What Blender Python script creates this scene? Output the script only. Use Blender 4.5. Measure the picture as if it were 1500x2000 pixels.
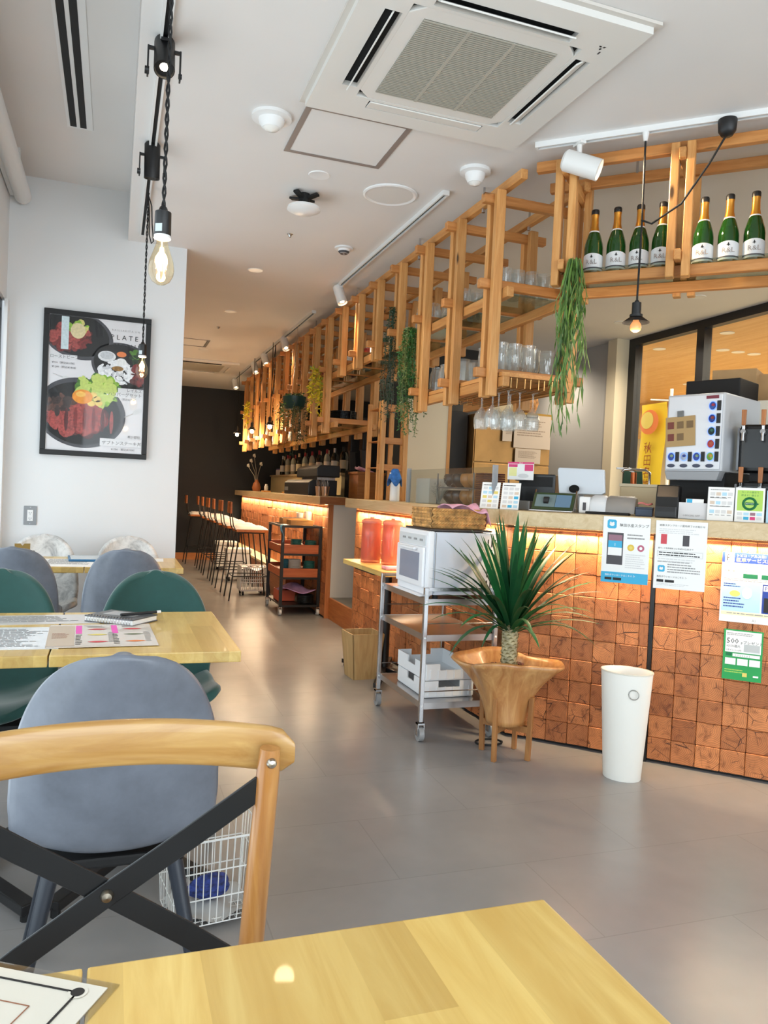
import bpy, bmesh, math, random
from mathutils import Vector, Matrix
for _o in list(bpy.data.objects): bpy.data.objects.remove(_o)
SC = bpy.context.scene
COL = SC.collection
R = math.radians
# ---------------------------------------------------------------- camera
cam = bpy.data.cameras.new('camera'); cam.sensor_fit = 'HORIZONTAL'; cam.sensor_width = 36
cam.lens = 36*1507.07/1500; cam.clip_start = .02; cam.clip_end = 200
camo = bpy.data.objects.new('camera', cam); COL.objects.link(camo)
_yaw, _pit, _rol = .337662, .0240208, .0459569
_f = Vector((math.sin(_yaw)*math.cos(_pit), math.cos(_yaw)*math.cos(_pit), -math.sin(_pit)))
_r0 = Vector((math.cos(_yaw), -math.sin(_yaw), 0)); _u0 = _r0.cross(_f)
_r = _r0*math.cos(_rol)+_u0*math.sin(_rol); _u = -_r0*math.sin(_rol)+_u0*math.cos(_rol)
camo.matrix_world = Matrix(((_r.x,_u.x,-_f.x,0),(_r.y,_u.y,-_f.y,0),(_r.z,_u.z,-_f.z,1.22),(0,0,0,1)))
SC.camera = camo
# ---------------------------------------------------------------- world, exposure
SC.view_settings.view_transform = 'Standard'; SC.view_settings.look = 'None'
SC.cycles.max_bounces = 6; SC.cycles.diffuse_bounces = 3; SC.cycles.glossy_bounces = 3; SC.cycles.transmission_bounces = 5; SC.cycles.transparent_max_bounces = 14
SC.cycles.caustics_reflective = False; SC.cycles.caustics_refractive = False; SC.cycles.adaptive_threshold = .05
SC.view_settings.gamma = 1; SC.view_settings.use_curve_mapping = False
SC.view_settings.exposure = 0.2
w = bpy.data.worlds.new('sky'); SC.world = w; w.use_nodes = True
_bg = w.node_tree.nodes['Background']; _bg.inputs[0].default_value = (.86,.93,1,1); _bg.inputs[1].default_value = 1.5
def area(name, loc, rot, sx, sy, power, col=(1,1,1), spread=180):
    l = bpy.data.lights.new(name, 'AREA'); l.shape = 'RECTANGLE'; l.size = sx; l.size_y = sy; l.energy = power; l.color = col
    l.spread = R(spread)
    o = bpy.data.objects.new(name, l); COL.objects.link(o); o.location = loc; o.rotation_euler = rot; return o
def spot(name, loc, target, power, col=(1,.8,.55), size=70, blend=.6, rad=.03):
    l = bpy.data.lights.new(name, 'SPOT'); l.energy = power; l.color = col; l.spot_size = R(size); l.spot_blend = blend; l.shadow_soft_size = rad
    o = bpy.data.objects.new(name, l); COL.objects.link(o); o.location = loc
    o.rotation_euler = (Vector(target)-Vector(loc)).to_track_quat('-Z','Y').to_euler(); return o
def point(name, loc, power, col=(1,.65,.35), rad=.02):
    l = bpy.data.lights.new(name, 'POINT'); l.energy = power; l.color = col; l.shadow_soft_size = rad
    o = bpy.data.objects.new(name, l); COL.objects.link(o); o.location = loc; return o
DAY = (.84,.94,1.0); WARM = (1,.74,.46); WARMW = (1,.87,.70)
# daylight coming in through the glazed left side and the shop front behind the viewer
area('daylight_window_left', (-.86, 1.3, 1.25), (0, R(-90), 0), 2.1, 7.4, 60, DAY)
area('daylight_shop_front', (2.0, -2.75, 1.45), (R(90), 0, 0), 5.0, 2.4, 120, DAY)
# ---------------------------------------------------------------- materials
def lin(c):
    c = c/255
    return c/12.92 if c <= .04045 else ((c+.055)/1.055)**2.4
def rgb(r, g, b): return (lin(r), lin(g), lin(b), 1)
class NT:
    def __init__(s, name):
        s.m = bpy.data.materials.new(name); s.m.use_nodes = True; s.t = s.m.node_tree
        s.b = s.t.nodes['Principled BSDF']; s.o = s.t.nodes['Material Output']
    def n(s, ty, **kw):
        x = s.t.nodes.new(ty)
        for k, v in kw.items():
            if k in x.inputs.keys(): x.inputs[k].default_value = v
            else: setattr(x, k, v)
        return x
    def l(s, a, b): s.t.links.new(a, b)
    def mix(s, fac, a, b, mode='MIX'):
        x = s.t.nodes.new('ShaderNodeMix'); x.data_type = 'RGBA'; x.blend_type = mode
        for sock, v in ((x.inputs[0], fac), (x.inputs[6], a), (x.inputs[7], b)):
            if hasattr(v, 'links') or hasattr(v, 'is_linked'): s.l(v, sock)
            else: sock.default_value = v
        return x.outputs[2]
    def ramp(s, fac, stops):
        x = s.t.nodes.new('ShaderNodeValToRGB'); e = x.color_ramp.elements
        while len(e) < len(stops): e.new(.5)
        for i, (p_, c) in enumerate(stops): e[i].position = p_; e[i].color = c
        s.l(fac, x.inputs[0]); return x.outputs[0]
    def coord(s, scale=(1,1,1), rot=(0,0,0), kind='Object'):
        tc = s.t.nodes.new('ShaderNodeTexCoord'); mp = s.t.nodes.new('ShaderNodeMapping')
        mp.inputs['Scale'].default_value = scale; mp.inputs['Rotation'].default_value = rot
        s.l(tc.outputs[kind], mp.inputs[0]); return mp.outputs[0]
    def noise(s, vec, scale, detail=3, rough=.55, dist=0):
        x = s.t.nodes.new('ShaderNodeTexNoise'); x.inputs['Scale'].default_value = scale; x.inputs['Detail'].default_value = detail
        x.inputs['Roughness'].default_value = rough; x.inputs['Distortion'].default_value = dist
        if vec is not None: s.l(vec, x.inputs['Vector'])
        return x.outputs[0]
    def bump(s, h, strength=.2, dist=.01):
        x = s.t.nodes.new('ShaderNodeBump'); x.inputs['Strength'].default_value = strength; x.inputs['Distance'].default_value = dist
        s.l(h, x.inputs['Height']); s.l(x.outputs[0], s.b.inputs['Normal'])
    def set(s, **kw):
        for k, v in kw.items(): s.b.inputs[k.replace('_', ' ')].default_value = v
        return s
MATS = {}
def flat(name, c, rough=.5, metal=0, coat=0, emit=None, es=1, alpha=1, trans=0, ior=1.45, sheen=0, var=0, vs=6):
    if name in MATS: return MATS[name]
    k = NT(name); k.set(Roughness=rough, Metallic=metal); k.b.inputs['Base Color'].default_value = rgb(*c)
    k.b.inputs['Coat Weight'].default_value = coat
    if trans: k.b.inputs['Transmission Weight'].default_value = trans; k.b.inputs['IOR'].default_value = ior
    if emit: k.b.inputs['Emission Color'].default_value = rgb(*emit); k.b.inputs['Emission Strength'].default_value = es
    if sheen: k.b.inputs['Sheen Weight'].default_value = sheen; k.b.inputs['Sheen Roughness'].default_value = .4
    if alpha < 1: k.b.inputs['Alpha'].default_value = alpha
    if var:
        nz = k.noise(k.coord(), vs, 4); lo = rgb(*[max(0, x*(1-var)) for x in c]); hi = rgb(*[min(255, x*(1+var*.6)) for x in c])
        k.l(k.ramp(nz, [(.3, lo), (.7, hi)]), k.b.inputs['Base Color'])
    MATS[name] = k.m; return k.m
def wood(name, c1, c2, scale=1, rough=.45, axis='X', knots=0, coat=0, strips=None, bump=.08, rnd=.12):
    """long-grain wood; grain runs along the given local axis, each object a little different"""
    if name in MATS: return MATS[name]
    k = NT(name)
    sc = {'X': (1.2, 14, 14), 'Y': (14, 1.2, 14), 'Z': (14, 14, 1.2)}[axis]
    tc = k.n('ShaderNodeTexCoord'); oi = k.n('ShaderNodeObjectInfo')
    off = k.n('ShaderNodeVectorMath', operation='SCALE'); off.inputs[3].default_value = 7.0
    cmb = k.n('ShaderNodeCombineXYZ')
    for i in range(3): k.l(oi.outputs['Random'], cmb.inputs[i])
    k.l(cmb.outputs[0], off.inputs[0])
    add = k.n('ShaderNodeVectorMath', operation='ADD'); k.l(tc.outputs['Object'], add.inputs[0]); k.l(off.outputs[0], add.inputs[1])
    mp = k.n('ShaderNodeMapping'); mp.inputs['Scale'].default_value = [v*scale for v in sc]; k.l(add.outputs[0], mp.inputs[0])
    g = k.noise(mp.outputs[0], 3.2, 5, .6, 1.2)
    col = k.ramp(g, [(.28, rgb(*c2)), (.5, rgb(*[(a+b)/2 for a, b in zip(c1, c2)])), (.72, rgb(*c1))])
    if knots:
        mk = k.n('ShaderNodeMapping'); mk.inputs['Scale'].default_value = {'X': (.5,1.6,1.6), 'Y': (1.6,.5,1.6), 'Z': (1.6,1.6,.5)}[axis]; k.l(add.outputs[0], mk.inputs[0])
        vo = k.n('ShaderNodeTexVoronoi', feature='F1'); vo.inputs['Scale'].default_value = 5.5; k.l(mk.outputs[0], vo.inputs['Vector'])
        kn = k.ramp(vo.outputs['Distance'], [(.05, (1,1,1,1)), (.11, (0,0,0,1))])
        col = k.mix(kn, col, rgb(*[v*.42 for v in c2]))
    if strips:   # glued lamellas of the given width across the grain: (axis index, width, length)
        ax, wd, ln = strips
        sep = k.n('ShaderNodeSeparateXYZ'); k.l(tc.outputs['Object'], sep.inputs[0])
        d1 = k.n('ShaderNodeMath', operation='DIVIDE'); d1.inputs[1].default_value = wd; k.l(sep.outputs[ax], d1.inputs[0])
        f1 = k.n('ShaderNodeMath', operation='FLOOR'); k.l(d1.outputs[0], f1.inputs[0])
        w1 = k.n('ShaderNodeTexWhiteNoise', noise_dimensions='1D'); k.l(f1.outputs[0], w1.inputs['W'])
        d2 = k.n('ShaderNodeMath', operation='DIVIDE'); d2.inputs[1].default_value = ln; k.l(sep.outputs[1-ax], d2.inputs[0])
        a2 = k.n('ShaderNodeMath', operation='ADD'); k.l(d2.outputs[0], a2.inputs[0]); k.l(w1.outputs['Value'], a2.inputs[1])
        f2 = k.n('ShaderNodeMath', operation='FLOOR'); k.l(a2.outputs[0], f2.inputs[0])
        c3 = k.n('ShaderNodeCombineXYZ'); k.l(f1.outputs[0], c3.inputs[0]); k.l(f2.outputs[0], c3.inputs[1])
        w2 = k.n('ShaderNodeTexWhiteNoise', noise_dimensions='2D'); k.l(c3.outputs[0], w2.inputs['Vector'])
        tone = k.ramp(w2.outputs['Value'], [(0, (.80,.74,.66,1)), (1, (1.1,1.1,1.08,1))])
        col = k.mix(.85, col, tone, 'MULTIPLY')
    if rnd:
        rr = k.ramp(oi.outputs['Random'], [(0, (1-rnd,)*3+(1,)), (1, (1+rnd*.5,)*3+(1,))]); col = k.mix(1.0, col, rr, 'MULTIPLY')
    k.l(col, k.b.inputs['Base Color']); k.set(Roughness=rough); k.b.inputs['Coat Weight'].default_value = coat
    if bump: k.bump(g, bump, .004)
    MATS[name] = k.m; return k.m
def endgrain(name, base=(196,120,68)):
    """sawn end of a square timber: growth rings round an off-centre heart, drying cracks, every block different"""
    k = NT(name); tc = k.n('ShaderNodeTexCoord'); oi = k.n('ShaderNodeObjectInfo')
    wn = k.n('ShaderNodeTexWhiteNoise', noise_dimensions='1D'); k.l(oi.outputs['Random'], wn.inputs['W'])
    sub = k.n('ShaderNodeVectorMath', operation='SUBTRACT'); k.l(wn.outputs['Color'], sub.inputs[0]); sub.inputs[1].default_value = (.5,.5,.5)
    sc = k.n('ShaderNodeVectorMath', operation='MULTIPLY'); k.l(sub.outputs[0], sc.inputs[0]); sc.inputs[1].default_value = (.085, 40, .085)
    add = k.n('ShaderNodeVectorMath', operation='ADD'); k.l(tc.outputs['Object'], add.inputs[0]); k.l(sc.outputs[0], add.inputs[1])
    flatv = k.n('ShaderNodeVectorMath', operation='MULTIPLY'); k.l(add.outputs[0], flatv.inputs[0]); flatv.inputs[1].default_value = (1, 0, 1)
    wv = k.n('ShaderNodeTexWave', wave_type='RINGS', rings_direction='Y'); k.l(flatv.outputs[0], wv.inputs['Vector'])
    wv.inputs['Scale'].default_value = 42; wv.inputs['Distortion'].default_value = 2.2; wv.inputs['Detail'].default_value = 2; wv.inputs['Detail Scale'].default_value = .5
    nz = k.noise(add.outputs[0], 22, 4, .6, .6)
    rings = k.ramp(wv.outputs['Color'], [(.05, rgb(*[v*.88 for v in base])), (.5, rgb(*base)), (1, rgb(*[min(255, v*1.05) for v in base]))])
    blot = k.ramp(nz, [(.30, (.36,.28,.24,1)), (.45, (.86,.83,.8,1)), (.7, (1.08,1.06,1.03,1))])
    col = k.mix(.85, rings, blot, 'MULTIPLY')
    tone = k.ramp(oi.outputs['Random'], [(0, (.66,.58,.52,1)), (.5, (.96,.93,.9,1)), (1, (1.2,1.2,1.18,1))])
    col = k.mix(1.0, col, tone, 'MULTIPLY')
    mp = k.n('ShaderNodeMapping'); mp.inputs['Scale'].default_value = (5, 5, 5); k.l(add.outputs[0], mp.inputs[0])
    vo = k.n('ShaderNodeTexVoronoi', feature='DISTANCE_TO_EDGE'); vo.inputs['Scale'].default_value = 2.6; k.l(mp.outputs[0], vo.inputs['Vector'])
    cr = k.ramp(vo.outputs['Distance'], [(.006, (1,1,1,1)), (.022, (0,0,0,1))])
    msk = k.ramp(k.noise(add.outputs[0], 14, 1), [(.5, (0,0,0,1)), (.6, (1,1,1,1))])
    crm = k.mix(1.0, cr, msk, 'MULTIPLY')
    col = k.mix(crm, col, rgb(70,34,18))
    k.l(col, k.b.inputs['Base Color']); k.set(Roughness=.55); k.bump(wv.outputs['Color'], .15, .002)
    MATS[name] = k.m; return k.m
def glass(name, tint=(255,255,255), rough=.02, opac=.10, haze=0, hcol=(240,242,242)):
    """thin clear glass: mostly see-through with a mirror-like sheen"""
    if name in MATS: return MATS[name]
    k = NT(name); tr = k.n('ShaderNodeBsdfTransparent'); tr.inputs[0].default_value = rgb(*tint)
    gl = k.n('ShaderNodeBsdfGlossy'); gl.inputs['Roughness'].default_value = rough
    lw = k.n('ShaderNodeLayerWeight'); pw = k.n('ShaderNodeMath', operation='POWER'); pw.inputs[1].default_value = 4; k.l(lw.outputs['Facing'], pw.inputs[0])
    mx = k.n('ShaderNodeMath', operation='MULTIPLY_ADD'); mx.inputs[1].default_value = .6; mx.inputs[2].default_value = opac; k.l(pw.outputs[0], mx.inputs[0])
    ms = k.n('ShaderNodeMixShader'); k.l(mx.outputs[0], ms.inputs[0]); k.l(tr.outputs[0], ms.inputs[1]); k.l(gl.outputs[0], ms.inputs[2])
    out = ms.outputs[0]
    if haze:
        df = k.n('ShaderNodeBsdfDiffuse'); df.inputs[0].default_value = rgb(*hcol); tl = k.n('ShaderNodeBsdfTranslucent'); tl.inputs[0].default_value = rgb(*hcol); ad = k.n('ShaderNodeMixShader'); ad.inputs[0].default_value = .5; k.l(df.outputs[0], ad.inputs[1]); k.l(tl.outputs[0], ad.inputs[2])
        m2 = k.n('ShaderNodeMixShader'); m2.inputs[0].default_value = haze; k.l(out, m2.inputs[1]); k.l(ad.outputs[0], m2.inputs[2]); out = m2.outputs[0]
    k.l(out, k.o.inputs[0]); MATS[name] = k.m; return k.m
def emis(name, c, s): return flat(name, c, emit=c, es=s)
# ---------------------------------------------------------------- mesh helpers
class B:
    def __init__(s): s.v = []; s.f = []; s.mi = []; s.cur = 0
    def mat(s, i): s.cur = i; return s
    def add(s, vs, fs):
        o = len(s.v); s.v += [tuple(a) for a in vs]; s.f += [tuple(i+o for i in f) for f in fs]; s.mi += [s.cur]*len(fs); return s
    def box(s, x0, x1, y0, y1, z0, z1):
        return s.add([(x0,y0,z0),(x1,y0,z0),(x1,y1,z0),(x0,y1,z0),(x0,y0,z1),(x1,y0,z1),(x1,y1,z1),(x0,y1,z1)],
                     [(3,2,1,0),(4,5,6,7),(0,1,5,4),(1,2,6,5),(2,3,7,6),(3,0,4,7)])
    def cbox(s, cx, cy, cz, sx, sy, sz): return s.box(cx-sx/2, cx+sx/2, cy-sy/2, cy+sy/2, cz-sz/2, cz+sz/2)
    def prism(s, poly, z0, z1, f=None):
        """polygon (counter-clockwise) pulled from z0 to z1; f maps (x,y,z) to the final place"""
        n = len(poly); f = f or (lambda x, y, z: (x, y, z))
        return s.add([f(x, y, z0) for x, y in poly]+[f(x, y, z1) for x, y in poly],
                     [tuple(range(n-1, -1, -1)), tuple(range(n, 2*n))]+[(i, (i+1) % n, n+(i+1) % n, n+i) for i in range(n)])
    def cyl(s, p0, p1, r, r2=None, seg=12, caps=True):
        return s.tube([p0, p1], [r, r if r2 is None else r2], seg, caps)
    def tube(s, pts, r, seg=8, caps=True, closed=False, sq=False):
        pts = [Vector(p) for p in pts]; n = len(pts)
        rs = r if isinstance(r, (list, tuple)) else [r]*n
        vs = []; up = None
        for i, p in enumerate(pts):
            if closed: t = pts[(i+1) % n]-pts[i-1]
            else: t = pts[min(i+1, n-1)]-pts[max(i-1, 0)]
            t.normalize()
            if up is None:
                up = Vector((0,0,1)) if abs(t.z) < .9 else Vector((1,0,0))
            a = t.cross(up)
            if a.length < 1e-5: a = t.cross(Vector((0,1,0)))
            a.normalize(); b = a.cross(t); b.normalize(); up = b
            for k in range(seg):
                an = 2*math.pi*(k+(.5 if sq else 0))/seg; vs.append(p+(a*math.cos(an)+b*math.sin(an))*rs[i])
        fs = []
        for i in range(n if closed else n-1):
            j = (i+1) % n
            for k in range(seg): fs.append((i*seg+k, j*seg+k, j*seg+(k+1) % seg, i*seg+(k+1) % seg))
        if caps and not closed: fs += [tuple(range(seg)), tuple((n-1)*seg+k for k in range(seg-1, -1, -1))]
        return s.add(vs, fs)
    def bar(s, p0, p1, w, d, up=(0,0,1)):
        """rectangular bar between two points; w along the side, d along up"""
        p0 = Vector(p0); p1 = Vector(p1); t = (p1-p0).normalized(); a = t.cross(Vector(up)).normalized(); b = a.cross(t)
        vs = []
        for p in (p0, p1):
            for sx, sy in ((-1,-1),(1,-1),(1,1),(-1,1)): vs.append(p+a*(sx*w/2)+b*(sy*d/2))
        return s.add(vs, [(0,1,2,3),(7,6,5,4),(0,4,5,1),(1,5,6,2),(2,6,7,3),(3,7,4,0)])
    def lathe(s, prof, seg=20, c=(0,0,0), sx=1, sy=1, closed=False):
        """profile of (r, z) turned about z"""
        vs = []; n = len(prof)
        for r, z in prof:
            for k in range(seg):
                a = 2*math.pi*k/seg; vs.append((c[0]+r*math.cos(a)*sx, c[1]+r*math.sin(a)*sy, c[2]+z))
        fs = []
        for i in range(n if closed else n-1):
            j = (i+1) % n
            for k in range(seg): fs.append((i*seg+k, i*seg+(k+1) % seg, j*seg+(k+1) % seg, j*seg+k))
        if not closed:
            if prof[0][0] > 1e-4: fs.append(tuple(range(seg-1, -1, -1)))
            if prof[-1][0] > 1e-4: fs.append(tuple((n-1)*seg+k for k in range(seg)))
        return s.add(vs, fs)
    def grid(s, fn, nu, nv):
        vs = [fn(i/nu, j/nv) for j in range(nv+1) for i in range(nu+1)]
        return s.add(vs, [(j*(nu+1)+i, j*(nu+1)+i+1, (j+1)*(nu+1)+i+1, (j+1)*(nu+1)+i) for j in range(nv) for i in range(nu)])
    def quad(s, a, b, c, d): return s.add([a, b, c, d], [(0,1,2,3)])
    def xf(s, M, start=0):
        for i in range(start, len(s.v)): s.v[i] = tuple(M @ Vector(s.v[i]))
        return s
    def mesh(s, name, mats, smooth=None, bevel=0, bseg=2, weld=False, solid=0):
        me = bpy.data.meshes.new(name); me.from_pydata(s.v, [], s.f)
        for m in (mats if isinstance(mats, (list, tuple)) else [mats]): me.materials.append(m)
        me.polygons.foreach_set('material_index', s.mi)
        if bevel or weld:
            bm = bmesh.new(); bm.from_mesh(me)
            if weld: bmesh.ops.remove_doubles(bm, verts=bm.verts, dist=1e-5)
            if bevel:
                bmesh.ops.recalc_face_normals(bm, faces=bm.faces)
                ed = [e for e in bm.edges if len(e.link_faces) == 2 and e.calc_face_angle(0) > R(40)]
                bmesh.ops.bevel(bm, geom=ed, offset=bevel, segments=bseg, profile=.6, affect='EDGES', clamp_overlap=True)
            bm.to_mesh(me); bm.free()
        else:
            bm = bmesh.new(); bm.from_mesh(me); bmesh.ops.recalc_face_normals(bm, faces=bm.faces); bm.to_mesh(me); bm.free()
        if smooth:
            me.polygons.foreach_set('use_smooth', [True]*len(me.polygons)); me.set_sharp_from_angle(angle=R(smooth))
        me.update(); return me
    def obj(s, name, mats, parent=None, loc=None, rot=None, **kw):
        o = bpy.data.objects.new(name, s.mesh(name, mats, **kw)); COL.objects.link(o)
        if parent: o.parent = parent
        if loc: o.location = loc
        if rot: o.rotation_euler = rot
        return o
def tag(o, label=None, cat=None, group=None, kind=None):
    if label: o['label'] = label
    if cat: o['category'] = cat
    if group: o['group'] = group
    if kind: o['kind'] = kind
    return o
def thing(name, label, cat, loc=(0,0,0), rz=0, group=None, rot=None):
    o = bpy.data.objects.new(name, None); o.empty_display_size = .05; COL.objects.link(o)
    o.location = loc; o.rotation_euler = rot or (0,0,rz); return tag(o, label, cat, group)
def inst(name, me, parent=None, loc=(0,0,0), rot=(0,0,0), scale=None):
    o = bpy.data.objects.new(name, me); COL.objects.link(o)
    if parent: o.parent = parent
    o.location = loc; o.rotation_euler = rot
    if scale: o.scale = scale
    return o
def copy_thing(root, loc, rz=None, label=None, group=None, rot=None):
    def cp(o, par):
        c = o.copy(); COL.objects.link(c); c.parent = par
        for ch in o.children: cp(ch, c)
        return c
    r = cp(root, None); r.location = loc
    if rz is not None: r.rotation_euler = (0,0,rz)
    if rot is not None: r.rotation_euler = rot
    if label: r['label'] = label
    if group: r['group'] = group
    return r
ORD = ['first','second','third','fourth','fifth','sixth','seventh','eighth','ninth','tenth','eleventh','twelfth','thirteenth','fourteenth','fifteenth','sixteenth','seventeenth','eighteenth']
def struct(o): o['kind'] = 'structure'; return o
def lettering(parent, items, mat, name='lettering', lift=.0006, space=1.0):
    """flat printed text as a mesh in the parent's local x-y plane; items = (text, x, y, size[, align])"""
    vs = []; fs = []
    for it in items:
        cu = bpy.data.curves.new('t', 'FONT'); cu.body = it[0]; cu.size = it[3]; cu.resolution_u = 1; cu.space_character = space
        cu.align_x = it[4] if len(it) > 4 else 'LEFT'
        to = bpy.data.objects.new('t', cu); COL.objects.link(to)
        bpy.context.view_layer.update()
        me = bpy.data.meshes.new_from_object(to.evaluated_get(bpy.context.evaluated_depsgraph_get()))
        o0 = len(vs)
        vs += [(v.co.x+it[1], v.co.y+it[2], lift) for v in me.vertices]; fs += [tuple(i+o0 for i in p_.vertices) for p_ in me.polygons]
        bpy.data.meshes.remove(me); bpy.data.objects.remove(to); bpy.data.curves.remove(cu)
    me = bpy.data.meshes.new(name); me.from_pydata(vs, [], fs); me.materials.append(mat)
    o = bpy.data.objects.new(name, me); COL.objects.link(o); o.parent = parent; return o
def patch(parent, x0, x1, y0, y1, mat, name='printed_panel', lift=.0004):
    return B().quad((x0,y0,lift),(x1,y0,lift),(x1,y1,lift),(x0,y1,lift)).obj(name, mat, parent)
def disc(parent, x, y, rx, ry, mat, name='printed_disc', lift=.0005, seg=28):
    return B().add([(x+rx*math.cos(2*math.pi*i/seg), y+ry*math.sin(2*math.pi*i/seg), lift) for i in range(seg)], [tuple(range(seg))]).obj(name, mat, parent)
# ================================================================ the room
YF = 12.9          # far black wall
YP = 5.42          # wall with the framed poster
HC = 2.808         # main ceiling
def floor_mat():
    k = NT('floor_vinyl'); v = k.coord()
    n1 = k.noise(v, 1.3, 4, .6); n2 = k.noise(v, 14, 5, .65)
    c = k.ramp(n1, [(.3, rgb(136,134,133)), (.7, rgb(152,149,147))])
    c = k.mix(.10, c, k.ramp(n2, [(.2, rgb(128,126,125)), (.8, rgb(156,153,151))]))
    br = k.n('ShaderNodeTexBrick'); br.offset = .5; br.inputs['Scale'].default_value = 1.0
    br.inputs['Brick Width'].default_value = .9; br.inputs['Row Height'].default_value = .45; br.inputs['Mortar Size'].default_value = .0022; br.inputs['Mortar Smooth'].default_value = .3
    br.inputs['Color1'].default_value = (1,1,1,1); br.inputs['Color2'].default_value = (.96,.96,.96,1); br.inputs['Mortar'].default_value = (.86,.855,.85,1)
    k.l(v, br.inputs['Vector']); c = k.mix(1.0, c, br.outputs['Color'], 'MULTIPLY')
    k.l(c, k.b.inputs['Base Color']); k.set(Roughness=.27); 
    return k.m
def plaster(name, c, rough=.85):
    k = NT(name); v = k.coord(); n = k.noise(v, 60, 4, .6); n1 = k.noise(v, .9, 3)
    k.l(k.ramp(n1, [(.3, rgb(*[x*.97 for x in c])), (.7, rgb(*c))]), k.b.inputs['Base Color']); k.set(Roughness=rough); k.bump(n, .06, .002); return k.m
WHITE_WALL = plaster('white_plaster', (232,233,233)); CEIL = plaster('ceiling_paint', (232,229,226)); GREY_WALL = plaster('grey_plaster', (186,184,180))
BLACK_WALL = plaster('black_wall_paint', (30,31,34), .6); CREAM = plaster('cream_paint', (226,212,182))
BLACK = flat('black_metal', (22,22,24), .4); BLACKM = flat('black_matt', (16,16,17), .7); WHITE = flat('white_plastic', (236,236,235), .4); STEEL = flat('stainless_steel', (196,196,198), .22, 1)
DARK = flat('dark_void', (12,12,13), .9); CLEAR = glass('window_glass', (250,252,252), .01, .03)
struct(B().box(-.9, 9.5, -2.9, 13.2, -.1, 0).obj('floor', floor_mat()))
cb = B(); cb.box(.03, 5.2, -2.7, 13.1, HC, 3.3).box(-.85, .03, YP+.16, 13.1, HC, 3.3).box(-.85, .03, -2.7, YP, 3.12, 3.3)
struct(cb.obj('ceiling', CEIL))
struct(B().box(-.68, .03, YP, YP+.16, 0, 3.12).box(.03, .41, YP, YP+.16, 0, HC).obj('wall_poster', WHITE_WALL))
struct(B().box(-.85, 5.2, YF, YF+.15, 0, HC).obj('wall_far', BLACK_WALL))
struct(B().box(-.85, -.68, YP+.16, YF, 0, HC).obj('wall_passage', WHITE_WALL))
bw = wood('baseboard_wood', (206,140,84), (176,108,58))
struct(B().box(-.68, 1.9, YF-.02, YF, 0, .11).obj('baseboard_far', bw))
# glazed left wall: head wall, sill, mullions and panes
struct(B().box(-.85, -.68, -2.7, YP, 2.32, 3.12).box(-.85, -.68, -2.7, YP, 0, .06).obj('wall_left', WHITE_WALL))
nw = 0
for i, (y0, y1) in enumerate(((3.75, YP-.02), (2.0, 3.75), (.2, 2.0), (-1.5, .2))):
    wnd = thing('window_%d' % (i+1), None, None); struct(wnd)
    fb = B(); x0, x1 = -.80, -.70
    fb.box(x0, x1, y0, y0+.05, .06, 2.32).box(x0, x1, y1-.05, y1, .06, 2.32).box(x0, x1, y0+.05, y1-.05, .06, .12).box(x0, x1, y0+.05, y1-.05, 2.26, 2.32)
    fb.obj('window_frame', BLACK, wnd); B().box(-.76, -.75, y0+.05, y1-.05, .12, 2.26).obj('window_pane', CLEAR, wnd)
struct(B().box(-.68, -.66, YP-.09, YP, 0, 2.32).obj('trim_1', WHITE))
# shop front behind the viewer and the walls on the right, out of view but closing the room
struct(B().box(-.85, 5.2, -2.7, -2.6, 2.7, 3.2).box(-.85, -.5, -2.7, -2.6, 0, 2.7).box(4.6, 5.2, -2.7, -2.6, 0, 2.7).obj('wall_shop_front', WHITE_WALL))
struct(B().box(5.05, 5.2, -2.6, 1.2, 0, HC).obj('wall_right', WHITE_WALL))
# kitchen: grey wall, cream column, black framed window on to the arcade
struct(B().box(4.55, 4.75, 6.44, YF, 0, HC).obj('wall_kitchen', GREY_WALL))
struct(B().box(4.50, 4.75, 6.30, 6.44, 0, HC).obj('trim_2', CREAM))
struct(B().box(4.62, 4.75, 1.2, 6.30, 0, .95).obj('wall_kitchen_low', GREY_WALL))
wk = struct(thing('window_5', None, None))
B().box(4.64,4.72, 1.2,6.31, 2.74,HC).box(4.64,4.72, 6.20,6.31, .95,2.74).box(4.64,4.72, 5.29,5.38, .95,2.74).box(4.64,4.72, 3.9,3.99,.95,2.74).box(4.64,4.72, 1.2,6.2,.95,1.0).obj('window_frame', BLACK, wk)
for y0, y1 in ((5.38,6.20),(3.99,5.29),(1.2,3.9)): B().box(4.675,4.685, y0,y1,1.0,2.74).obj('window_pane', CLEAR, wk)
# arcade beyond the window
wc = wood('arcade_ceiling_wood', (228,186,124), (204,152,88), .35, .5, 'Y')
struct(B().box(4.75, 9.4, -1, 13, 2.78, 2.9).obj('ceiling_arcade', wc))
struct(B().box(9.3, 9.4, -1, 13, 0, 2.78).box(4.75, 9.3, 10.6, 10.7, 0, 2.78).obj('wall_arcade', plaster('arcade_wall', (236,222,190))))
struct(B().box(7.6,7.7, 6.5,10.6, 2.25,2.78).obj('trim_3', wc))
for i, (x, y) in enumerate(((5.06,6.39),(5.07,5.50),(5.59,6.11),(5.78,6.11),(5.98,6.11),(6.81,8.01),(5.6,4.6),(6.6,5.2))):
    d = thing('downlight', 'round downlight in the wooden arcade ceiling, '+('above the yellow banner','highest in the right window pane','left of the row of three','middle of the row of three','right of the row of three','low and far behind the banner','near side, above the cartons','far side, above the cartons')[i], 'downlight', (x, y, 2.78), 0, 'downlights in the arcade ceiling')
    B().lathe([(.05,-.004),(.062,-.004),(.062,.0)], 20).obj('rim', WHITE, d, smooth=40)
    B().lathe([(0,-.003),(.05,-.003)], 20).obj('lens', emis('lamp_glow_arcade', (255,240,210), 40), d)
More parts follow.
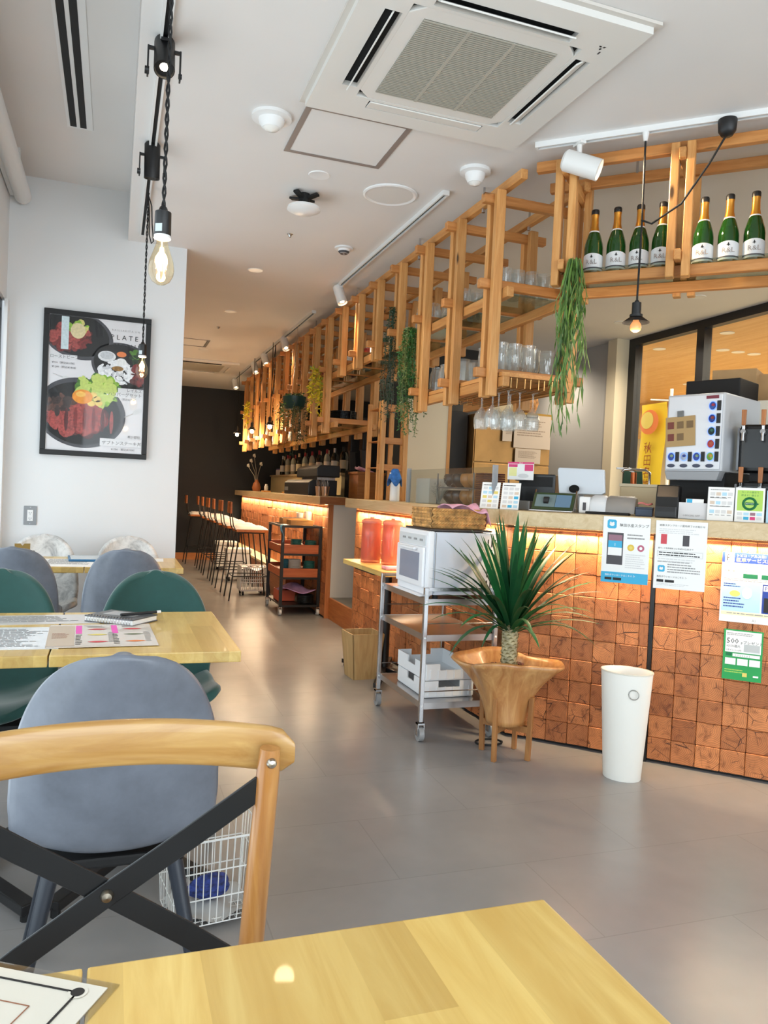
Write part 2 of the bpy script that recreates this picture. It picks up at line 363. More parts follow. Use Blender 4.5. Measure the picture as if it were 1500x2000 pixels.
struct(B().box(4.75, 9.3, -1, 10.6, 0, .012).obj('floor_arcade_bounce', flat('arcade_bounce_pale', (226,210,176), .35)))  # pale floor added to bounce light up to the arcade ceiling
area('arcade_light', (6.3, 6.0, 2.7), (0,0,0), 2.6, 6.5, 250, (1,.89,.70))
# raised platform behind the bar, riser and grey tread at the staff passage
rs = wood('riser_wood', (200,128,72), (172,98,48), .8, .5, 'Y')
struct(B().box(1.975, 2.0, 6.22, 7.13, 0, .2).obj('trim_4', rs))
struct(B().box(2.0, 4.6, 6.22, YF, 0, .2).obj('floor_raised', flat('raised_floor_grey', (120,118,112), .6, var=.1)))

# ================================================================ counters
TILE = endgrain('timber_end_grain', (200,128,78)); PALE = wood('pale_worktop_wood', (230,208,168), (206,178,132), .6, .4, 'X', coat=.2, bump=.03)
PALEY = wood('pale_worktop_wood_long', (230,208,168), (206,178,132), .6, .4, 'Y', coat=.2, bump=.03)
TP = .106
tmesh = []
for k in range(4):
    d = (.014, .017, .02, .016)[k]
    tmesh.append(B().box(-.0522, .0522, -d, 0, -.0522, .0522).mesh('timber_block', TILE, bevel=.0025, bseg=1))
rt = random.Random(5)
def tile_face(parent, length, rows=10, z0=.016, skip=None, lim=None):
    n = int(length/TP); rest = length-n*TP
    for c in range(n+(1 if rest > .02 else 0)):
        wd = TP if c < n else rest
        for r in range(rows):
            if skip and skip(c*TP, z0+r*TP): continue
            o = inst('timber_block', rt.choice(tmesh), parent, (c*TP+wd/2, rt.uniform(-.002, .001), z0+(r+.5)*TP))
            o.scale = (wd/TP, 1, 1); o.rotation_euler = (0, 0, 0)
def led(name, p0, p1, z, power, parent, nrm):
    """LED tape under a worktop edge with its light"""
    p0 = Vector((*p0, z)); p1 = Vector((*p1, z)); L = (p1-p0).length; mid = (p0+p1)/2
    l = area(name, mid-Vector((0,0,.012)), (0,0,math.atan2((p1-p0).y, (p1-p0).x)), L, .03, power, (1,.78,.5))
    return l
BACKB = flat('counter_carcass', (70,46,30), .7)
STRIP = emis('led_tape_glow', (255,214,150), 9)
K45 = (1.955, 3.52, 0); RZ = R(-45)
def c45(s, d=0, z=0):
    q = 2**-.5; return (1.955+(s+d)*q, 3.52+(-s+d)*q, z)
u1 = thing('counter_unit', 'register counter front of square end-grain timber blocks behind the potted dracaena', 'counter', K45, RZ)
B().prism([(.0,.001),(.68,.001),(.68,.36),(.36,.36)], .03, 1.088).obj('carcass', BACKB, u1); B().box(0, .68, .01, .3, 0, .03).obj('plinth', BLACKM, u1)
tile_face(u1, .68)
B().box(0.0,.68,-.02,-.006,1.0865,1.0895).obj('light_strip', STRIP, u1)
u2 = thing('counter_unit', 'register counter front of end-grain timber blocks with the parking and green notices', 'counter', c45(.70), RZ)
B().box(0, 1.0, .001, .36, .03, 1.088).obj('carcass', BACKB, u2); B().box(0, 1.0, .01, .3, 0, .03).obj('plinth', BLACKM, u2)
tile_face(u2, 1.0)
B().box(0.0,1.0,-.02,-.006,1.0865,1.0895).obj('light_strip', STRIP, u2)
tag(B().box(.681, .699, -.022, .05, 0, 1.088).obj('joint_strip', flat('black_joint', (20,22,26), .3), None, K45, (0,0,RZ)), 'black vertical joint strip between the two timber block counter fronts', 'trim strip')
u3 = thing('counter_unit', 'long side counter of end-grain timber blocks behind the steel trolley', 'counter', (1.955, 6.22, 0), R(-90))
B().box(0, 2.70, .001, .30, .03, 1.088).obj('carcass', BACKB, u3); B().box(0, 2.70, .01, .3, 0, .03).obj('plinth', BLACKM, u3)
tile_face(u3, 2.70)
B().box(0.0,2.6,-.02,-.006,1.0865,1.0895).obj('light_strip', STRIP, u3)
B().box(-.016,.02,-.014,.3,.0,1.088).obj('end_post', wood('counter_end_post', (200,128,78), (178,104,54), 1, .5, 'Z'), u3)
led('counter_led_a', c45(.02,-.045)[:2], c45(.68,-.045)[:2], 1.07, 7, None, None)
led('counter_led_b', c45(.72,-.045)[:2], c45(1.7,-.045)[:2], 1.07, 9, None, None)
led('counter_led_c', (1.9, 3.62), (1.9, 6.15), 1.07, 26, None, None)
# worktops
s1 = B().box(1.835, 2.36, 3.60, 6.22, 1.09, 1.165).obj('worktop', PALEY, bevel=.003, bseg=1); tag(s1, 'pale wood worktop over the side counter, carrying the clear acrylic screen', 'worktop')
q = 2**-.5
pts = [(1.90,3.405), c45(1.75,-.12)[:2], c45(1.75,.45)[:2], (2.36,3.75), (2.36,3.598), (1.90,3.598)]
s2 = B().prism([tuple(a) for a in pts], 1.09, 1.165).obj('worktop', PALE, bevel=.003, bseg=1); tag(s2, 'pale wood worktop over the register counter, carrying printer and card stands', 'worktop')
# bar
ub = thing('bar_counter', 'long bar counter with timber block front behind the row of stools', 'counter', (1.955, 12.5, 0), R(-90))
B().box(0, 5.37, .001, .26, .2, 1.088).obj('carcass', BACKB, ub)
nb = 0
for c in range(50):
    for r in range(10):
        xx = 5.37-(c+.5)*TP
        if c < 28:
            inst('timber_block', rt.choice(tmesh), ub, (xx, rt.uniform(-.002,.001), .016+(r+.5)*TP))
far = B()
for c in range(28, 50):
    for r in range(10):
        xx = 5.37-(c+.5)*TP; zz = .016+(r+.5)*TP; d = rt.uniform(.012,.02); far.box(xx-.052, xx+.052, -d, 0, zz-.052, zz+.052)
fo = far.obj('far_timber_blocks', TILE, ub); fo['kind'] = 'stuff'
B().box(0.0,5.3,-.02,-.006,1.0865,1.0895).obj('light_strip', STRIP, ub)
B().box(5.37,5.39,.03,.27,.2,1.09).obj('end_panel', flat('white_end_panel', (222,218,210), .6), ub)
B().box(5.37,5.392,-.018,.03,0,1.09).obj('end_post', MATS['counter_end_post'], ub)
B().box(0,4.45,-.20,-.02,.0,.30).obj('foot_ledge', wood('foot_ledge_wood', (184,112,62), (150,84,42), .8, .5, 'X'), ub)
B().box(0,4.46,-.215,-.02,.30,.325).obj('foot_ledge_top', flat('foot_ledge_cream', (232,208,160), .5, var=.05), ub)
led('bar_led', (1.9, 7.2), (1.9, 12.4), 1.07, 40, None, None)
s3 = B().box(1.835, 2.115, 7.08, 12.5, 1.09, 1.165).obj('worktop', PALEY, bevel=.003, bseg=1); tag(s3, 'pale wood bar top running far back along the stools', 'worktop')
tag(B().box(1.84,2.112,7.062,7.078,1.092,1.163).obj('worktop_end_cap', wood('dark_end_cap', (166,104,54),(136,80,38),1,.5,'X')), 'brown end cap on the near end of the bar top', 'end cap')

# ================================================================ hanging timber rack
PINE = wood('pine_lath', (224,168,104), (198,134,70), .9, .45, 'Z', knots=1, rnd=.16)
PINEY = wood('pine_lath_y', (222,166,102), (196,130,68), .9, .45, 'Y', knots=1, rnd=.16)
PINEX = wood('pine_lath_x', (212,150,88), (182,116,58), .9, .45, 'X', knots=1, rnd=.16)
rk = thing('hanging_rack', 'long hanging pine lath rack over the bar holding glasses and plants', 'rack', (0,0,0))
PM = {}
def lath(z0, z1):
    key = (round(z0,3), round(z1,3))
    if key not in PM: PM[key] = B().box(-.024, .024, -.017, .017, z0, z1).mesh('post', PINE, bevel=.003, bseg=1)
    return PM[key]
CR = B().box(0, .60, -.0185, .0185, -.022, .022).mesh('cross_rail', PINEX, bevel=.003, bseg=1)
XF, XB, SP = 1.69, 2.12, .435
for i in range(18):
    y = 3.345+i*SP
    zb = 2.14 if 3 <= i <= 6 else 1.71
    for dy in (0, .073):
        inst('post', lath(zb, 2.69), rk, (XF, y+dy, 0)); inst('post', lath(zb, 2.69), rk, (XB, y+dy, 0))
    for z in ((2.655, 2.25) if zb > 2 else (2.655, 2.25, 1.825)):
        inst('cross_rail', CR, rk, (XF-.075, y+.0365, z))
for x in (XF+.045, XB-.045):
    B().box(x-.018, x+.018, 3.2, 10.95, 2.70, 2.745).obj('ceiling_rail', PINEY, rk, bevel=.003, bseg=1)
    B().box(x-.018, x+.018, 3.28, 10.95, 2.178, 2.226).obj('shelf_rail', PINEY, rk, bevel=.003, bseg=1)
    for y0, y1 in ((3.28, 4.45), (6.25, 10.95)):
        B().box(x-.018, x+.018, y0, y1, 1.755, 1.803).obj('shelf_rail', PINEY, rk, bevel=.003, bseg=1)
SHG = glass('shelf_glass', (222,232,226), .02, .06)
for i in range(0, 17):
    y = 3.345+i*SP+.095
    B().box(XF+.03, XB-.03, y, y+SP-.115, 2.228, 2.236).obj('glass_shelf', SHG, rk)
    if i < 2 or i >= 7:
        if i == 0: B().box(XF+.03, XB-.03, 3.30, 4.33, 1.805, 1.825).obj('wood_shelf', PINEY, rk)
        elif i >= 7: B().box(XF+.03, XB-.03, y, y+SP-.115, 1.805, 1.813).obj('glass_shelf', SHG, rk)
for k, (x, y) in enumerate(((XF+.045,3.62),(XF+.045,4.5),(XB-.045,3.75),(XB-.045,4.6),(XF+.045,5.8),(XF+.045,7.1))):
    B().cyl((x, y, 2.745), (x, y, HC), .006, seg=8).cyl((x,y,2.68),(x,y,2.705),.009,seg=8).obj('hanger_bolt', STEEL, rk)
# champagne rack at 45 degrees
ck = thing('hanging_rack', 'short angled pine lath rack near the register holding a row of champagne bottles', 'rack', (1.84, 3.06, 0), RZ)
for s in (.0, .485, .94, 1.38):
    for ds in (0, .062):
        for d in (0, .335):
            inst('post', lath(2.185, 2.745), ck, (s+ds, d, 0), (0,0,R(90)))
    for z in (2.69, 2.27): B().box(s+.0175, s+.0445, -.05, .39, z-.022, z+.022).obj('cross_rail', PINEY, ck, bevel=.003, bseg=1)
for d in (.045, .30):
    B().box(-.12, 1.9, d-.018, d+.018, 2.722, 2.768).obj('ceiling_rail', PINEX, ck, bevel=.003, bseg=1)
    B().box(-.02, 1.9, d-.018, d+.018, 2.20, 2.246).obj('shelf_rail', PINEX, ck, bevel=.003, bseg=1)
B().box(0.0, 1.9, .0, .34, 2.247, 2.255).obj('glass_shelf', SHG, ck)
for s in (.3,.9): B().cyl((s,.2,2.73),(s,.2,HC),.006,seg=8).obj('hanger_bolt', STEEL, ck)
# ================================================================ tables
OAK = wood('oak_table_top', (214,174,104), (186,138,66), .55, .38, 'X', coat=.25, strips=(0, .075, .62), bump=.03)
for n_ in OAK.node_tree.nodes:
    pass
TZ = .745
def table(label, x0, x1, y0, y1, group='oak dining tables', z=TZ):
    cx, cy = (x0+x1)/2, (y0+y1)/2
    t = thing('dining_table', label, 'table', (cx, cy, 0), 0, group)
    hx, hy = (x1-x0)/2, (y1-y0)/2
    B().box(-hx, hx, -hy, hy, z-.032, z).obj('table_top', OAKY, t, bevel=.003)
    B().cyl((0,0,.05), (0,0,z-.04), .03, seg=16).obj('column', BLACK, t, smooth=40)
    B().box(-.17,.17,-.2,.2,z-.045,z-.0325).obj('top_plate', BLACK, t)
    for sx, sy in ((1,1),(1,-1),(-1,1),(-1,-1)):
        b = B().bar((sx*.01, sy*.02, .055), (sx*min(.23,hx-.02), sy*min(.36,hy-.05), .035), .045, .03)
        f = b.obj('foot', BLACK, t, bevel=.004); B().cyl((sx*min(.22,hx-.03), sy*min(.35,hy-.06), 0), (sx*min(.22,hx-.03), sy*min(.35,hy-.06), .03), .014, seg=10).obj('glide', BLACKM, f)
    return t
OAKY = wood('oak_table_top_y', (234,204,126), (212,172,92), .55, .36, 'Y', coat=.25, strips=(0, .074, .5), bump=.03)
table('oak table nearest the viewer with a clean bare corner', -.008, .502, .07, .79)
table('oak table nearest the viewer carrying the cream framed menu card', -.522, -.012, .07, .79)
table('oak table with the open picture menu and spiral notebook, second row', -.148, .365, 2.23, 2.95)
table('oak table by the glazing in the second row, under the white menu page', -.664, -.152, 2.23, 2.95)
table('oak table in front of the framed poster, beside the aisle', -.135, .388, 4.48, 5.08)
table('oak table in front of the framed poster, in the window corner', -.662, -.139, 4.48, 5.08)
table('narrow oak table against the timber block counter holding two water jugs', 1.55, 1.93, 4.40, 5.24)
# ================================================================ shell chairs
def leather(name, c, mottle=.12, rough=.30, sheen=0):
    k = NT(name); v = k.coord(); n = k.noise(v, 5, 5, .65); f = k.noise(v, 180, 3)
    k.l(k.ramp(n, [(.3, rgb(*[x*(1-mottle) for x in c])), (.7, rgb(*[min(255, x*(1+mottle*.5)) for x in c]))]), k.b.inputs['Base Color'])
    k.set(Roughness=rough); k.bump(f, .05, .001)
    if sheen: k.b.inputs['Sheen Weight'].default_value = sheen
    return k.m
LGREY = leather('grey_leather', (116,122,133), .16); VGREEN = leather('green_velvet', (24,74,68), .14, .75, .4)
def marble_hide():
    k = NT('marbled_white_hide'); v = k.coord(); n = k.noise(v, 9, 6, .7, .6)
    k.l(k.ramp(n, [(.32, rgb(150,150,150)), (.48, rgb(206,205,203)), (.6, rgb(228,227,225))]), k.b.inputs['Base Color']); k.set(Roughness=.6); return k.m
MHIDE = marble_hide(); LEGM = flat('chair_leg_metal', (38,44,54), .38)
def shell_pt(u, v):
    # v runs from the seat's front lip over the seat and up the back; u across (-1..1)
    prof = [(.245,.415),(.20,.44),(.10,.425),(-.02,.408),(-.12,.405),(-.185,.435),(-.215,.51),(-.235,.62),(-.25,.70),(-.262,.77),(-.272,.83),(-.279,.872)]
    t = v*(len(prof)-1); i = min(int(t), len(prof)-2); f = t-i
    def cr(a, b, c, d, f): return .5*((2*b)+(-a+c)*f+(2*a-5*b+4*c-d)*f*f+(-a+3*b-3*c+d)*f**3)
    p_ = [prof[max(0, min(len(prof)-1, i+k))] for k in (-1,0,1,2)]
    y = cr(*[a[0] for a in p_], f); z = cr(*[a[1] for a in p_], f)
    back = max(0, min(1, (v-.36)/.2)); 
    if v < .4: hw = .215+.012*math.sin(min(v/.4,1)*math.pi) if v > .08 else .16+.055*math.sqrt(max(0,v/.08))
    else:
        q_ = max(0, (z-.50)/.374); hw = .225*max(.0, 1-min(q_,.999)**2.6)**(1/2.6)
        if z < .5: hw = .22
    au = abs(u)
    y += back*.075*au**2.4*(hw/.22); z += (1-back)*.055*au**2.6
    if .3 < v < .55: z += .02*au**2
    return (u*hw, y, z)
def shell_chair(mat, name, label, group):
    t = thing('shell_chair', label, 'chair', (0,0,0), 0, group)
    b = B().grid(lambda a, c: shell_pt(2*a-1, c), 16, 26)
    o = b.obj('shell', mat, t, weld=True)
    for p_ in o.data.polygons: p_.use_smooth = True
    m = o.modifiers.new('thick', 'SOLIDIFY'); m.thickness = .032; m.offset = -1; m.use_rim = True
    m = o.modifiers.new('round', 'SUBSURF'); m.levels = 1; m.render_levels = 1
    e = [shell_pt(s*(1), .12+.87*k/24) for s, k in [(-1, k) for k in range(25)]]+[shell_pt(1, .12+.87*k/24) for k in range(24, -1, -1)]
    B().box(-.15,.15,-.13,.15,.37,.395).obj('seat_base', BLACKM, t, bevel=.006)
    for sx in (-1, 1):
        for sy in (-1, 1):
            B().cyl((sx*.125, sy*.12+.01, .39), (sx*.205, sy*.2+.01, 0), .019, .012, 12).obj('leg', LEGM, t, smooth=40)
    return t
G = 'shell chairs at the tables'
ch = shell_chair(LGREY, 'g', 'grey leather shell chair seen from behind, just past the crossback chair', G); ch.location = (.03, 1.90, 0)
copy_thing(ch, (.075, 4.47, 0), 0, 'grey leather shell chair at the poster table, right one partly behind a green chair', G)
copy_thing(ch, (-.465, 4.47, 0), 0, 'grey leather shell chair at the poster table, cut by the left picture edge', G)
cg = shell_chair(VGREEN, 'v', 'green velvet shell chair beside the aisle behind the spiral notebook', G); cg.location = (.17, 2.94, 0); cg.rotation_euler = (0,0,math.pi)
copy_thing(cg, (-.385, 2.94, 0), math.pi, 'green velvet shell chair at the left picture edge, behind the white menu page', G)
cw = shell_chair(MHIDE, 'm', 'marbled white shell chair against the wall, near its free end', G); cw.location = (.10, 4.96, 0); cw.rotation_euler = (0,0,math.pi)
copy_thing(cw, (-.40, 4.96, 0), math.pi, 'marbled white shell chair against the wall, under the power outlet', G)
# ================================================================ crossback chair
xc = thing('crossback_chair', 'wooden crossback chair with black metal X brace, nearest the viewer', 'chair', (.01, .83, 0), 0)
CBW = wood('crossback_wood', (204,164,100), (172,124,64), .8, .3, 'X', coat=.4, bump=.02); CBZ = wood('crossback_post_wood', (200,146,82), (164,106,50), .8, .3, 'Z', coat=.4, bump=.02)
def rail_pt(a):   # plan curve of the rail, a in -1..1
    return (a*.237, .225+.022*(1-a*a)*1.6-.02)
def rl(u, v):
    a = 2*u-1; x, y = rail_pt(a); hh = .031*(1-max(0, (abs(a)-.90)/.1)**2*.55); zc = .862+.012*(1-a*a)-.004*a*a
    an = 2*math.pi*v
    cx = math.copysign(abs(math.cos(an))**.55, math.cos(an)); sz = math.copysign(abs(math.sin(an))**.55, math.sin(an))
    return (x, y+cx*.0095, zc+sz*hh)
rb = B().grid(rl, 30, 16)
n0 = 31
rb.add([rb.v[j*31] for j in range(16)], [tuple(range(16))]); rb.add([rb.v[j*31+30] for j in range(16)], [tuple(range(15,-1,-1))])
rb.obj('top_rail', CBW, xc, smooth=50, weld=True)
for s in (-1, 1):
    B().tube([(s*.20,.185,.872),(s*.199,.186,.84),(s*.194,.20,.70),(s*.188,.21,.55),(s*.183,.205,.44),(s*.185,.215,.25),(s*.19,.25,.0)], [.0135,.0155,.0165,.0175,.019,.0175,.015], 14).obj('back_post', CBZ, xc, smooth=50)
    B().lathe([(0,.004),(.005,.003),(.0068,0),(.0068,-.004)], 14).xf(Matrix.Translation((s*.2, .169, .856)) @ Matrix.Rotation(R(90), 4, 'X')).obj('bolt', flat('brushed_bolt', (170,165,155), .3, 1), xc, smooth=40)
    pts = [(s*.192,.188,.822),(s*.10,.196,.757),(0,.2,.692),(-s*.10,.196,.627),(-s*.186,.19,.565)]
    for i in range(4): pass
    bb = B()
    vs = []
    for i, p_ in enumerate(pts):
        d_ = Vector(pts[min(i+1,4)])-Vector(pts[max(i-1,0)]); d_.normalize(); nrm = Vector((0,-1,0)); side = d_.cross(nrm).normalized()
        off = s*.0025
        for a_, b_ in ((-1,-1),(1,-1),(1,1),(-1,1)): vs.append(Vector(p_)+side*(a_*.0155)+nrm*(b_*.0022+off))
    fs = [(0,1,2,3),(19,18,17,16)]
    for i in range(4):
        for k in range(4): fs.append((i*4+k, (i+1)*4+k, (i+1)*4+(k+1)%4, i*4+(k+1)%4))
    bb.add(vs, fs); bb.obj('cross_brace', flat('blackened_steel', (34,35,36), .35, .4), xc, bevel=.001, bseg=1)
B().lathe([(0,.006),(.006,.0045),(.0085,0),(.0085,-.004)], 16).xf(Matrix.Translation((0,.193,.692)) @ Matrix.Rotation(R(90), 4, 'X')).obj('centre_rivet', flat('dull_rivet', (150,142,128), .35, 1), xc, smooth=40)
st = B()
def seat_o(u, v):
    an = 2*math.pi*u; r = v; x = math.copysign(abs(math.cos(an))**.7, math.cos(an))*.21*r; y = math.copysign(abs(math.sin(an))**.7, math.sin(an))*.205*r
    return (x, y, .462-.012*(1-r*r)*1.0)
st.lathe([(0,.452),(.10,.454),(.18,.462),(.205,.462),(.213,.45),(.205,.438),(0,.436)], 32).obj('seat', CBW, xc, smooth=40)
for s in (-1, 1): B().tube([(s*.165,-.15,.44),(s*.175,-.17,.2),(s*.185,-.185,0)], [.019,.0175,.014], 12).obj('front_leg', CBZ, xc, smooth=50)
B().cyl((-.18,-.165,.2),(.18,-.165,.2),.009).obj('stretcher', CBZ, xc, smooth=50)
for s in (-1,1): B().cyl((s*.178,-.165,.17),(s*.187,.225,.17),.009).obj('stretcher', CBZ, xc, smooth=50)
# ================================================================ bar stools
SEATW = wood('stool_seat_wood', (204,126,66), (176,98,44), .8, .4, 'Y'); FUR = flat('white_fleece', (244,240,234), .95, sheen=.6)
sroot = None
STG = 'bar stools along the bar'
def stool():
    t = thing('bar_stool', 'nearest bar stool, beside the black serving trolley', 'stool', (0,0,0), 0, STG)
    # faces +x towards the bar; seat plank, fleece, slat back and thin rod frame
    B().box(-.16, .19, -.17, .17, .735, .765).obj('seat', SEATW, t, bevel=.006)
    def fl(u, v):
        x = -.165+.345*u; y = -.175+.35*v; e = min(u, 1-u, v, 1-v)
        return (x, y, .766+.034*min(1, (e/.14))**.5+.006*math.sin(23*u+4)*math.sin(19*v))
    fb = B().grid(fl, 14, 14); fb.obj('fleece_cover', FUR, t, smooth=70)
    for y in (-.062, .062): B().box(-.226,-.206, y-.055, y+.055, .93, 1.055).obj('back_slat', SEATW, t, bevel=.004)
    for y in (-.10, .10):
        B().tube([(-.15,y*1.2,.735),(-.185,y,.80),(-.218,y*.8,1.04)], .0065, 8).obj('back_rod', BLACK, t, smooth=60)
    for sx in (-1, 1):
        for sy in (-1, 1): B().tube([(sx*.13+.01, sy*.13, .735), (sx*.225+.01, sy*.185, 0)], .0078, 8).obj('leg', BLACK, t, smooth=60)
    z = .26; a = [( .19+.01,.162,z),(-.19+.01,.162,z),(-.19+.01,-.162,z),(.19+.01,-.162,z)]
    B().tube(a, .006, 8, closed=True).obj('foot_ring', BLACK, t, smooth=60)
    a = [(.135+.01,.135,.728),(-.135+.01,.135,.728),(-.135+.01,-.135,.728),(.135+.01,-.135,.728)]
    B().tube(a, .007, 8, closed=True).obj('seat_ring', BLACK, t, smooth=60)
    return t
s0 = stool(); SY = [8.45, 9.13, 9.80, 10.45, 11.08, 11.70, 12.30]
s0.location = (1.41, SY[0], 0)
ordw = ['second', 'third', 'fourth', 'fifth', 'sixth']
for i, y in enumerate(SY[1:]):
    lb = 'bar stool, %s from the black serving trolley' % ordw[i] if i < 5 else 'farthest bar stool, against the black wall'
    copy_thing(s0, (1.40-.02*(i == 5)-.10*(i == 5), y, 0), R(random.Random(i).uniform(-3,3)), lb, STG)
# ================================================================ things on the tables
def sheet(name, label, cat, loc, rz, w, h, mat, th=.0012, group=None):
    t = thing(name, label, cat, loc, rz, group); B().box(0, w, 0, h, -th, 0).obj('page', mat, t); return t
PAPER = flat('white_paper', (240,240,238), .5); LAMIN = flat('laminated_cream', (232,226,212), .12, coat=.5); INK = flat('ink_black', (30,30,32), .6); INKG = flat('ink_grey', (150,150,150), .6)
PINK = flat('hot_pink_print', (240,90,190), .5); REDP = flat('red_print', (205,60,70), .5); YELP = flat('yellow_print', (226,208,110), .5); GRNP = flat('olive_print', (110,120,96), .5); TAN = flat('tan_print', (214,196,178), .5); BRN = flat('brown_print', (150,96,70), .5); TEAL = flat('teal_edge', (24,104,104), .4); ORP = flat('orange_print', (230,128,66), .5)
def text_rows(x, y, w, h, rows, r=random.Random(3), th=.45):
    b = B(); dy = h/rows
    for i in range(rows): b.add([(x, y-i*dy-dy*th, .0006),(x+w*r.uniform(.55,1), y-i*dy-dy*th, .0006)][:0], [])
    return b
def rows(parent, x, y, w, h, n, mat, seed=0, name='small_print', fill=.42):
    """unreadably small print drawn as broken thin bars"""
    r = random.Random(seed); b = B(); dy = h/n
    for i in range(n):
        xx = x; end = x+w*r.uniform(.7, 1)
        while xx < end:
            l = r.uniform(.03,.12)*w; x1 = min(xx+l, end); y0 = y-(i+1)*dy+dy*(1-fill)/2
            b.add([(xx,y0,.0006),(x1,y0,.0006),(x1,y0+dy*fill,.0006),(xx,y0+dy*fill,.0006)], [(0,1,2,3)]); xx = x1+.012*w
    o = b.obj(name, mat, parent); o['kind'] = 'stuff'; return o
mn = sheet('menu_sheet', 'laminated picture menu with pink headings lying on the oak table', 'menu', (-.165, 2.315, TZ+.0035), R(2), .305, .36, flat('menu_beige', (222,210,198), .25, coat=.5))
patch(mn, .0, .075, .02, .34, flat('menu_sand', (204,186,166), .4)); rows(mn, .012, .22, .05, .09, 5, BRN, 1)
for k, x in enumerate((.10, .205)):
    patch(mn, x-.022, x-.004, .20, .34, PINK); rows(mn, x-.022, .19, .018, .16, 7, INK, 2+k)
    for j, (m, y) in enumerate(((REDP,.27),(YELP if k == 0 else GRNP,.18),(REDP if k == 0 else ORP,.07))):
        B().add([(x+.01+.06*a, y+.012*math.sin(a*math.pi)*s_, .0006) for a, s_ in [(i/8, 1) for i in range(9)]+[(i/8, -1) for i in range(7,0,-1)]], [tuple(range(16))]).obj('printed_dish', m, mn)
    rows(mn, x+.012, .33, .055, .03, 2, INKG, 7+k); rows(mn, x+.07, .22, .02, .16, 8, INKG, 9+k)
wm = sheet('menu_sheet', 'white menu page with fine print lying at the left picture edge', 'menu', (-.50, 2.32, TZ+.0015), R(-1), .37, .34, flat('menu_white', (240,243,246), .25, coat=.4))
rows(wm, .03, .31, .30, .28, 16, INKG, 21); patch(wm, .01,.02,.0,.33, TEAL)
m2 = sheet('menu_sheet', 'pale menu sheet tucked behind the picture menu on the second row table', 'menu', (-.40, 2.70, TZ+.0015), R(3), .40, .18, flat('menu_pale', (214,208,204), .3, coat=.4)); rows(m2, .03,.16,.3,.12,5, INKG, 31)
nb_ = thing('notebook', 'silver spiral notebook with dark cover lying askew on the second row table', 'notebook', (-.075, 2.755, TZ+.001), R(-37))
B().box(0, .185, .0, .135, .004, .018).obj('paper_block', PAPER, nb_, (0,0,0)); 
B().box(-.002,.188,-.002,.138,0,.004).box(-.002,.188,-.002,.138,.018,.022).obj('cover', flat('notebook_cover', (86,88,92), .3), nb_, bevel=.001, bseg=1)
for i in range(16): B().tube([(.008+.0112*i, .006+.010*math.cos(a), .011+.013*math.sin(a)) for a in [k*math.pi/5 for k in range(10)]], .0013, 5, closed=True).obj('wire_ring', STEEL, nb_, smooth=60)
B().box(.03,.15,.05,.12,.0221,.0225).obj('label_plate', flat('notebook_label', (176,176,178), .3), nb_)
nb_.rotation_euler = (0,0,R(-37)); pn = thing('pen', 'dark pen with white cap on the spiral notebook', 'pen', (.10, 2.74, TZ+.029), R(25))
B().cyl((-.07,0,0),(.06,0,0),.005).obj('barrel', INK, pn, smooth=50); B().cyl((.06,0,0),(.075,0,0),.0052).obj('cap', WHITE, pn, smooth=50)
# menu card on the near table
mc = thing('menu_card', 'cream laminated menu card with black frame line at the lower left picture corner', 'menu', (.022, .752, TZ+.0012), R(-121+0))
B().box(0, .30, -.42, 0, -.0012, 0).obj('laminate', glass('laminate_film', (250,250,250), .05, .12), mc)
B().box(.008, .292, -.412, -.008, -.0008, .0003).obj('card', LAMIN, mc)
fr = B()
for (a, b_) in (((.022,-.03),(.278,-.03)),((.022,-.39),(.278,-.39)),((.022,-.03),(.022,-.39)),((.278,-.03),(.278,-.39))): fr.bar((*a,.0008),(*b_,.0008),.0022,.0004)
fr.obj('frame_line', INK, mc)
f2 = B()
for (a, b_) in (((.05,-.06),(.25,-.06)),((.05,-.2),(.25,-.2)),((.05,-.06),(.05,-.2)),((.25,-.06),(.25,-.2))): f2.bar((*a,.0008),(*b_,.0008),.0009,.0004)
f2.obj('inner_frame', BRN, mc); disc(mc, .022, -.03, .009, .009, LAMIN, 'corner_boss', .001); disc(mc, .022, -.03, .0062, .0062, INK, 'corner_star', .0012)
rows(mc, .07,-.08,.16,.10,6, INK, 41); patch(mc, .09,.17,-.30,-.24, INK)
# far table: papers, tablet, card stand
pp = sheet('paper_placemat', 'white paper sheets spread on the table before the poster', 'paper', (-.37, 4.50, TZ+.0012), R(0), .33, .42, PAPER); rows(pp,.03,.4,.25,.3,8,INKG,51)
tb = thing('tablet', 'blue edged order tablet lying on the far oak table', 'tablet', (-.23, 4.76, TZ+.002), R(4)); B().box(0,.19,0,.27,0,.012).obj('case', flat('tablet_blue', (32,104,150), .4), tb, bevel=.003); B().box(.012,.178,.015,.255,.012,.0128).obj('screen', flat('tablet_screen_pale', (206,218,226), .1), tb)
m3 = sheet('menu_sheet', 'thin white menu sheet beside the blue tablet on the far table', 'menu', (.02,4.86,TZ+.0012), R(-3), .28, .19, PAPER); rows(m3,.03,.17,.2,.12,5,INKG,53)
cs = thing('card_stand', 'small olive card stand with two printed squares in the window corner', 'card stand', (-.50, 4.66, TZ), R(12))
B().prism([(0,0),(.075,0),(.08,.105),(.05,.105),(.04,.093),(.03,.105),(0,.105)], 0, .003, lambda x,y,z: (x, z+.03*y/.1, y)).obj('front_card', flat('olive_gold_card', (138,112,50), .5), cs)
B().prism([(.005,0),(.075,0),(.07,.09),(.01,.09)], 0, .003, lambda x,y,z: (x, .055-.02*y/.1-z, y)).obj('back_card', TAN, cs)
o_ = B().box(.008,.034,-.002,-.0005,.015,.045).box(.042,.066,-.002,-.0005,.012,.05).obj('printed_squares', PAPER, cs); o_.rotation_euler=(R(-16),0,0)
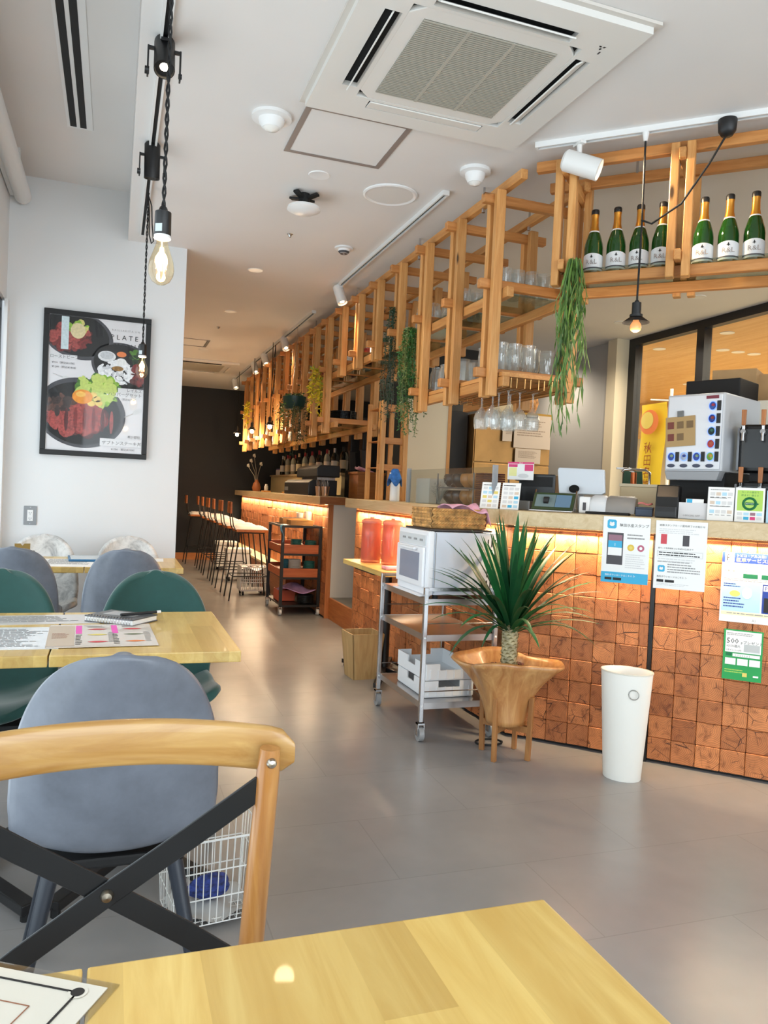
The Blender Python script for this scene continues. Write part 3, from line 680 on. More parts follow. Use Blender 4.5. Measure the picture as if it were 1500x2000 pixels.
o_ = B().box(.012,.06,-.002,-.0005,.068,.074).box(.012,.05,-.002,-.0005,.078,.083).obj('gold_lettering', flat('gold_print',(222,178,60),.4), cs); o_.rotation_euler=(R(-16),0,0)
bl = thing('sauce_pot', 'glossy black round lidded pot on the far table in the corner', 'pot', (-.42, 4.80, TZ)); B().lathe([(0,0),(.032,0),(.042,.015),(.04,.032),(.026,.044),(0,.048)], 24).obj('pot_body', flat('glossy_black', (14,14,15), .12, coat=.6), bl, smooth=50); B().lathe([(.006,.046),(.009,.052),(.006,.058),(0,.059)], 12).obj('lid_knob', MATS['glossy_black'], bl, smooth=50)
tr = thing('wooden_tray', 'small brown wooden tray at the left edge of the far table', 'tray', (-.60, 4.72, TZ)); B().box(-.05,.045,-.06,.06,0,.006).obj('tray_base', BRN, tr)
for a in ((-.05,.045,-.06,-.054),(-.05,.045,.054,.06),(-.05,-.044,-.054,.054),(.039,.045,-.054,.054)): B().box(*a,.006,.04).obj('tray_side', BRN, tr)
# luggage basket on the floor under the second row table
bk = thing('wire_basket', 'white wire luggage basket on the floor beside the second row table foot', 'basket', (.295, 2.20, 0), R(8)); bk.scale = (.72,.8,.95)
WIRE = flat('white_wire', (226,226,222), .45)
b = B()
for i in range(13):
    x = -.16+.32*i/12; b.tube([(x*1.1,-.125,.27),(x,-.11,.02),(x,.11,.02),(x*1.1,.125,.27)], .0022, 5)
for i in range(9):
    y = -.11+.22*i/8; b.tube([(-.176,y*1.13,.27),(-.16,y,.02),(.16,y,.02),(.176,y*1.13,.27)], .0022, 5)
o_ = b.obj('wire_mesh', WIRE, bk, smooth=60); o_['kind'] = 'stuff'
for z, s_ in ((.27,1.0),(.18,.97),(.1,.94)): B().tube([(-.178*s_,-.127*s_,z),(.178*s_,-.127*s_,z),(.178*s_,.127*s_,z),(-.178*s_,.127*s_,z)], .0035 if z > .2 else .0022, 6, closed=True).obj('hoop', WIRE, bk, smooth=60)
B().grid(lambda u, v: (-.15+.30*u, -.10+.2*v, .03+.015*math.sin(9*u)*math.cos(7*v)), 10, 8).obj('liner', flat('grey_liner', (178,178,176), .8), bk, smooth=60)
bp = thing('cloth_bag', 'blue patterned cloth bundle inside the white wire basket', 'bag', (.30, 2.22, .035), R(20)); bp.scale = (.62,.62,.26)
B().grid(lambda u, v: (.10*math.cos(2*math.pi*u)*math.sin(math.pi*v)*(1+.12*math.sin(5*u*6.28)), .075*math.sin(2*math.pi*u)*math.sin(math.pi*v), .12-.12*math.cos(math.pi*v)*(1+.08*math.sin(3*6.28*u))+.01), 20, 12).obj('bundle', flat('navy_cloth', (40,56,120), .8, var=.5, vs=40), bp, smooth=60)
# ================================================================ steel trolley, oven, basket, trays
def caster(parent, x, y, r=.036, matw=None):
    c = B().cyl((x-.012, y, r), (x+.012, y, r), r, seg=18).obj('caster_wheel', matw or flat('caster_grey', (150,150,150), .4), parent, smooth=40)
    B().cyl((x-.014,y,r),(x+.014,y,r),.012,seg=10).obj('wheel_hub', STEEL, c, smooth=40)
    B().box(x-.018,x-.014,y-.016,y+.016,r-.008,2*r+.02).box(x+.014,x+.018,y-.016,y+.016,r-.008,2*r+.02).box(x-.018,x+.018,y-.018,y+.018,2*r+.012,2*r+.02).obj('caster_fork', STEEL, c)
    return c
ct = thing('steel_trolley', 'stainless steel trolley with three shelves carrying the white oven', 'trolley', (1.67, 3.84, 0))
hx, hy = .195, .325
for sx in (-1, 1):
    for sy in (-1, 1):
        B().box(sx*hx-.011, sx*hx+.011, sy*hy-.011, sy*hy+.011, .095, .765).obj('post', STEEL, ct, bevel=.002, bseg=1)
        caster(ct, sx*hx, sy*hy)
        for z in (.70,.52,.18): B().lathe([(0,.004),(.005,.003),(.006,0)], 10).xf(Matrix.Translation((sx*hx-.0112*0, sy*hy-.0112, z-.005)) @ Matrix.Rotation(R(90),4,'X')).obj('rivet', WHITE, ct, smooth=40)
SHM = flat('brushed_shelf_steel', (188,186,186), .28, 1, var=.04)
for z in (.705, .525, .185):
    B().box(-hx+.011, hx-.011, -hy+.011, hy-.011, z-.006, z).box(-hx+.011,hx-.011,-hy+.005,-hy+.011,z-.03,z+.002).box(-hx+.011,hx-.011,hy-.011,hy-.005,z-.03,z+.002).box(-hx+.005,-hx+.011,-hy+.011,hy-.011,z-.03,z+.002).box(hx-.011,hx-.005,-hy+.011,hy-.011,z-.03,z+.002).obj('shelf', SHM, ct)
for sy in (-1, 1): B().box(-hx+.011, hx-.011, sy*hy-.009, sy*hy+.009, .747, .765).obj('top_rail', STEEL, ct)
for z in (.585, .245):
    for sy in (-1, 1): B().cyl((-hx,sy*hy,z),(hx,sy*hy,z),.003,seg=6).obj('guard_wire', STEEL, ct)
    B().cyl((hx,-hy,z),(hx,hy,z),.003,seg=6).obj('guard_wire', STEEL, ct)
OVW = flat('oven_white', (238,239,242), .3); OVG = flat('oven_side_grey', (206,212,222), .35)
ov = thing('toaster_oven', 'white convection oven with glass door on the steel trolley', 'oven', (1.475, 3.515, .706))
B().box(.035, .43, 0, .42, .02, .335).obj('body', OVG, ov, bevel=.008)
B().box(0, .035, .002, .418, .018, .338).obj('front_frame', OVW, ov, bevel=.008)
dr = B().box(-.016, .0, .03, .40, .055, .255).obj('door', OVW, ov, bevel=.006)
B().box(-.0175,-.0155,.075,.345,.085,.225).obj('door_glass', flat('oven_glass', (132,146,168), .08, coat=.5), dr)
B().box(-.04,-.026,.10,.32,.238,.25).box(-.03,-.014,.11,.13,.24,.248).box(-.03,-.014,.29,.31,.24,.248).obj('door_handle', OVW, dr, bevel=.003)
B().box(-.006,.0,.03,.40,.262,.315).obj('control_panel', flat('oven_panel', (214,218,220), .3), ov)
for i in range(4): B().box(-.0085,-.006,.06+.08*i,.10+.08*i,.285,.295).obj('button', INKG, ov)
ot = lettering(ov, [('オーブン', 0, 0, .03)], INK, 'oven_lettering'); ot.rotation_euler = (0, 0, R(-90)); ot.location = (.015, .30, .3385)
B().box(-.03,.03,.02,.40,0.012,.018).obj('crumb_tray', OVW, ov)
for x in (.06,.40):
    for y in (.03,.39): B().cyl((x,y,0),(x,y,.022),.014,seg=10).obj('foot', BLACKM, ov)
vb = B()
for r_ in range(5):
    for c_ in range(5): vb.box(.325+.02*c_, .331+.02*c_, -.0006, .001, .06+.052*r_, .096+.052*r_)
vo_ = vb.obj('vent_slots', DARK, ov); vo_['kind'] = 'stuff'
B().box(.038,.042,-.0006,.001,.03,.33).obj('panel_seam', INKG, ov)
ty = tag(B().box(1.49,1.83,3.53,3.88,1.0445,1.0545).obj('baking_tray', flat('dark_tray', (70,62,58), .4, .5), bevel=.003), 'thin dark tray between the wicker basket and the white oven', 'tray')
wb = thing('wicker_basket', 'braided wicker basket holding a pink cloth on top of the oven', 'basket', (1.65, 3.68, 1.056), R(2))
WK = flat('water_hyacinth', (196,148,88), .6, var=.3, vs=30); 
B().box(-.15,.15,-.12,.12,.0,.006).box(-.15,.15,-.12,-.112,.006,.095).box(-.15,.15,.112,.12,.006,.095).box(-.15,-.142,-.112,.112,.006,.095).box(.142,.15,-.112,.112,.006,.095).obj('liner', flat('wicker_dark', (120,84,44), .8), wb)
wv_ = B()
def strand(b, p, t, up, n, L, W):
    p = Vector(p); t = Vector(t).normalized(); n = Vector(n)
    up_ = n.cross(t)
    b.add([p-t*L, p+up_*W, p+t*L, p-up_*W, p+n*W*.8, p-n*W*.3], [(0,3,4),(3,2,4),(2,1,4),(1,0,4)])
for r_ in range(6):
    z = .012+.0165*r_; sg = 1 if r_ % 2 else -1
    for (n_, cnt, f_) in ((Vector((0,-1,0)),18,lambda a: (-.15+.3*a,-.124,z)),(Vector((0,1,0)),18,lambda a: (.15-.3*a,.124,z)),(Vector((-1,0,0)),15,lambda a: (-.154,.12-.24*a,z)),(Vector((1,0,0)),15,lambda a: (.154,-.12+.24*a,z))):
        side = n_.cross(Vector((0,0,1)))*-1
        for i in range(cnt):
            a = (i+.5)/cnt; t_ = side*1.0+Vector((0,0,.55*sg)); strand(wv_, f_(a), t_, None, n_, .0175, .0085)
wo = wv_.obj('braid', WK, wb, smooth=35); wo['kind'] = 'stuff'
PCL = flat('pink_cloth', (238,176,196), .9, var=.15, vs=20)
pk = thing('pink_cloth', 'pink and white cloth draped over the wicker basket rim', 'cloth', (1.72, 3.63, 1.15), R(0))
def cl(u, v):
    x = -.12+.25*u; y = -.10+.19*v; r_ = (u-.3)**2+(v-.5)**2
    z = .012+.02*math.sin(7*u+3*v)+.015*math.sin(11*v)*u
    if u > .8: z -= (u-.8)*.5; x = .08+(u-.8)*.12
    return (x, y, z)
o_ = B().grid(cl, 22, 16).obj('folded_cloth', PCL, pk, smooth=70); m_ = o_.modifiers.new('t','SOLIDIFY'); m_.thickness = .004
TRW = flat('tray_white', (240,242,244), .35)
def crate(label, z, rz=0):
    t = thing('plastic_tray', label, 'tray', (1.665, 3.80, z), rz, 'plastic trays on the trolley')
    w, d, h = .135, .19, .085
    B().box(-w,w,-d,d,0,.006).obj('tray_base', TRW, t)
    for sx in (-1,1):
        B().box(sx*w-.004,sx*w+.004,-d,-.05,.006,h).box(sx*w-.004,sx*w+.004,.05,d,.006,h).box(sx*w-.004,sx*w+.004,-.05,.05,.006,.05).obj('side', TRW, t)
    for sy in (-1,1):
        B().box(-w,-.06,sy*d-.004,sy*d+.004,.006,h).box(.06,w,sy*d-.004,sy*d+.004,.006,h).box(-.06,.06,sy*d-.004,sy*d+.004,.006,.052).obj('end', TRW, t)
    for k in range(6): B().box(-w+.02+.045*k,-w+.026+.045*k,-d-.007,-d-.004,.008,.055).obj('rib', TRW, t)
    return t
crate('lower white plastic tray on the trolley bottom shelf', .187); crate('upper white plastic tray stacked on another at the trolley bottom', .275, R(1.5))
cd = thing('extension_cable', 'black power cord hanging behind the trolley to a coil on the floor', 'cord', (0,0,0))
B().tube([(1.90,3.62,.66),(1.905,3.60,.5),(1.90,3.61,.42),(1.915,3.58,.3),(1.90,3.53,.15),(1.86,3.45,.03),(1.82,3.40,.008)], .004, 6).tube([(1.80+.07*math.cos(a), 3.40+.05*math.sin(a), .008+.003*(a/6.28)) for a in [k*.4 for k in range(32)]], .004, 6).obj('cable', BLACKM, cd, smooth=60)
B().box(1.894,1.912,3.59,3.615,.49,.53).obj('inline_plug', BLACKM, cd, bevel=.003)
# ================================================================ things on the narrow table
JG = glass('amber_pink_acrylic', (250,226,216), .12, .08, .42, (206,146,132))
def jug(label, x, y, rz):
    t = thing('water_jug', label, 'jug', (x, y, TZ+.001), rz, 'water jugs')
    B().lathe([(0,0),(.066,0),(.07,.01),(.068,.2),(.066,.262),(.069,.268),(.069,.272),(.0645,.272),(.0625,.2),(.064,.014),(0,.012)], 28).obj('jug_body', JG, t, smooth=45)
    B().lathe([(0,.012),(.0615,.014),(.0605,.19),(0,.19)], 24).obj('water', glass('jug_water', (250,226,218), .03, .04), t, smooth=45)
    B().lathe([(.07,.268),(.071,.285),(.05,.297),(0,.30)], 28).obj('lid', flat('jug_lid', (206,124,112), .25, alpha=.75), t, smooth=45)
    B().tube([(-.066,0,.245),(-.10,0,.25),(-.112,0,.22),(-.112,0,.09),(-.10,0,.06),(-.066,0,.06)], .0095, 8).obj('handle', JG, t, smooth=60)
    B().box(-.012,.012,-.012,.012,.298,.308).obj('lid_button', MATS['jug_lid'], t)
    return t
jug('pink tinted water jug with its handle turned towards the viewer', 1.775, 4.86, R(70)); jug('pink tinted water jug standing nearer the staff passage', 1.68, 5.02, R(150))
tw = thing('hand_towel', 'folded pink towel on the near corner of the narrow table', 'towel', (1.70, 4.55, TZ+.001), R(-8))
o_ = B().grid(lambda u, v: (-.085+.21*u, -.08+.14*v, .018+.004*math.sin(6*u)*math.sin(5*v)), 8, 6).obj('towel_folds', flat('pink_towel', (240,170,186), .95, var=.12, vs=15), tw, smooth=60)
m_ = o_.modifiers.new('t','SOLIDIFY'); m_.thickness = .017
bx = thing('waste_box', 'open tapered plywood waste box on the floor under the narrow table', 'bin', (1.59, 4.84, 0), R(3))
PLY = wood('plywood_pale', (206,174,122), (180,144,92), .6, .55, 'Z'); 
def frus(b, w0, w1, z0, z1, th):
    for a in range(4):
        M_ = Matrix.Rotation(a*math.pi/2, 4, 'Z'); n_ = len(b.v)
        b.add([(-w0,-w0,z0),(w0,-w0,z0),(w1,-w1,z1),(-w1,-w1,z1),(-w0+th,-w0+th,z0),(w0-th,-w0+th,z0),(w1-th,-w1+th,z1),(-w1+th,-w1+th,z1)], [(0,1,2,3),(5,4,7,6),(3,2,6,7),(0,4,5,1)]); b.xf(M_, n_)
for a in range(4):
    b = B(); b.add([(-.085,-.085,0),(.085,-.085,0),(.112,-.112,.30),(-.112,-.112,.30),(-.085,-.077,0),(.085,-.077,0),(.112,-.104,.30),(-.112,-.104,.30)], [(0,1,2,3),(5,4,7,6),(3,2,6,7),(0,4,5,1),(0,3,7,4),(1,5,6,2)])
    b.obj('panel', PLY, bx, rot=(0,0,a*math.pi/2))
B().box(-.08,.08,-.08,.08,0,.008).obj('base', PLY, bx)
# ================================================================ dracaena in a root-wood pot
pl = thing('dracaena_plant', 'spiky green dracaena with ringed trunk growing in the carved wood pot', 'plant', (1.80, 3.24, 0))
LG = []
rg = random.Random(11)
def leafmat(name, c):
    k = NT(name); v = k.coord((1,1,1)); n = k.noise(v, 6, 3)
    k.l(k.ramp(n, [(.3, rgb(*[x*.75 for x in c])), (.7, rgb(*c))]), k.b.inputs['Base Color']); k.set(Roughness=.45); return k.m
LM = [leafmat('leaf_deep', (22,88,48)), leafmat('leaf_mid', (34,112,54)), leafmat('leaf_light', (70,128,60))]
def blade(L, droop, W):
    """a long sword leaf rooted at the origin pointing up +z and bending to +x"""
    b = B(); n = 9; vs = []
    for i in range(n+1):
        t = i/n; ang = droop*t**1.6; x = L*(t*math.sin(ang*.55)+.0); z = L*t*math.cos(ang*.55)
        w_ = W*(1-.15*(1-t))*(1-t**3.2)**.8*(.72+.5*min(t*3,1)*.55)
        nx, nz = math.cos(ang*.6), -math.sin(ang*.6)
        for k, (a, c) in enumerate(((-1,-.35),(0,0),(1,-.35))): vs.append((x+nx*c*w_*-.9, a*w_, z+nz*c*w_*-.9))
    fs = []
    for i in range(n):
        for k in range(2): fs.append((i*3+k, i*3+k+1, (i+1)*3+k+1, (i+1)*3+k))
    b.add(vs, fs); return b
bl_m = [blade(L, d, w_).mesh('leaf', LM[m], smooth=60) for L, d, w_, m in ((.50,.15,.0195,1),(.48,.35,.0195,0),(.48,.6,.0185,0),(.45,.85,.017,1),(.40,1.1,.016,0),(.49,.45,.017,1))]
for i in range(84):
    t = i/83; tilt = 2+80*t**1.05+rg.uniform(-6,6); yaw = i*137.5+rg.uniform(-12,12)
    for ax in (45, 90):
        dn = math.cos(R(yaw-ax))
        if dn > .25: tilt = min(tilt, math.degrees(math.asin(min(1, .25/(dn*.50))))*.95)
    k = min(4, int(t*4.6));
    if tilt < 40: k = min(k, 1)
    elif tilt < 55: k = min(k, 2)
    k = rg.choice([max(0,k-1), k, k, 5 if rg.random() < .3 else k])
    r0 = .012+.022*t
    o = inst('leaf', bl_m[k], pl, (r0*math.cos(R(yaw)), r0*math.sin(R(yaw)), .655-.06*t), (0, R(tilt*.80), R(yaw)))
    s_ = rg.uniform(.85,1.05)*(1 if t < .7 else .95); o.scale = (s_, s_, s_)
tk = B().lathe([(.034,.38),(.036,.45),(.037,.52),(.038,.58),(.034,.64),(.02,.67)], 18); tk.obj('trunk', flat('trunk_bark', (176,164,128), .8, var=.25, vs=40), pl, smooth=50)
for i in range(16):
    z = .40+.0145*i; ph = i*2.4
    b = B()
    for k in range(7):
        a = 2*math.pi*k/7+ph; a1 = a+.75; r_ = .0375
        b.add([(r_*math.cos(a),r_*math.sin(a),z),(r_*math.cos(a1),r_*math.sin(a1),z+.003),((r_+.009)*math.cos((a+a1)/2),(r_+.009)*math.sin((a+a1)/2),z+.014)], [(0,1,2)])
    o_ = b.obj('leaf_scar_ring', flat('scar_pale', (150,140,96), .8), pl)
def potf(u, v):
    a = 2*math.pi*u
    lob = .26*max(0,math.cos(a-R(-42)))**6+.30*max(0,math.cos(a-R(142)))**6+.10*math.cos(3*a+1.0)+.05*math.cos(5*a)
    r = .102+.02*v+.012*math.sin(2*a+v*2)+(v**2.6)*(.085+.20*lob); z = .165+(.285+.05*lob-.02*math.cos(2*a+.8))*v
    fl = .010*math.sin(7*a+2*v)*v
    return ((r+fl)*math.cos(a), (r+fl)*math.sin(a), z)
pt = thing('root_wood_pot', 'carved root-wood planter with flared lips holding the dracaena', 'planter', (1.80, 3.24, 0))
ROOT = wood('root_wood', (214,164,104), (168,108,58), .45, .35, 'Z', coat=.3, bump=.1)
b = B().grid(potf, 56, 14); b.lathe([(0,.165),(.1,.166)], 40)
o_ = b.obj('vessel', ROOT, pt, smooth=60, weld=True); m_ = o_.modifiers.new('t','SOLIDIFY'); m_.thickness = .014; m_.offset = -1
sl = B().lathe([(0,.40),(.06,.405),(.13,.395)], 24); sl.obj('soil', flat('dark_soil', (58,42,34), .95, var=.4, vs=60), pt, smooth=50)
chm = B()
for i in range(60):
    a = rg.uniform(0,6.28); r_ = rg.uniform(.045,.13); c_ = (r_*math.cos(a), r_*math.sin(a), .408+rg.uniform(0,.014)); n_ = len(chm.v)
    chm.cbox(0,0,0,.026,.014,.006); chm.xf(Matrix.Translation(c_) @ Matrix.Rotation(rg.uniform(0,6),4,'Z') @ Matrix.Rotation(rg.uniform(-.6,.6),4,'X'), n_)
o_ = chm.obj('bark_chips', flat('bark_chip', (96,58,44), .9, var=.4, vs=50), pt); o_['kind'] = 'stuff'
sd = thing('plant_stand', 'four legged wooden plant stand under the carved pot', 'stand', (1.80, 3.24, 0), R(38))
SW = wood('stand_wood', (176,124,72), (142,92,48), .8, .45, 'Z')
for a in range(4):
    an = R(90*a); B().bar((.118*math.cos(an),.118*math.sin(an),0),(.126*math.cos(an),.126*math.sin(an),.30),.02,.024,(math.cos(an),math.sin(an),0)).obj('leg', SW, sd, bevel=.002, bseg=1)
for a in (0,90): B().bar((-.112*math.cos(R(a)),-.112*math.sin(R(a)),.146-.002*(a>0)),(.112*math.cos(R(a)),.112*math.sin(R(a)),.146-.002*(a>0)),.022,.03).obj('cross_bar', SW, sd)
# white bin
wbn = thing('waste_bin', 'tall tapered white waste bin standing before the counter', 'bin', (2.19, 2.865, 0), RZ)
B().lathe([(0,.0),(.080,.0),(.082,.004),(.112,.478),(.1095,.48),(.107,.476),(.079,.012),(0,.01)], 40, sx=1, sy=.82).obj('bin_body', flat('bin_white', (238,236,228), .4), wbn, smooth=45)
B().tube([(.045+.021*math.cos(a), -.0835+.008*math.sin(a)*0-.003, .395+.021*math.sin(a)) for a in [k*math.pi/10 for k in range(20)]], .0022, 6, closed=True).obj('grip_ring', flat('ring_grey', (170,170,166), .3, .6), wbn, smooth=60)
B().lathe([(.110,.474),(.1145,.477),(.1145,.482),(.110,.482)], 40, sx=1, sy=.82, closed=True).obj('rim', flat('rim_cream', (222,216,200), .4), wbn, smooth=45)
# ================================================================ black serving trolley by the bar
bt = thing('serving_trolley', 'black framed serving trolley with timber trays of plates at the bar end', 'trolley', (1.735, 7.64, 0))
hx, hy = .185, .33
for sx in (-1,1):
    for sy in (-1,1):
        B().box(sx*hx-.014,sx*hx+.014,sy*hy-.014,sy*hy+.014,.085,.87).obj('post', BLACK, bt); caster(bt, sx*hx, sy*hy, .03, flat('caster_pale', (205,205,205), .4))
TRO = wood('tray_orange_wood', (206,112,62), (172,82,40), .7, .45, 'X')
for z in (.60, .37, .10):
    B().box(-hx,hx,-hy,hy,z-.012,z).obj('shelf', BLACK, bt)
    for sy in (-1,1): B().box(-hx+.014,hx-.014,sy*hy-.012,sy*hy+.012,z-.02,z-.001).obj('rail', BLACK, bt)
    if z > .2:
        B().box(-hx+.015,hx-.015,-hy+.009,hy-.009,z+.04,z+.046).obj('tray_floor', TRO, bt)
        for sy in (-1,1): B().box(-hx+.015,hx-.015,sy*hy-.008,sy*hy+.008,z,z+.085).obj('timber_front', TRO, bt)
        for sx in (-1,1): B().box(sx*hx-.008,sx*hx+.008,-hy+.015,hy-.015,z,z+.07).obj('timber_side', TRO, bt)
for sy in (-1,1): B().box(-hx,hx,sy*hy-.012,sy*hy+.012,.85,.87).obj('top_bar', BLACK, bt)
for sx in (-1,1): B().box(sx*hx-.012,sx*hx+.012,-hy,hy,.85,.87).obj('top_bar', BLACK, bt)
B().box(-hx,hx,-hy,hy,.848,.856).obj('top_shelf', BLACK, bt)
def plates(x, y, z, n, r, mat, label, group='plate stacks'):
    prof = lambda k: [(0,.002),(r*.6,.002),(r,.012),(r,.015),(r*.6,.006),(0,.006)]
    if not hasattr(plates, 'c'): plates.c = {}
    key = (r, mat.name)
    if key not in plates.c: plates.c[key] = B().lathe(prof(0), 24).mesh('plate', mat, smooth=50)
    for i in range(n):
        o = inst('plate', plates.c[key], None, (x, y, z+i*.0085)); tag(o, label.replace('plate', 'plate, '+('topmost' if i == n-1 else ORD[n-1-i]+' from the top')+',', 1), 'plate', group)
TLP = flat('teal_plate', (70,140,132), .25); WHP = flat('white_plate', (232,230,226), .25); DKP = flat('dark_plate', (34,40,44), .25); BLP = flat('blue_plate', (90,180,206), .25)
plates(1.71,7.42,.647,9,.06,TLP,'teal plate in the upper trolley shelf left stack'); plates(1.85,7.42,.647,8,.06,TLP,'teal plate in the upper trolley shelf right stack')
plates(1.70,7.42,.417,13,.062,WHP,'white plate of the middle trolley shelf stack'); plates(1.845,7.42,.417,11,.058,TLP,'teal plate of the middle trolley shelf stack'); plates(1.66,7.60,.417,11,.06,BLP,'bright blue plate stacked behind the white plates')
plates(1.82,7.42,.101,9,.085,DKP,'dark plate of the lowest trolley shelf stack')
rbk = thing('plastic_basket', 'orange-red plastic basket on the lowest shelf of the serving trolley', 'basket', (1.66,7.66,.101)); RB = flat('orange_red_plastic', (196,84,52), .45)
for a in ((-.085,.085,-.12,-.112),(-.085,.085,.112,.12),(-.085,-.077,-.112,.112),(.077,.085,-.112,.112)): B().box(*a,0,.11).obj('basket_side', RB, rbk)
B().box(-.085,.085,-.12,.12,0,.006).obj('basket_base', RB, rbk)
LILAC = flat('lilac_cloth', (206,160,210), .9, var=.12, vs=14)
lc = thing('cloth', 'lilac cloth heaped over the orange-red basket', 'cloth', (1.72,7.60,.215)); o_ = B().grid(lambda u, v: (-.13+.32*u, -.24+.36*v, .03+.035*math.sin(5*u+2)*math.cos(4*v)-.05*abs(u-.4)), 16, 14).obj('heaped_cloth', LILAC, lc, smooth=70); m_=o_.modifiers.new('t','SOLIDIFY'); m_.thickness=.006
bc = thing('cloth', 'light blue cloth hanging over the trolley corner', 'cloth', (1.565,7.33,.872)); o_ = B().grid(lambda u, v: (-.02-.012*math.sin(6*v)*(v>.15), -.035+.075*u+.02*v*math.sin(3*u), .002 if v < .15 else .002-(v-.15)*.23*(1-.25*abs(u-.6))), 8, 14).obj('hanging_cloth', flat('sky_blue_cloth', (120,184,224), .9), bc, smooth=70); m_=o_.modifiers.new('t','SOLIDIFY'); m_.thickness=.004
wt = thing('wooden_box', 'flat wooden cutlery box on the serving trolley top', 'box', (1.73,7.45,.871)); CBX = wood('cutlery_wood', (214,160,92), (184,124,60), .7, .45, 'X')
B().box(-.10,.12,-.10,.10,0,.008).obj('box_base', CBX, wt)
for a in ((-.10,.12,-.10,-.092),(-.10,.12,.092,.10),(-.10,-.092,-.092,.092),(.112,.12,-.092,.092)): B().box(*a,.008,.05).obj('box_side', CBX, wt)
wt2 = thing('wooden_box', 'second wooden box on the trolley top, behind the flat cutlery box', 'box', (1.70,7.68,.871)); B().box(-.10,.14,-.09,.09,0,.06).obj('box_body', CBX, wt2, bevel=.003); B().box(-.09,.13,-.08,.08,.0602,.0606).obj('inside', DARK, wt2)  # dark sheet on the solid top is painted shade for the hollow
CHR = flat('chrome', (220,220,222), .1, 1)
for i, (x, y, h_, lb) in enumerate(((1.86,7.62,.13,'patterned glass tumbler nearest the trolley top corner'),(1.90,7.74,.12,'patterned glass tumbler behind another on the trolley top'),(1.82,7.80,.11,'short glass tumbler at the back of the trolley top'))):
    g_ = thing('tumbler', lb, 'glass', (x,y,.871), 0, 'glasses on the trolley'); B().lathe([(0,0),(.03,0),(.036,h_),(.034,h_),(.028,.006),(0,.006)], 20).obj('glass_body', flat('etched_glass', (236,228,224), .15, trans=.5), g_, smooth=45)
# laundry boxes on casters under the stools
def hamper(label, x, y, w, d, h, lid=True):
    t = thing('wheeled_hamper', label, 'hamper', (x,y,0), 0, 'wheeled hampers under the stools'); b = B(); 
    if lid:
        B().prism([(-w,-d),(w,-d),(w,d),(-w,d)], .05, h-.06).obj('bin_body', WHITE, t, bevel=.01); B().box(-w-.012,w+.012,-d-.012,d+.012,h-.06,h).obj('lid', flat('hamper_lid', (224,226,224), .4), t, bevel=.012); B().box(-w*.5,w*.5,-d-.016,-d-.01,h-.045,h-.02).obj('lid_clip', WHITE, t)
    else:
        for a in range(14): 
            xx = -w+2*w*a/13; b.box(xx-.004,xx+.004,-d-.003,-d+.003,.06,h).box(xx-.004,xx+.004,d-.003,d+.003,.06,h)
        for a in range(14):
            yy = -d+2*d*a/13; b.box(-w-.003,-w+.003,yy-.004,yy+.004,.06,h).box(w-.003,w+.003,yy-.004,yy+.004,.06,h)
        o_ = b.obj('slats', flat('hamper_clear', (206,204,204), .3), t); o_['kind'] = 'stuff'
        B().box(-w,w,-d,d,.05,.065).obj('bin_base', MATS['hamper_clear'], t)
        for z in (h*.45, h-.01): B().tube([(-w,-d,z),(w,-d,z),(w,d,z),(-w,d,z)], .007, 6, closed=True).obj('rim', MATS['hamper_clear'], t)
        o_ = B().grid(lambda u, v: (-w+.01+(2*w-.02)*u, -d+.01+(2*d-.02)*v, h-.03+.02*math.sin(8*u)*math.cos(6*v)), 12, 12).obj('bag_liner', flat('bin_bag_white', (236,238,240), .4), t, smooth=70)
        B().box(-w-.006,-w-.003,-d+.01,d-.01,.09,h+.005).obj('bag_overhang', MATS['bin_bag_white'], t)
    for sx in (-1,1):
        for sy in (-1,1): B().cyl((sx*(w-.03)-.01,sy*(d-.03),.025),(sx*(w-.03)+.01,sy*(d-.03),.025),.025,seg=14).obj('caster_wheel', BLACKM, t, smooth=40)
    return t
hamper('lidded white hamper on casters farthest along the bar', 1.58, 11.39, .14, .115, .42); hamper('lidded white hamper on casters in the middle under the stools', 1.56, 10.125, .15, .125, .42); hamper('see-through slatted hamper with white liner beside the serving trolley', 1.53, 8.79, .15, .13, .33, False)
# ================================================================ printed notices on the register counter
WZ = 1.166
def notice(name, label, cat, s, d, z, w, h, mat, th=.0008, tilt=0, group=None):
    """sheet facing the room; local x right, y up, z out towards the room"""
    t = thing(name, label, cat, c45(s, d, z), 0, group, rot=(R(90-tilt), 0, RZ)); B().box(0, w, 0, h, -th, 0).obj('sheet', mat, t); return t
SKY = flat('sky_blue_print', (60,172,214), .5); DGREY = flat('dark_grey_print', (72,70,74), .5); LGY = flat('light_grey_print', (214,214,214), .5); ROSE = flat('rose_print', (190,100,124), .5); GOLD = flat('gold_disc_print', (222,188,70), .5); NAVY = flat('navy_print', (34,62,150), .5); LIME = flat('lime_print', (176,212,96), .5); LEAF = flat('leaf_green_print', (40,160,84), .5); DGRN = flat('dark_green_print', (20,110,70), .5); PBLUE = flat('pale_blue_print', (176,214,232), .5); MAUVE = flat('mauve_print', (150,110,124), .5); MAG = flat('magenta_print', (216,60,120), .5)
def app_icon(t, x, y, r):
    B().prism([(x+r*sx*(1-(.3 if k else 0)), y+r*sy*(1-(0 if k else .3))) for sx, sy, k in ((1,-1,1),(1,-1,0),(1,1,0),(1,1,1),(-1,1,1),(-1,1,0),(-1,-1,0),(-1,-1,1))][::1], .0003, .0005).obj('printed_icon', SKY, t)
    disc(t, x, y-.05*r, r*.55, r*.4, PAPER, 'printed_icon_mark', .0007); disc(t, x-.3*r, y+.3*r, r*.2, r*.2, PAPER, 'printed_icon_mark', .0007); disc(t, x+.3*r, y+.3*r, r*.2, r*.2, PAPER, 'printed_icon_mark', .0007)
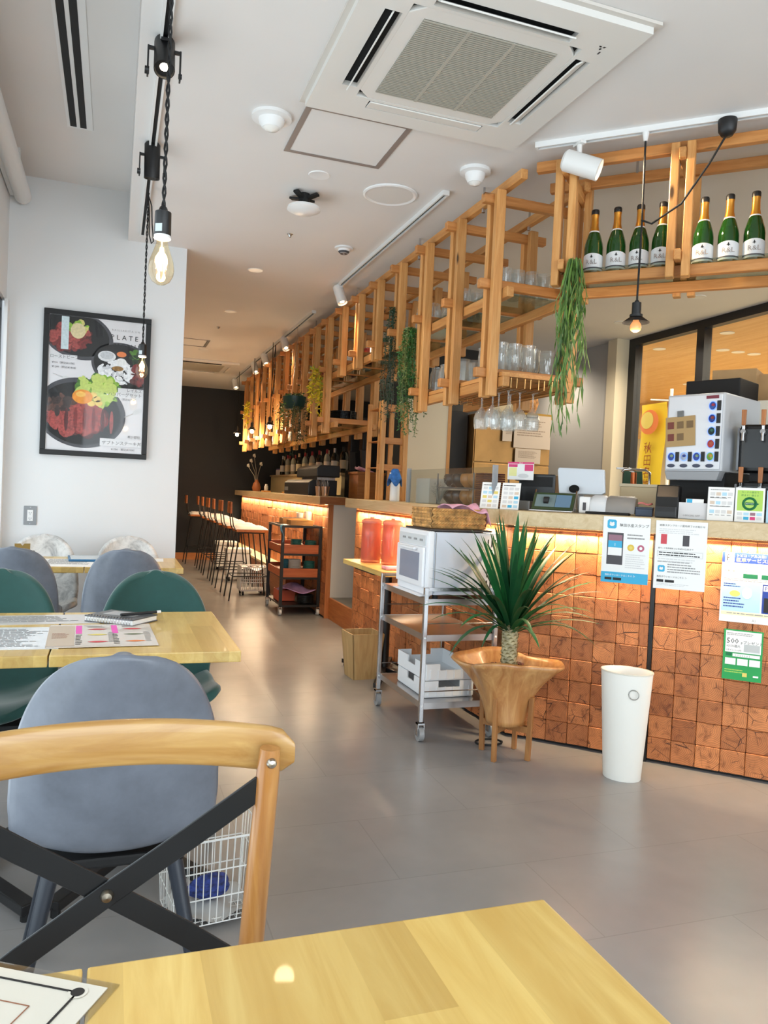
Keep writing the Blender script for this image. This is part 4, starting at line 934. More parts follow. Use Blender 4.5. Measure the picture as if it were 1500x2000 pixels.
n1 = notice('notice_sheet', 'white app notice with phone picture and blue footer hanging from the worktop', 'notice', .463, -.1255, .851, .213, .31, PAPER)
app_icon(n1, .04, .275, .021); lettering(n1, [('秋田水産スタンプ', .075, .266, .0165)], INK)
patch(n1, 0, .213, 0, .05, SKY); lettering(n1, [('無料ダウンロードはこちら ▷', .018, .032, .0105)], PAPER, 'footer_lettering', .0008)
patch(n1, .018,.05,.012,.024, INK, lift=.0007); patch(n1, .056,.094,.012,.024, INK, lift=.0007)
patch(n1, .022,.095,.085,.235, DGREY); patch(n1, .027,.09,.195,.225, MAUVE, lift=.0007); patch(n1, .027,.09,.165,.197, SKY, lift=.0008); patch(n1,.027,.09,.128,.165,PAPER,lift=.0008); lettering(n1,[('1',.053,.172,.02)],PAPER,'phone_lettering',.001)
rows(n1,.112,.235,.08,.03,2,INKG,61); disc(n1,.130,.168,.0155,.0155,GOLD); disc(n1,.130,.168,.008,.008,YELP,lift=.0007); disc(n1,.175,.168,.0155,.0155,ROSE); disc(n1,.175,.168,.007,.007,PAPER,lift=.0007); rows(n1,.108,.14,.09,.07,7,LGY,62)
n2 = notice('notice_sheet', 'white text notice with red and grey card pictures hanging from the worktop', 'notice', .700, -.1255, .843, .22, .312, PAPER)
lettering(n2, [('紙製スタンプカード配布終了のお知らせ', .016, .287, .0108)], INK); rows(n2,.016,.278,.185,.026,3,LGY,63)
patch(n2,.024,.05,.205,.25,flat('card_red_print',(206,72,84),.5)); patch(n2,.118,.146,.2,.248,DGREY); lettering(n2,[('紙カード会員期限 2021年8月31日(金)まで',.014,.183,.0082)],INK,'body_lettering'); rows(n2,.018,.172,.185,.022,2,INK,64)
fl_ = B()
for a, b_ in (((.012,.148),(.205,.148)),((.012,.174),(.205,.174)),((.012,.148),(.012,.174)),((.205,.148),(.205,.174))): fl_.bar((*a,.0005),(*b_,.0005),.0007,.0003)
fl_.obj('text_frame', INKG, n2); rows(n2,.016,.142,.19,.02,2,LGY,65); app_icon(n2,.032,.092,.015); rows(n2,.058,.118,.14,.045,4,INKG,66); rows(n2,.014,.128,.19,.008,1,INKG,67); lettering(n2,[('無料ダウンロードはこちら ＞',.014,.052,.0098)],INK,'footer_lettering'); patch(n2,.014,.044,.03,.042,INK); patch(n2,.05,.09,.03,.042,INK); rows(n2,.014,.026,.15,.012,2,LGY,68)
n3 = notice('notice_sheet', 'laminated parking service notice with blue heading on the timber blocks', 'notice', .983, -.024, .71, .42, .316, PAPER)
patch(n3,0,.42,.27,.316,NAVY); patch(n3,.012,.05,.272,.312,PAPER,lift=.0006); lettering(n3,[('P',.018,.277,.042)],INK,'parking_letter',.0009)
lettering(n3,[('トピコ・アルス第1・駐車場',.058,.298,.0145)],PAPER,'heading_lettering',.0008); lettering(n3,[('駐車サービス認証機のご案内',.058,.276,.021)],YELP,'heading_lettering',.0008)
lettering(n3,[('トピコ・アルスで お買上合計 2,000円以上',.014,.246,.0155),('駐車上屋に応じて割引サービスいたします。',.014,.228,.0105)],INK,'body_lettering')
patch(n3,.014,.075,.202,.222,LGY); patch(n3,.09,.15,.202,.222,DGRN); patch(n3,.165,.22,.202,.222,DGRN); rows(n3,.012,.2,.28,.014,2,INKG,71)
patch(n3,.006,.165,.05,.18,PBLUE); rows(n3,.012,.178,.07,.02,2,NAVY,72); disc(n3,.06,.13,.022,.014,YELP,lift=.0008); disc(n3,.11,.135,.02,.026,PAPER,lift=.0008); rows(n3,.014,.115,.09,.05,4,NAVY,73); patch(n3,.172,.41,.05,.18,NAVY); patch(n3,.176,.2,.15,.175,PAPER,lift=.0006); lettering(n3,[('P',.18,.152,.026)],NAVY,'parking_letter',.0009); patch(n3,.18,.4,.055,.12,INK,lift=.0006); patch(n3,.006,.41,.032,.047,flat('cream_strip_print',(240,232,190),.5)); rows(n3,.03,.045,.3,.01,1,INKG,74); lettering(n3,[('AS',.135,.008,.016)],INKG,'footer_lettering')
n4 = notice('notice_sheet', 'small green points flyer below the parking notice', 'flyer', 1.008, -.024, .448, .162, .228, LEAF)
patch(n4,.008,.155,.125,.222,PAPER); lettering(n4,[('500',.012,.165,.034),('pプレゼント',.072,.167,.0165)],INK); lettering(n4,[('+3.5%還元',.012,.148,.013),('1ポイント=1円',.012,.131,.0095)],INK,'body_lettering'); rows(n4,.012,.215,.13,.014,2,INKG,75)
patch(n4,.085,.15,.132,.165,flat('card_silver_print',(190,194,194),.4),lift=.0007); patch(n4,.012,.036,.108,.122,DGRN,lift=.0007); patch(n4,.04,.152,.106,.12,PAPER,lift=.0007); lettering(n4,[('1 1 2 0 1 0 1',.05,.108,.012)],INKG,'number_lettering',.0010)
for k in range(3): patch(n4,.01+.05*k,.054+.05*k,.068,.098,PAPER,lift=.0007); rows(n4,.016+.05*k,.094,.03,.02,2,INKG,76+k)
rows(n4,.01,.05,.1,.02,2,LIME,79); patch(n4,.084,.103,.018,.036,YELP,lift=.0007); patch(n4,.128,.15,.02,.028,PAPER,lift=.0007)
# ---------------------------------------------------------------- card stands and machines on the worktop (48 = local frame: x right, y back, z up)
def on45(name, label, cat, s, d, rz=0, group=None, z=WZ): return thing(name, label, cat, c45(s, d, z), RZ+R(rz), group)
def stand(label, s, d, w, h, tilt=12, mat=PAPER):
    t = thing('card_stand', label, 'card stand', c45(s, d, WZ), 0, 'acrylic card stands', rot=(R(90-tilt), 0, RZ)); B().box(0,w,0,h,-.0015,0).obj('card', mat, t)
    B().box(-.002,w+.002,-.0005,h+.002,-.004,-.0016).obj('acrylic_back', glass('acrylic', (245,250,250), .03, .08), t)
    b = B().box(0,w,0,.004,-.075,-.004); b.obj('acrylic_foot', MATS['acrylic'], t, rot=(R(tilt),0,0)); return t
a1 = stand('white card stand listing payment marks in rows, left of the green one', .905, .01, .112, .158)
rows(a1,.01,.15,.095,.008,1,INKG,81); rows(a1,.01,.11,.095,.006,1,INK,82); rows(a1,.01,.07,.095,.006,1,INK,83)
for r_ in range(3):
    for c_ in range(4): patch(a1,.01+.025*c_,.03+.025*c_,.118-.042*r_,.134-.042*r_,(LGY,TAN,PBLUE,LGY)[(c_+r_)%4]); rows(a1,.01+.025*c_,.114-.042*r_,.018,.008,1,INKG,84+c_+4*r_)
a2 = stand('card stand with green circle mark on lime ground', 1.022, .01, .122, .16)
patch(a2,.008,.114,.052,.148,LIME); lettering(a2,[('カードの提示で',.061,.135,.0105,'CENTER'),('貯まる！使える',.061,.12,.0105,'CENTER')],DGRN)
B().tube([(.06+.026*math.cos(a),.085+.026*math.sin(a),.001) for a in [k*math.pi/14 for k in range(28)]],.0055,4,closed=True).obj('printed_ring',DGRN,a2); B().add([(.084,.094,.0012),(.1,.085,.0012),(.084,.076,.0012)],[(0,1,2)]).obj('printed_arrow',DGRN,a2); patch(a2,.042,.08,.079,.091,DGRN,lift=.0014); lettering(a2,[('JRE POINT',.061,.0822,.0072,'CENTER')],PAPER,'ring_lettering',.0018)
for k in range(8): patch(a2,.01+.027*(k%4),.032+.027*(k%4),.03-.02*(k//4),.044-.02*(k//4),(LGY,PBLUE,MAUVE,PBLUE,LGY,SKY,MAG,LGY)[k])
a3 = stand('pale blue card stand at the right picture edge', 1.152, .01, .10, .15, 12, PBLUE); rows(a3,.01,.13,.08,.1,6,NAVY,91)
of = on45('leaflet_holder', 'clear leaflet holder of white app cards beside the card terminal', 'leaflet holder', .779, .025)
o_ = B().box(0,.125,0,.003,.0,.078).obj('card', flat('holder_grey', (214,214,216), .4), of); o_.rotation_euler = (R(-10),0,0); o_ = B().box(.03,.108,.008,.011,.02,.098).obj('inner_card', PAPER, of); o_.rotation_euler = (R(-10),0,0)
B().box(0,.125,-.012,.06,0,.003).obj('holder_base', MATS['acrylic'], of); t_ = lettering(of,[('OFFICIAL APP',.02,.012,.0125)],INKG); t_.rotation_euler=(R(80),0,0); t_.location=(0,-.001,0)
t_ = B().quad((.034,0,0),(.058,0,0),(.058,.045,0),(.034,.045,0)).quad((.064,0,.0),(.102,0,0),(.102,.022,0),(.064,.022,0)).obj('printed_panel',SKY,of); t_.rotation_euler=(R(80),0,0); t_.location=(0,.0165,.05)
ctm = on45('card_terminal', 'black upright card payment terminal with pale screen label', 'card terminal', .672, .05)
B().prism([(0,0),(.17,0),(.17,.05),(.15,.152),(.05,.158),(.022,.10)], .0, .105, lambda x,y,z: (z, x-.02, y)).obj('terminal_body', flat('terminal_black', (18,18,19), .3), ctm, bevel=.006)
t_ = B().quad((.03,0,.001),(.09,0,.001),(.09,.06,.001),(.03,.06,.001)).obj('screen_label', flat('label_pale_blue', (214,232,240), .3), ctm); t_.rotation_euler=(R(64),0,0); t_.location=(0,.003,.085)
t_ = B().quad((.052,.012,.0016),(.07,.012,.0016),(.07,.05,.0016),(.052,.05,.0016)).obj('printed_phone', SKY, ctm); t_.rotation_euler=(R(64),0,0); t_.location=(0,.003,.085)
B().box(.005,.10,-.05,-.01,.0,.055).obj('pin_pad', flat('terminal_black2', (26,26,28), .4), ctm, bevel=.004); B().box(.01,.095,-.052,-.049,.03,.05).obj('pad_slot', INK, ctm)
bb_ = on45('small_box', 'small dark blue box next to the rounded grey printer', 'box', .572, .115); B().box(0,.082,0,.06,0,.045).obj('box_body', flat('slate_blue', (58,72,96), .4), bb_, bevel=.004); B().box(-.001,.083,-.001,.061,.034,.046).obj('box_lid', flat('slate_lid', (44,54,74), .4), bb_, bevel=.003)
pc = on45('cloth', 'small folded pink cloth lying on the dark blue box', 'cloth', .578, .12, 0, None, WZ+.047); o_ = B().grid(lambda u,v: (.005+.065*u,.008+.04*v,.01+.004*math.sin(7*u)),8,5).obj('folded_cloth', flat('coral_cloth', (216,128,120), .9), pc, smooth=60); m_=o_.modifiers.new('t','SOLIDIFY'); m_.thickness=.009
pr = on45('receipt_printer', 'rounded white and grey printer with black paper tray', 'printer', .293, .11)
def prs(b, x0, x1, sc=1):
    n = 14; vs = []
    for x, k in ((x0,.9),(x0+.012,1),(x1-.012,1),(x1,.9)):
        for i in range(n+1): a = math.pi*i/n; vs.append((x, .075-.075*math.cos(a)*k, .008+.088*k*math.sin(a)**.75))
    fs = [(r*(n+1)+i, r*(n+1)+i+1, (r+1)*(n+1)+i+1, (r+1)*(n+1)+i) for r in range(3) for i in range(n)]+[tuple(range(n+1)), tuple(3*(n+1)+i for i in range(n,-1,-1))]+[(0,(n+1),2*(n+1),3*(n+1),3*(n+1)+n,2*(n+1)+n,n+1+n,n)]
    b.add(vs, fs); return b
prs(B(),.055,.135).obj('white_cover', flat('printer_white', (226,228,230), .35), pr, smooth=50); prs(B(),.133,.275).obj('grey_cover', flat('printer_taupe', (150,144,138), .4), pr, smooth=50); B().box(.0,.055,.01,.14,.0,.085).obj('paper_feed', WHITE, pr, bevel=.008); B().box(.02,.036,.008,.0105,.015,.055).obj('feed_slot', DGREY, pr); B().box(.045,.255,-.05,.03,.0,.012).obj('paper_tray', BLACKM, pr, bevel=.004)
mo = on45('register_monitor', 'white register monitor seen from behind, tilted on its stand', 'monitor', .155, .30)
o_ = B().prism([(-.03,0),(.195,0),(.215,.012),(.20,.14),(-.045,.145),(-.05,.13)],0,.03,lambda x,y,z:(x+.02,z,y)).obj('monitor_shell', flat('monitor_pale', (214,222,230), .35), mo, bevel=.008); o_.rotation_euler=(R(-14),0,R(0)); o_.location=(0,.0,.10)
B().prism([(.02,0),(.16,0),(.15,.09),(.03,.09)],-.012,0,lambda x,y,z:(x+.02,z,y+.115)).obj('rear_bulge', MATS['monitor_pale'], mo, bevel=.006).rotation_euler=(R(-14),0,0)
disc_ = B().lathe([(0,0),(.028,0)],20,sy=.8).obj('cable_opening', BLACKM, mo); disc_.rotation_euler=(R(76),0,0); disc_.location=(.075,-.016,.125)
B().box(.05,.15,.02,.12,0,.02).box(.085,.115,.05,.07,.02,.13).obj('stand', flat('monitor_stand', (180,186,192), .4), mo, bevel=.004)
tbk = on45('order_tablet', 'order tablet with dark green frame propped on a chrome stand', 'tablet', .05, .10)
o_ = B().box(0,.215,0,.012,0,.11).obj('tablet_frame', flat('tablet_green', (58,74,48), .35), tbk, bevel=.004); o_.rotation_euler=(R(-38),0,0); o_.location=(0,0,.012)
o_ = B().box(.015,.118,-.0015,0,.015,.095).obj('screen_left', flat('screen_photo', (120,138,140), .15), tbk); o_.rotation_euler=(R(-38),0,0); o_.location=(0,0,.012); o_ = B().box(.12,.20,-.0015,0,.015,.095).obj('screen_right', flat('screen_blue_grey', (96,122,144), .15, emit=(96,122,144), es=.25), tbk); o_.rotation_euler=(R(-38),0,0); o_.location=(0,0,.012)
o_ = B().cyl((.06,-.002,.055),(.085,-.002,.055),.02,seg=16).obj('screen_picture', INK, tbk); o_.rotation_euler=(R(-38),0,0); o_.location=(0,0,.012)
for x in (.0,.215): B().tube([(x,-.03,.004),(x,.02,.006),(x,.09,.11),(x,.12,.004)],.004,6).obj('stand_wire',CHR,tbk,smooth=60)
B().cyl((0,-.03,.004),(.215,-.03,.004),.004,seg=6).obj('stand_wire',CHR,tbk,smooth=60)
bpn = on45('black_printer', 'black boxy printer behind the order tablet', 'printer', -.09, .34); B().box(0,.205,0,.15,.0,.20).obj('printer_body', flat('printer_black', (24,24,26), .3), bpn, bevel=.006); B().box(.01,.19,-.003,0,.13,.185).obj('front_flap', BLACKM, bpn); B().cyl((.17,-.004,.09),(.17,0,.09),.004,seg=8).obj('lamp', WHITE, bpn); B().box(.0,.10,-.12,-.02,0,.05).obj('side_module', flat('module_grey',(150,148,146),.3,.4), bpn, bevel=.004)
for k,(s_,rz_,lb) in enumerate(((-.232,0,'white two-part price sign stand, left panel'),(-.118,0,'white price sign stand with blue pictures, right panel'))):
    t = stand(lb, s_, .10, .102 if k==0 else .10, .145, 14); rows(t,.008,.135,.085,.01,1,INK,101+k)
    for r_ in range(5):
        for c_ in range(3): patch(t,.01+.03*c_,.033+.03*c_,.105-.024*r_,.12-.024*r_,random.Random(k*40+r_*3+c_).choice([LGY,PBLUE,TAN,LGY,YELP if k==0 else SKY,LGY]))
cal = thing('desk_calendar', 'pink and white calendar card above the price signs', 'calendar', c45(-.145,.30,1.33), 0, None, rot=(R(90),0,RZ)); B().box(0,.147,0,.098,-.002,0).obj('card', PAPER, cal); patch(cal,0,.147,.088,.098,MAG); patch(cal,.005,.055,.07,.085,MAG); patch(cal,.096,.143,.05,.085,MAG); patch(cal,.008,.052,.02,.068,flat('pale_yellow_print',(236,232,160),.5)); disc(cal,.09,.022,.03,.012,LGY); lettering(cal,[('SALE',.073,.0895,.009,'CENTER')],PAPER,'heading_lettering',.0008)
B().box(.06,.09,-.006,-.002,-.163,.05).obj('support_strut', BLACKM, cal)
# acrylic screen on the side counter
ac = thing('acrylic_screen', 'clear acrylic sneeze screen along the side counter edge', 'screen', (1.93, 3.72, WZ)); B().box(0,.006,0,1.30,0,.225).obj('screen_sheet', glass('screen_acrylic', (240,245,246), .03, .05), ac)
for y in (0,1.285): B().box(-.01,.016,y,y+.018,0,.235).obj('edge_post', flat('acrylic_edge', (208,214,222), .1, trans=.6), ac)
# crockery behind the screen
rkk = thing('dish_rack', 'black two-tier dish rack behind the acrylic screen', 'rack', (2.10,4.35,WZ))
for z in (.0,.105): B().box(-.12,.12,-.26,.28,z,z+.006).obj('tier', flat('rack_grey', (120,122,126), .4), rkk)
for sx in (-.115,.115):
    for sy in (-.255,.275): B().cyl((sx,sy,0),(sx,sy,.20),.005,seg=8).obj('rack_post', MATS['rack_grey'], rkk)
bowl = B().lathe([(.025,0),(.03,.004),(.055,.03),(.06,.055),(.056,.075),(.05,.085),(.03,.088),(0,.089)], 22)
bmD = bowl.mesh('bowl', flat('black_bowl', (58,58,62), .18, coat=.4), smooth=50); bmW = bowl.mesh('bowl', wood('bowl_wood', (206,146,84), (178,114,58), .8, .3, 'Z', coat=.3), smooth=50)
for k,(x,y,z,m,lb) in enumerate(((2.07,4.58,.112,bmD,'black lacquer bowl upturned on the upper tier, outer one'),(2.07,4.46,.112,bmD,'black lacquer bowl upturned on the upper tier, beside the wooden bowls'),(2.07,4.58,.007,bmD,'black lacquer bowl upturned on the lower tier, outer one'),(2.07,4.46,.007,bmD,'black lacquer bowl upturned on the lower tier, beside the wooden bowls'),(2.07,4.33,.112,bmW,'upturned wooden bowl on the upper tier beside the black bowls'),(2.07,4.22,.112,bmW,'upturned wooden bowl on the upper tier beside the ribbed stack'),(2.07,4.33,.007,bmW,'upturned wooden bowl on the lower tier beside the black bowls'),(2.07,4.22,.007,bmW,'upturned wooden bowl on the lower tier beside the ribbed stack'))): tag(inst('bowl', m, None, (x,y,WZ+z)), lb, 'bowl', 'bowls behind the acrylic screen')
for k in range(16): tag(B().box(1.99,2.13,3.98,4.08,0,.009).obj('coaster_tray', flat('maroon_tray', (98,44,40), .5), None, (0,0,WZ+.001+.0125*k), bevel=.002, bseg=1), 'thin dark red tray, %s from the bottom of the stack beside the wooden bowls' % ORD[k], 'tray', 'stacked trays')
wbx = tag(B().box(1.99,2.3,4.78,5.02,0,.17).obj('white_container', flat('container_white', (228,226,218), .5), None, (0,0,WZ), bevel=.006), 'plain white container behind the far end of the acrylic screen', 'container')
grs = thing('ornamental_grass', 'wispy silvery artificial sprig behind the acrylic screen', 'plant', (1.99,4.60,WZ)); b = B(); r_ = random.Random(8)
for i in range(46):
    a = r_.uniform(0,6.28); L = r_.uniform(.1,.2); lean = r_.uniform(.2,.9); b.tube([(0,0,0),(L*.4*lean*math.cos(a)*.5,L*.4*lean*math.sin(a),L*.5),(L*lean*math.cos(a)*.5,L*lean*math.sin(a),L*.85)],[.0014,.001,.0005],4)
    for j in range(5): t_=.4+.12*j; b.cbox(L*lean*math.cos(a)*.5*t_+r_.uniform(-.006,.006),L*lean*math.sin(a)*t_+r_.uniform(-.006,.006),L*.88*t_,.004,.004,.004)
o_ = b.obj('sprigs', flat('silver_sprig', (170,174,168), .6), grs); o_['kind']='stuff'
sp = thing('spray_bottle', 'white spray bottle with a blue cloth over its head on the side counter', 'bottle', (2.01,5.50,WZ)); B().lathe([(0,0),(.036,0),(.038,.01),(.036,.13),(.018,.16),(.016,.19),(0,.19)],24).obj('bottle_body', flat('bottle_translucent', (228,232,236), .3), sp, smooth=45); B().box(-.045,.02,-.012,.012,.185,.215).obj('trigger_head', WHITE, sp, bevel=.004)
bc2 = thing('cloth', 'blue cloth draped over the white spray bottle', 'cloth', (2.01,5.50,WZ+.16)); o_ = B().grid(lambda u,v: ((.016+.042*v)*math.cos(6.283*u)+.006*math.sin(12*u), (.016+.042*v)*math.sin(6.283*u), .085-.02*v-.085*v**2*(1+.35*math.sin(18.8*u+1))),28,8).obj('draped_cloth', flat('royal_blue_cloth', (58,116,190), .9, var=.2, vs=30), bc2, smooth=60); m_=o_.modifiers.new('t','SOLIDIFY'); m_.thickness=.003
# pine shelf ladder standing on the side counter
ld = thing('pine_shelf', 'narrow pine ladder shelf standing on the side counter by the spray bottle', 'shelf', (1.97,5.72,WZ))
for x in (.0,.19):
    for y in (.0,.06,.34): B().box(x-.018,x+.018,y-.014,y+.014,0,.78).obj('upright', PINE, ld, bevel=.002, bseg=1)
for z in (.73,.47,.26): B().box(-.02,.21,.012,.042,z-.025,z+.025).obj('rung', PINEX, ld, bevel=.002, bseg=1); B().box(-.01,.2,.05,.34,z-.006,z).obj('shelf_board', PINEX, ld)
# ---------------------------------------------------------------- behind the register: sink, tap, drink machines
sk = on45('sink_unit', 'cream sink cabinet with small tap behind the register', 'sink', .43, .52, 0, None, 0); B().box(0,.235,0,.28,0,1.32).obj('cabinet', flat('sink_cream', (214,196,158), .5), sk, bevel=.006); B().box(-.004,.24,-.004,.284,1.32,1.335).obj('sink_rim', flat('sink_rim_cream', (226,212,180), .4), sk)
tp_ = B().tube([(.14,.1,1.335),(.14,.1,1.40),(.12,.09,1.415),(.01,.05,1.415),(.0,.045,1.40)],.008,8).obj('tap_spout',CHR,sk,smooth=60); B().cyl((.06,.07,1.335),(.06,.07,1.40),.016,seg=14).obj('tap_body',flat('copper_tap',(170,90,50),.3,.8),sk,smooth=40); B().tube([(.06,.07,1.40),(.02,.06,1.42),(-.03,.04,1.42)],.006,8).obj('tap_lever',WHITE,sk,smooth=60)
gb = on45('green_bag', 'dark green packet standing behind the tap', 'packet', .385, .89, 0, None, 0); B().prism([(0,0),(.12,0),(.11,.11),(.01,.13)],-.015,.015,lambda x,y,z:(x,z,y+1.31)).box(.01,.11,-.05,.05,0,1.31).obj('packet_body', flat('packet_green', (14,74,40), .45), gb, bevel=.004)
dm = on45('drink_dispenser', 'white drink dispenser with lit round flavour buttons', 'drink dispenser', .70, .36, -22)
B().box(0,.285,0,.40,.0,.235).obj('dispenser_base', BLACKM, dm, bevel=.006); B().box(-.005,.29,-.05,.42,.235,.62).obj('dispenser_cabinet', flat('dispenser_grey', (198,200,204), .35), dm, bevel=.008); B().box(.005,.28,-.058,-.05,.245,.61).obj('front_panel', flat('dispenser_white', (224,228,234), .3), dm, bevel=.003)
B().prism([(.0,.235),(.285,.235),(.27,.19),(.015,.19)],-.06,.05,lambda x,y,z:(x,z,y)).obj('drip_hood', flat('hood_grey', (150,152,156), .35), dm, bevel=.004)
bcols=[((70,110,190),(200,70,90)),((50,80,170),(190,80,60)),((30,60,60),(60,130,110)),((214,70,60),(230,120,90)),((150,200,80),(226,170,60))]
def btn(x,z,c,k):
    b = B().lathe([(0,0),(.0185,0),(.0195,-.004),(.0195,.001)],24,sy=1.15).obj('flavour_button', emis('button_glow', (110,150,235), .9), dm); b.rotation_euler=(R(90),0,0); b.location=(x,-.062,z)
    b2 = B().lathe([(0,.002),(.0165,.002)],24,sy=1.15).obj('button_face', flat('button_face_%d'%k, c[0], .3), b); b3 = B().lathe([(0,.003),(.009,.003)],18,sy=.8).obj('button_mark', flat('button_mark_%d'%k, c[1], .3), b); b3.location=(.003,.004,0)
    B().box(.021,.04,-.024,.024,-.002,0).obj('price_tab', INK, b)
for k in range(5): btn(.235,.555-.062*k,bcols[k],k)
for k in range(3): btn(.035+.066*k,.307,((60,90,180),(170,200,160)) if k!=1 else ((200,210,220),(60,90,190)),5+k)
for k in range(4): o_=B().lathe([(0,.002),(.02,.002),(.02,0)],20,sy=.45).obj('nozzle_label', flat('nozzle_navy',(34,40,70),.3), dm); o_.rotation_euler=(R(90),0,0); o_.location=(.035+.066*k,-.06,.262)
mn2 = B().box(0,.155,-.002,0,0,.15).obj('menu_card', flat('kraft_menu', (178,148,100), .6), dm); mn2.location=(.002,-.061,.355); mn2.rotation_euler=(0,R(-3),0)
for k in range(5): B().box(.012+.05*(k%3),.045+.05*(k%3),-.004,-.002,.09-.06*(k//3),.125-.06*(k//3)).obj('menu_print', flat('menu_maroon',(120,60,50),.6) if k in (0,3) else flat('menu_ink',(120,96,64),.6), mn2)
B().box(.065,.095,-.008,0,.148,.178).obj('clip', flat('clip_grey',(110,112,112),.4), mn2); B().box(.20,.262,-.0605,-.059,.59,.606).obj('machine_badge', flat('badge_maroon',(120,40,60),.4), dm)
kb = on45('black_box', 'black flat box on top of the drink dispenser', 'box', .78, .50, -20, None, WZ+.621); B().box(-.04,.24,0,.25,0,.10).obj('box_body', BLACKM, kb, bevel=.006)
cbx = on45('cardboard_box', 'brown cardboard carton above the black box', 'carton', .90, .72, -10, None, WZ+.622); CARD = flat('cardboard', (186,150,104), .8, var=.06, vs=5); B().box(-.06,.165,.07,.30,.0,.20).obj('carton_body', CARD, cbx); B().box(-.06,.165,.18,.187,.2,.2015).obj('tape', flat('parcel_tape',(200,170,120),.3), cbx); B().box(.02,.06,.068,.07,.12,.15).obj('label',PAPER,cbx)
cbx2 = on45('cardboard_box', 'tan cardboard carton at the right picture edge', 'carton', 1.13, .84, -10, None, WZ+.622); B().box(-.05,.36,0,.28,0,.18).obj('carton_body', CARD, cbx2)
cbx3 = on45('white_carton', 'white carton below the tan cardboard carton', 'carton', 1.12, .58, -10, None, WZ+.50); B().box(-.03,.34,0,.28,0,.125).obj('carton_body', flat('carton_white',(216,206,186),.7), cbx3); B().box(.2,.27,-.002,0,.03,.08).obj('label', TAN, cbx3)
shf = on45('steel_cabinet', 'steel back-bar cooler standing behind the beer taps', 'cooler', 1.09, .58, -10, None, 0); B().box(.0,.55,0,.40,0,WZ+.498).obj('cooler_body', flat('cooler_steel',(206,196,170),.35,.5), shf, bevel=.005); B().box(.02,.53,-.006,0,.2,WZ+.45).obj('cooler_door', flat('cooler_door_steel',(196,188,166),.35,.5), shf)
for row,(zt,h_) in enumerate(((1.40,.27),(1.175,.22))):
    bt_ = on45('beer_tower', 'black beer tap tower, %s one, with wooden handles' % ('upper' if row==0 else 'lower'), 'beer tap', 1.02, .25-.03*row, -6, 'beer tap towers', 0)
    B().box(0.0,.30,0,.10,zt,zt+h_-.035).obj('tower_body', flat('tower_black',(14,14,15),.25), bt_, bevel=.025, bseg=3); B().box(-.012,.0,.01,.09,zt+.01,zt+h_-.05).obj('tower_side', flat('tower_grey',(120,124,130),.4), bt_, bevel=.005)
    if row==1: B().box(.02,.28,.02,.08,WZ,zt).obj('tower_foot', BLACKM, bt_)
    else: B().box(.05,.25,.03,.07,1.17,zt).obj('tower_stem', BLACKM, bt_)
    for k in range(3):
        x=.0+.085*k+.02; f_=B().cyl((x,-.01,zt+h_-.08),(x,-.05,zt+h_-.075),.012,seg=12).cyl((x,-.045,zt+h_-.08),(x,-.05,zt+h_-.12),.008,seg=10).obj('faucet',CHR,bt_,smooth=40)
        B().cyl((x,-.03,zt+h_-.07),(x,-.035,zt+h_-.045),.008,seg=10).obj('faucet_neck',CHR,bt_,smooth=40); B().prism([(-.009,0),(.009,0),(.011,.075),(-.011,.075)],-.009,.009,lambda a,b_,c:(x+a,-.036+c,zt+h_-.045+b_)).obj('tap_handle', wood('tap_handle_wood',(186,118,62),(150,88,40),1,.4,'Z'), bt_, bevel=.003)
# banner and pole seen through the window
bn = thing('banner', 'yellow vertical shop banner hanging in the arcade beyond the window', 'banner', (5.35,6.80,0)); 
o_ = B().grid(lambda u,v:(.0+.02*math.sin(9*v),-.20+.40*u,.55+1.75*v),6,20).obj('banner_cloth', flat('banner_yellow',(238,208,50),.7), bn, smooth=60); o_.data.materials[0].node_tree.nodes['Principled BSDF'].inputs['Emission Color'].default_value=rgb(238,208,50)
for (y,z,ry,rz_,m) in ((.0,2.10,.15,.13,ORP),(.03,2.12,.10,.09,YELP)): B().add([(-.045-.002*(m is YELP),y+ry*math.cos(a),z+rz_*math.sin(a)) for a in [k*math.pi/12 for k in range(24)]],[tuple(range(24))]).obj('printed_motif',m,bn)
t_=lettering(bn,[('秋\n田\n名\n物',0,0,.13)],flat('banner_brown',(160,84,30),.6)); t_.rotation_euler=(R(90),0,R(-90)); t_.location=(-.04,.07,1.78)
B().box(-.045,-.04,-.11,.06,.62,1.12).obj('printed_strip',flat('banner_slate',(60,84,104),.6),bn); t_=lettering(bn,[('全\n国\n発\n送',0,0,.105)],PAPER,'strip_lettering'); t_.rotation_euler=(R(90),0,R(-90)); t_.location=(-.048,.03,1.0)
pol = thing('banner_pole', 'white banner pole standing beside the yellow banner', 'pole', (5.33,6.50,0)); B().cyl((0,0,.02),(0,0,2.42),.016,seg=12).obj('pole_tube',WHITE,pol,smooth=40); B().cyl((0,0,2.30),(0,.32,2.34),.008,seg=8).obj('cross_arm',WHITE,pol); B().lathe([(0,0),(.18,0),(.17,.05),(.05,.09),(0,.09)],24).obj('pole_base',WHITE,pol,smooth=40)
pstr = thing('shop_poster', 'pink and white shop poster on the arcade wall behind the banner', 'poster', (9.28,9.2,.9), 0, None, rot=(R(90),0,R(-90))); B().box(-.3,2.3,0,.75,0,.004).obj('sheet', flat('poster_pink',(244,200,180),.6), pstr); lettering(pstr,[('バル ア',.1,.3,.42)],flat('poster_orange',(226,150,40),.6),'lettering',.006)
tag(B().box(8.2,8.6,6.6,10.2,0,.85).obj('display_counter', flat('white_display',(240,238,232),.5), bevel=.01),'white display counter in the arcade beyond the window','counter')
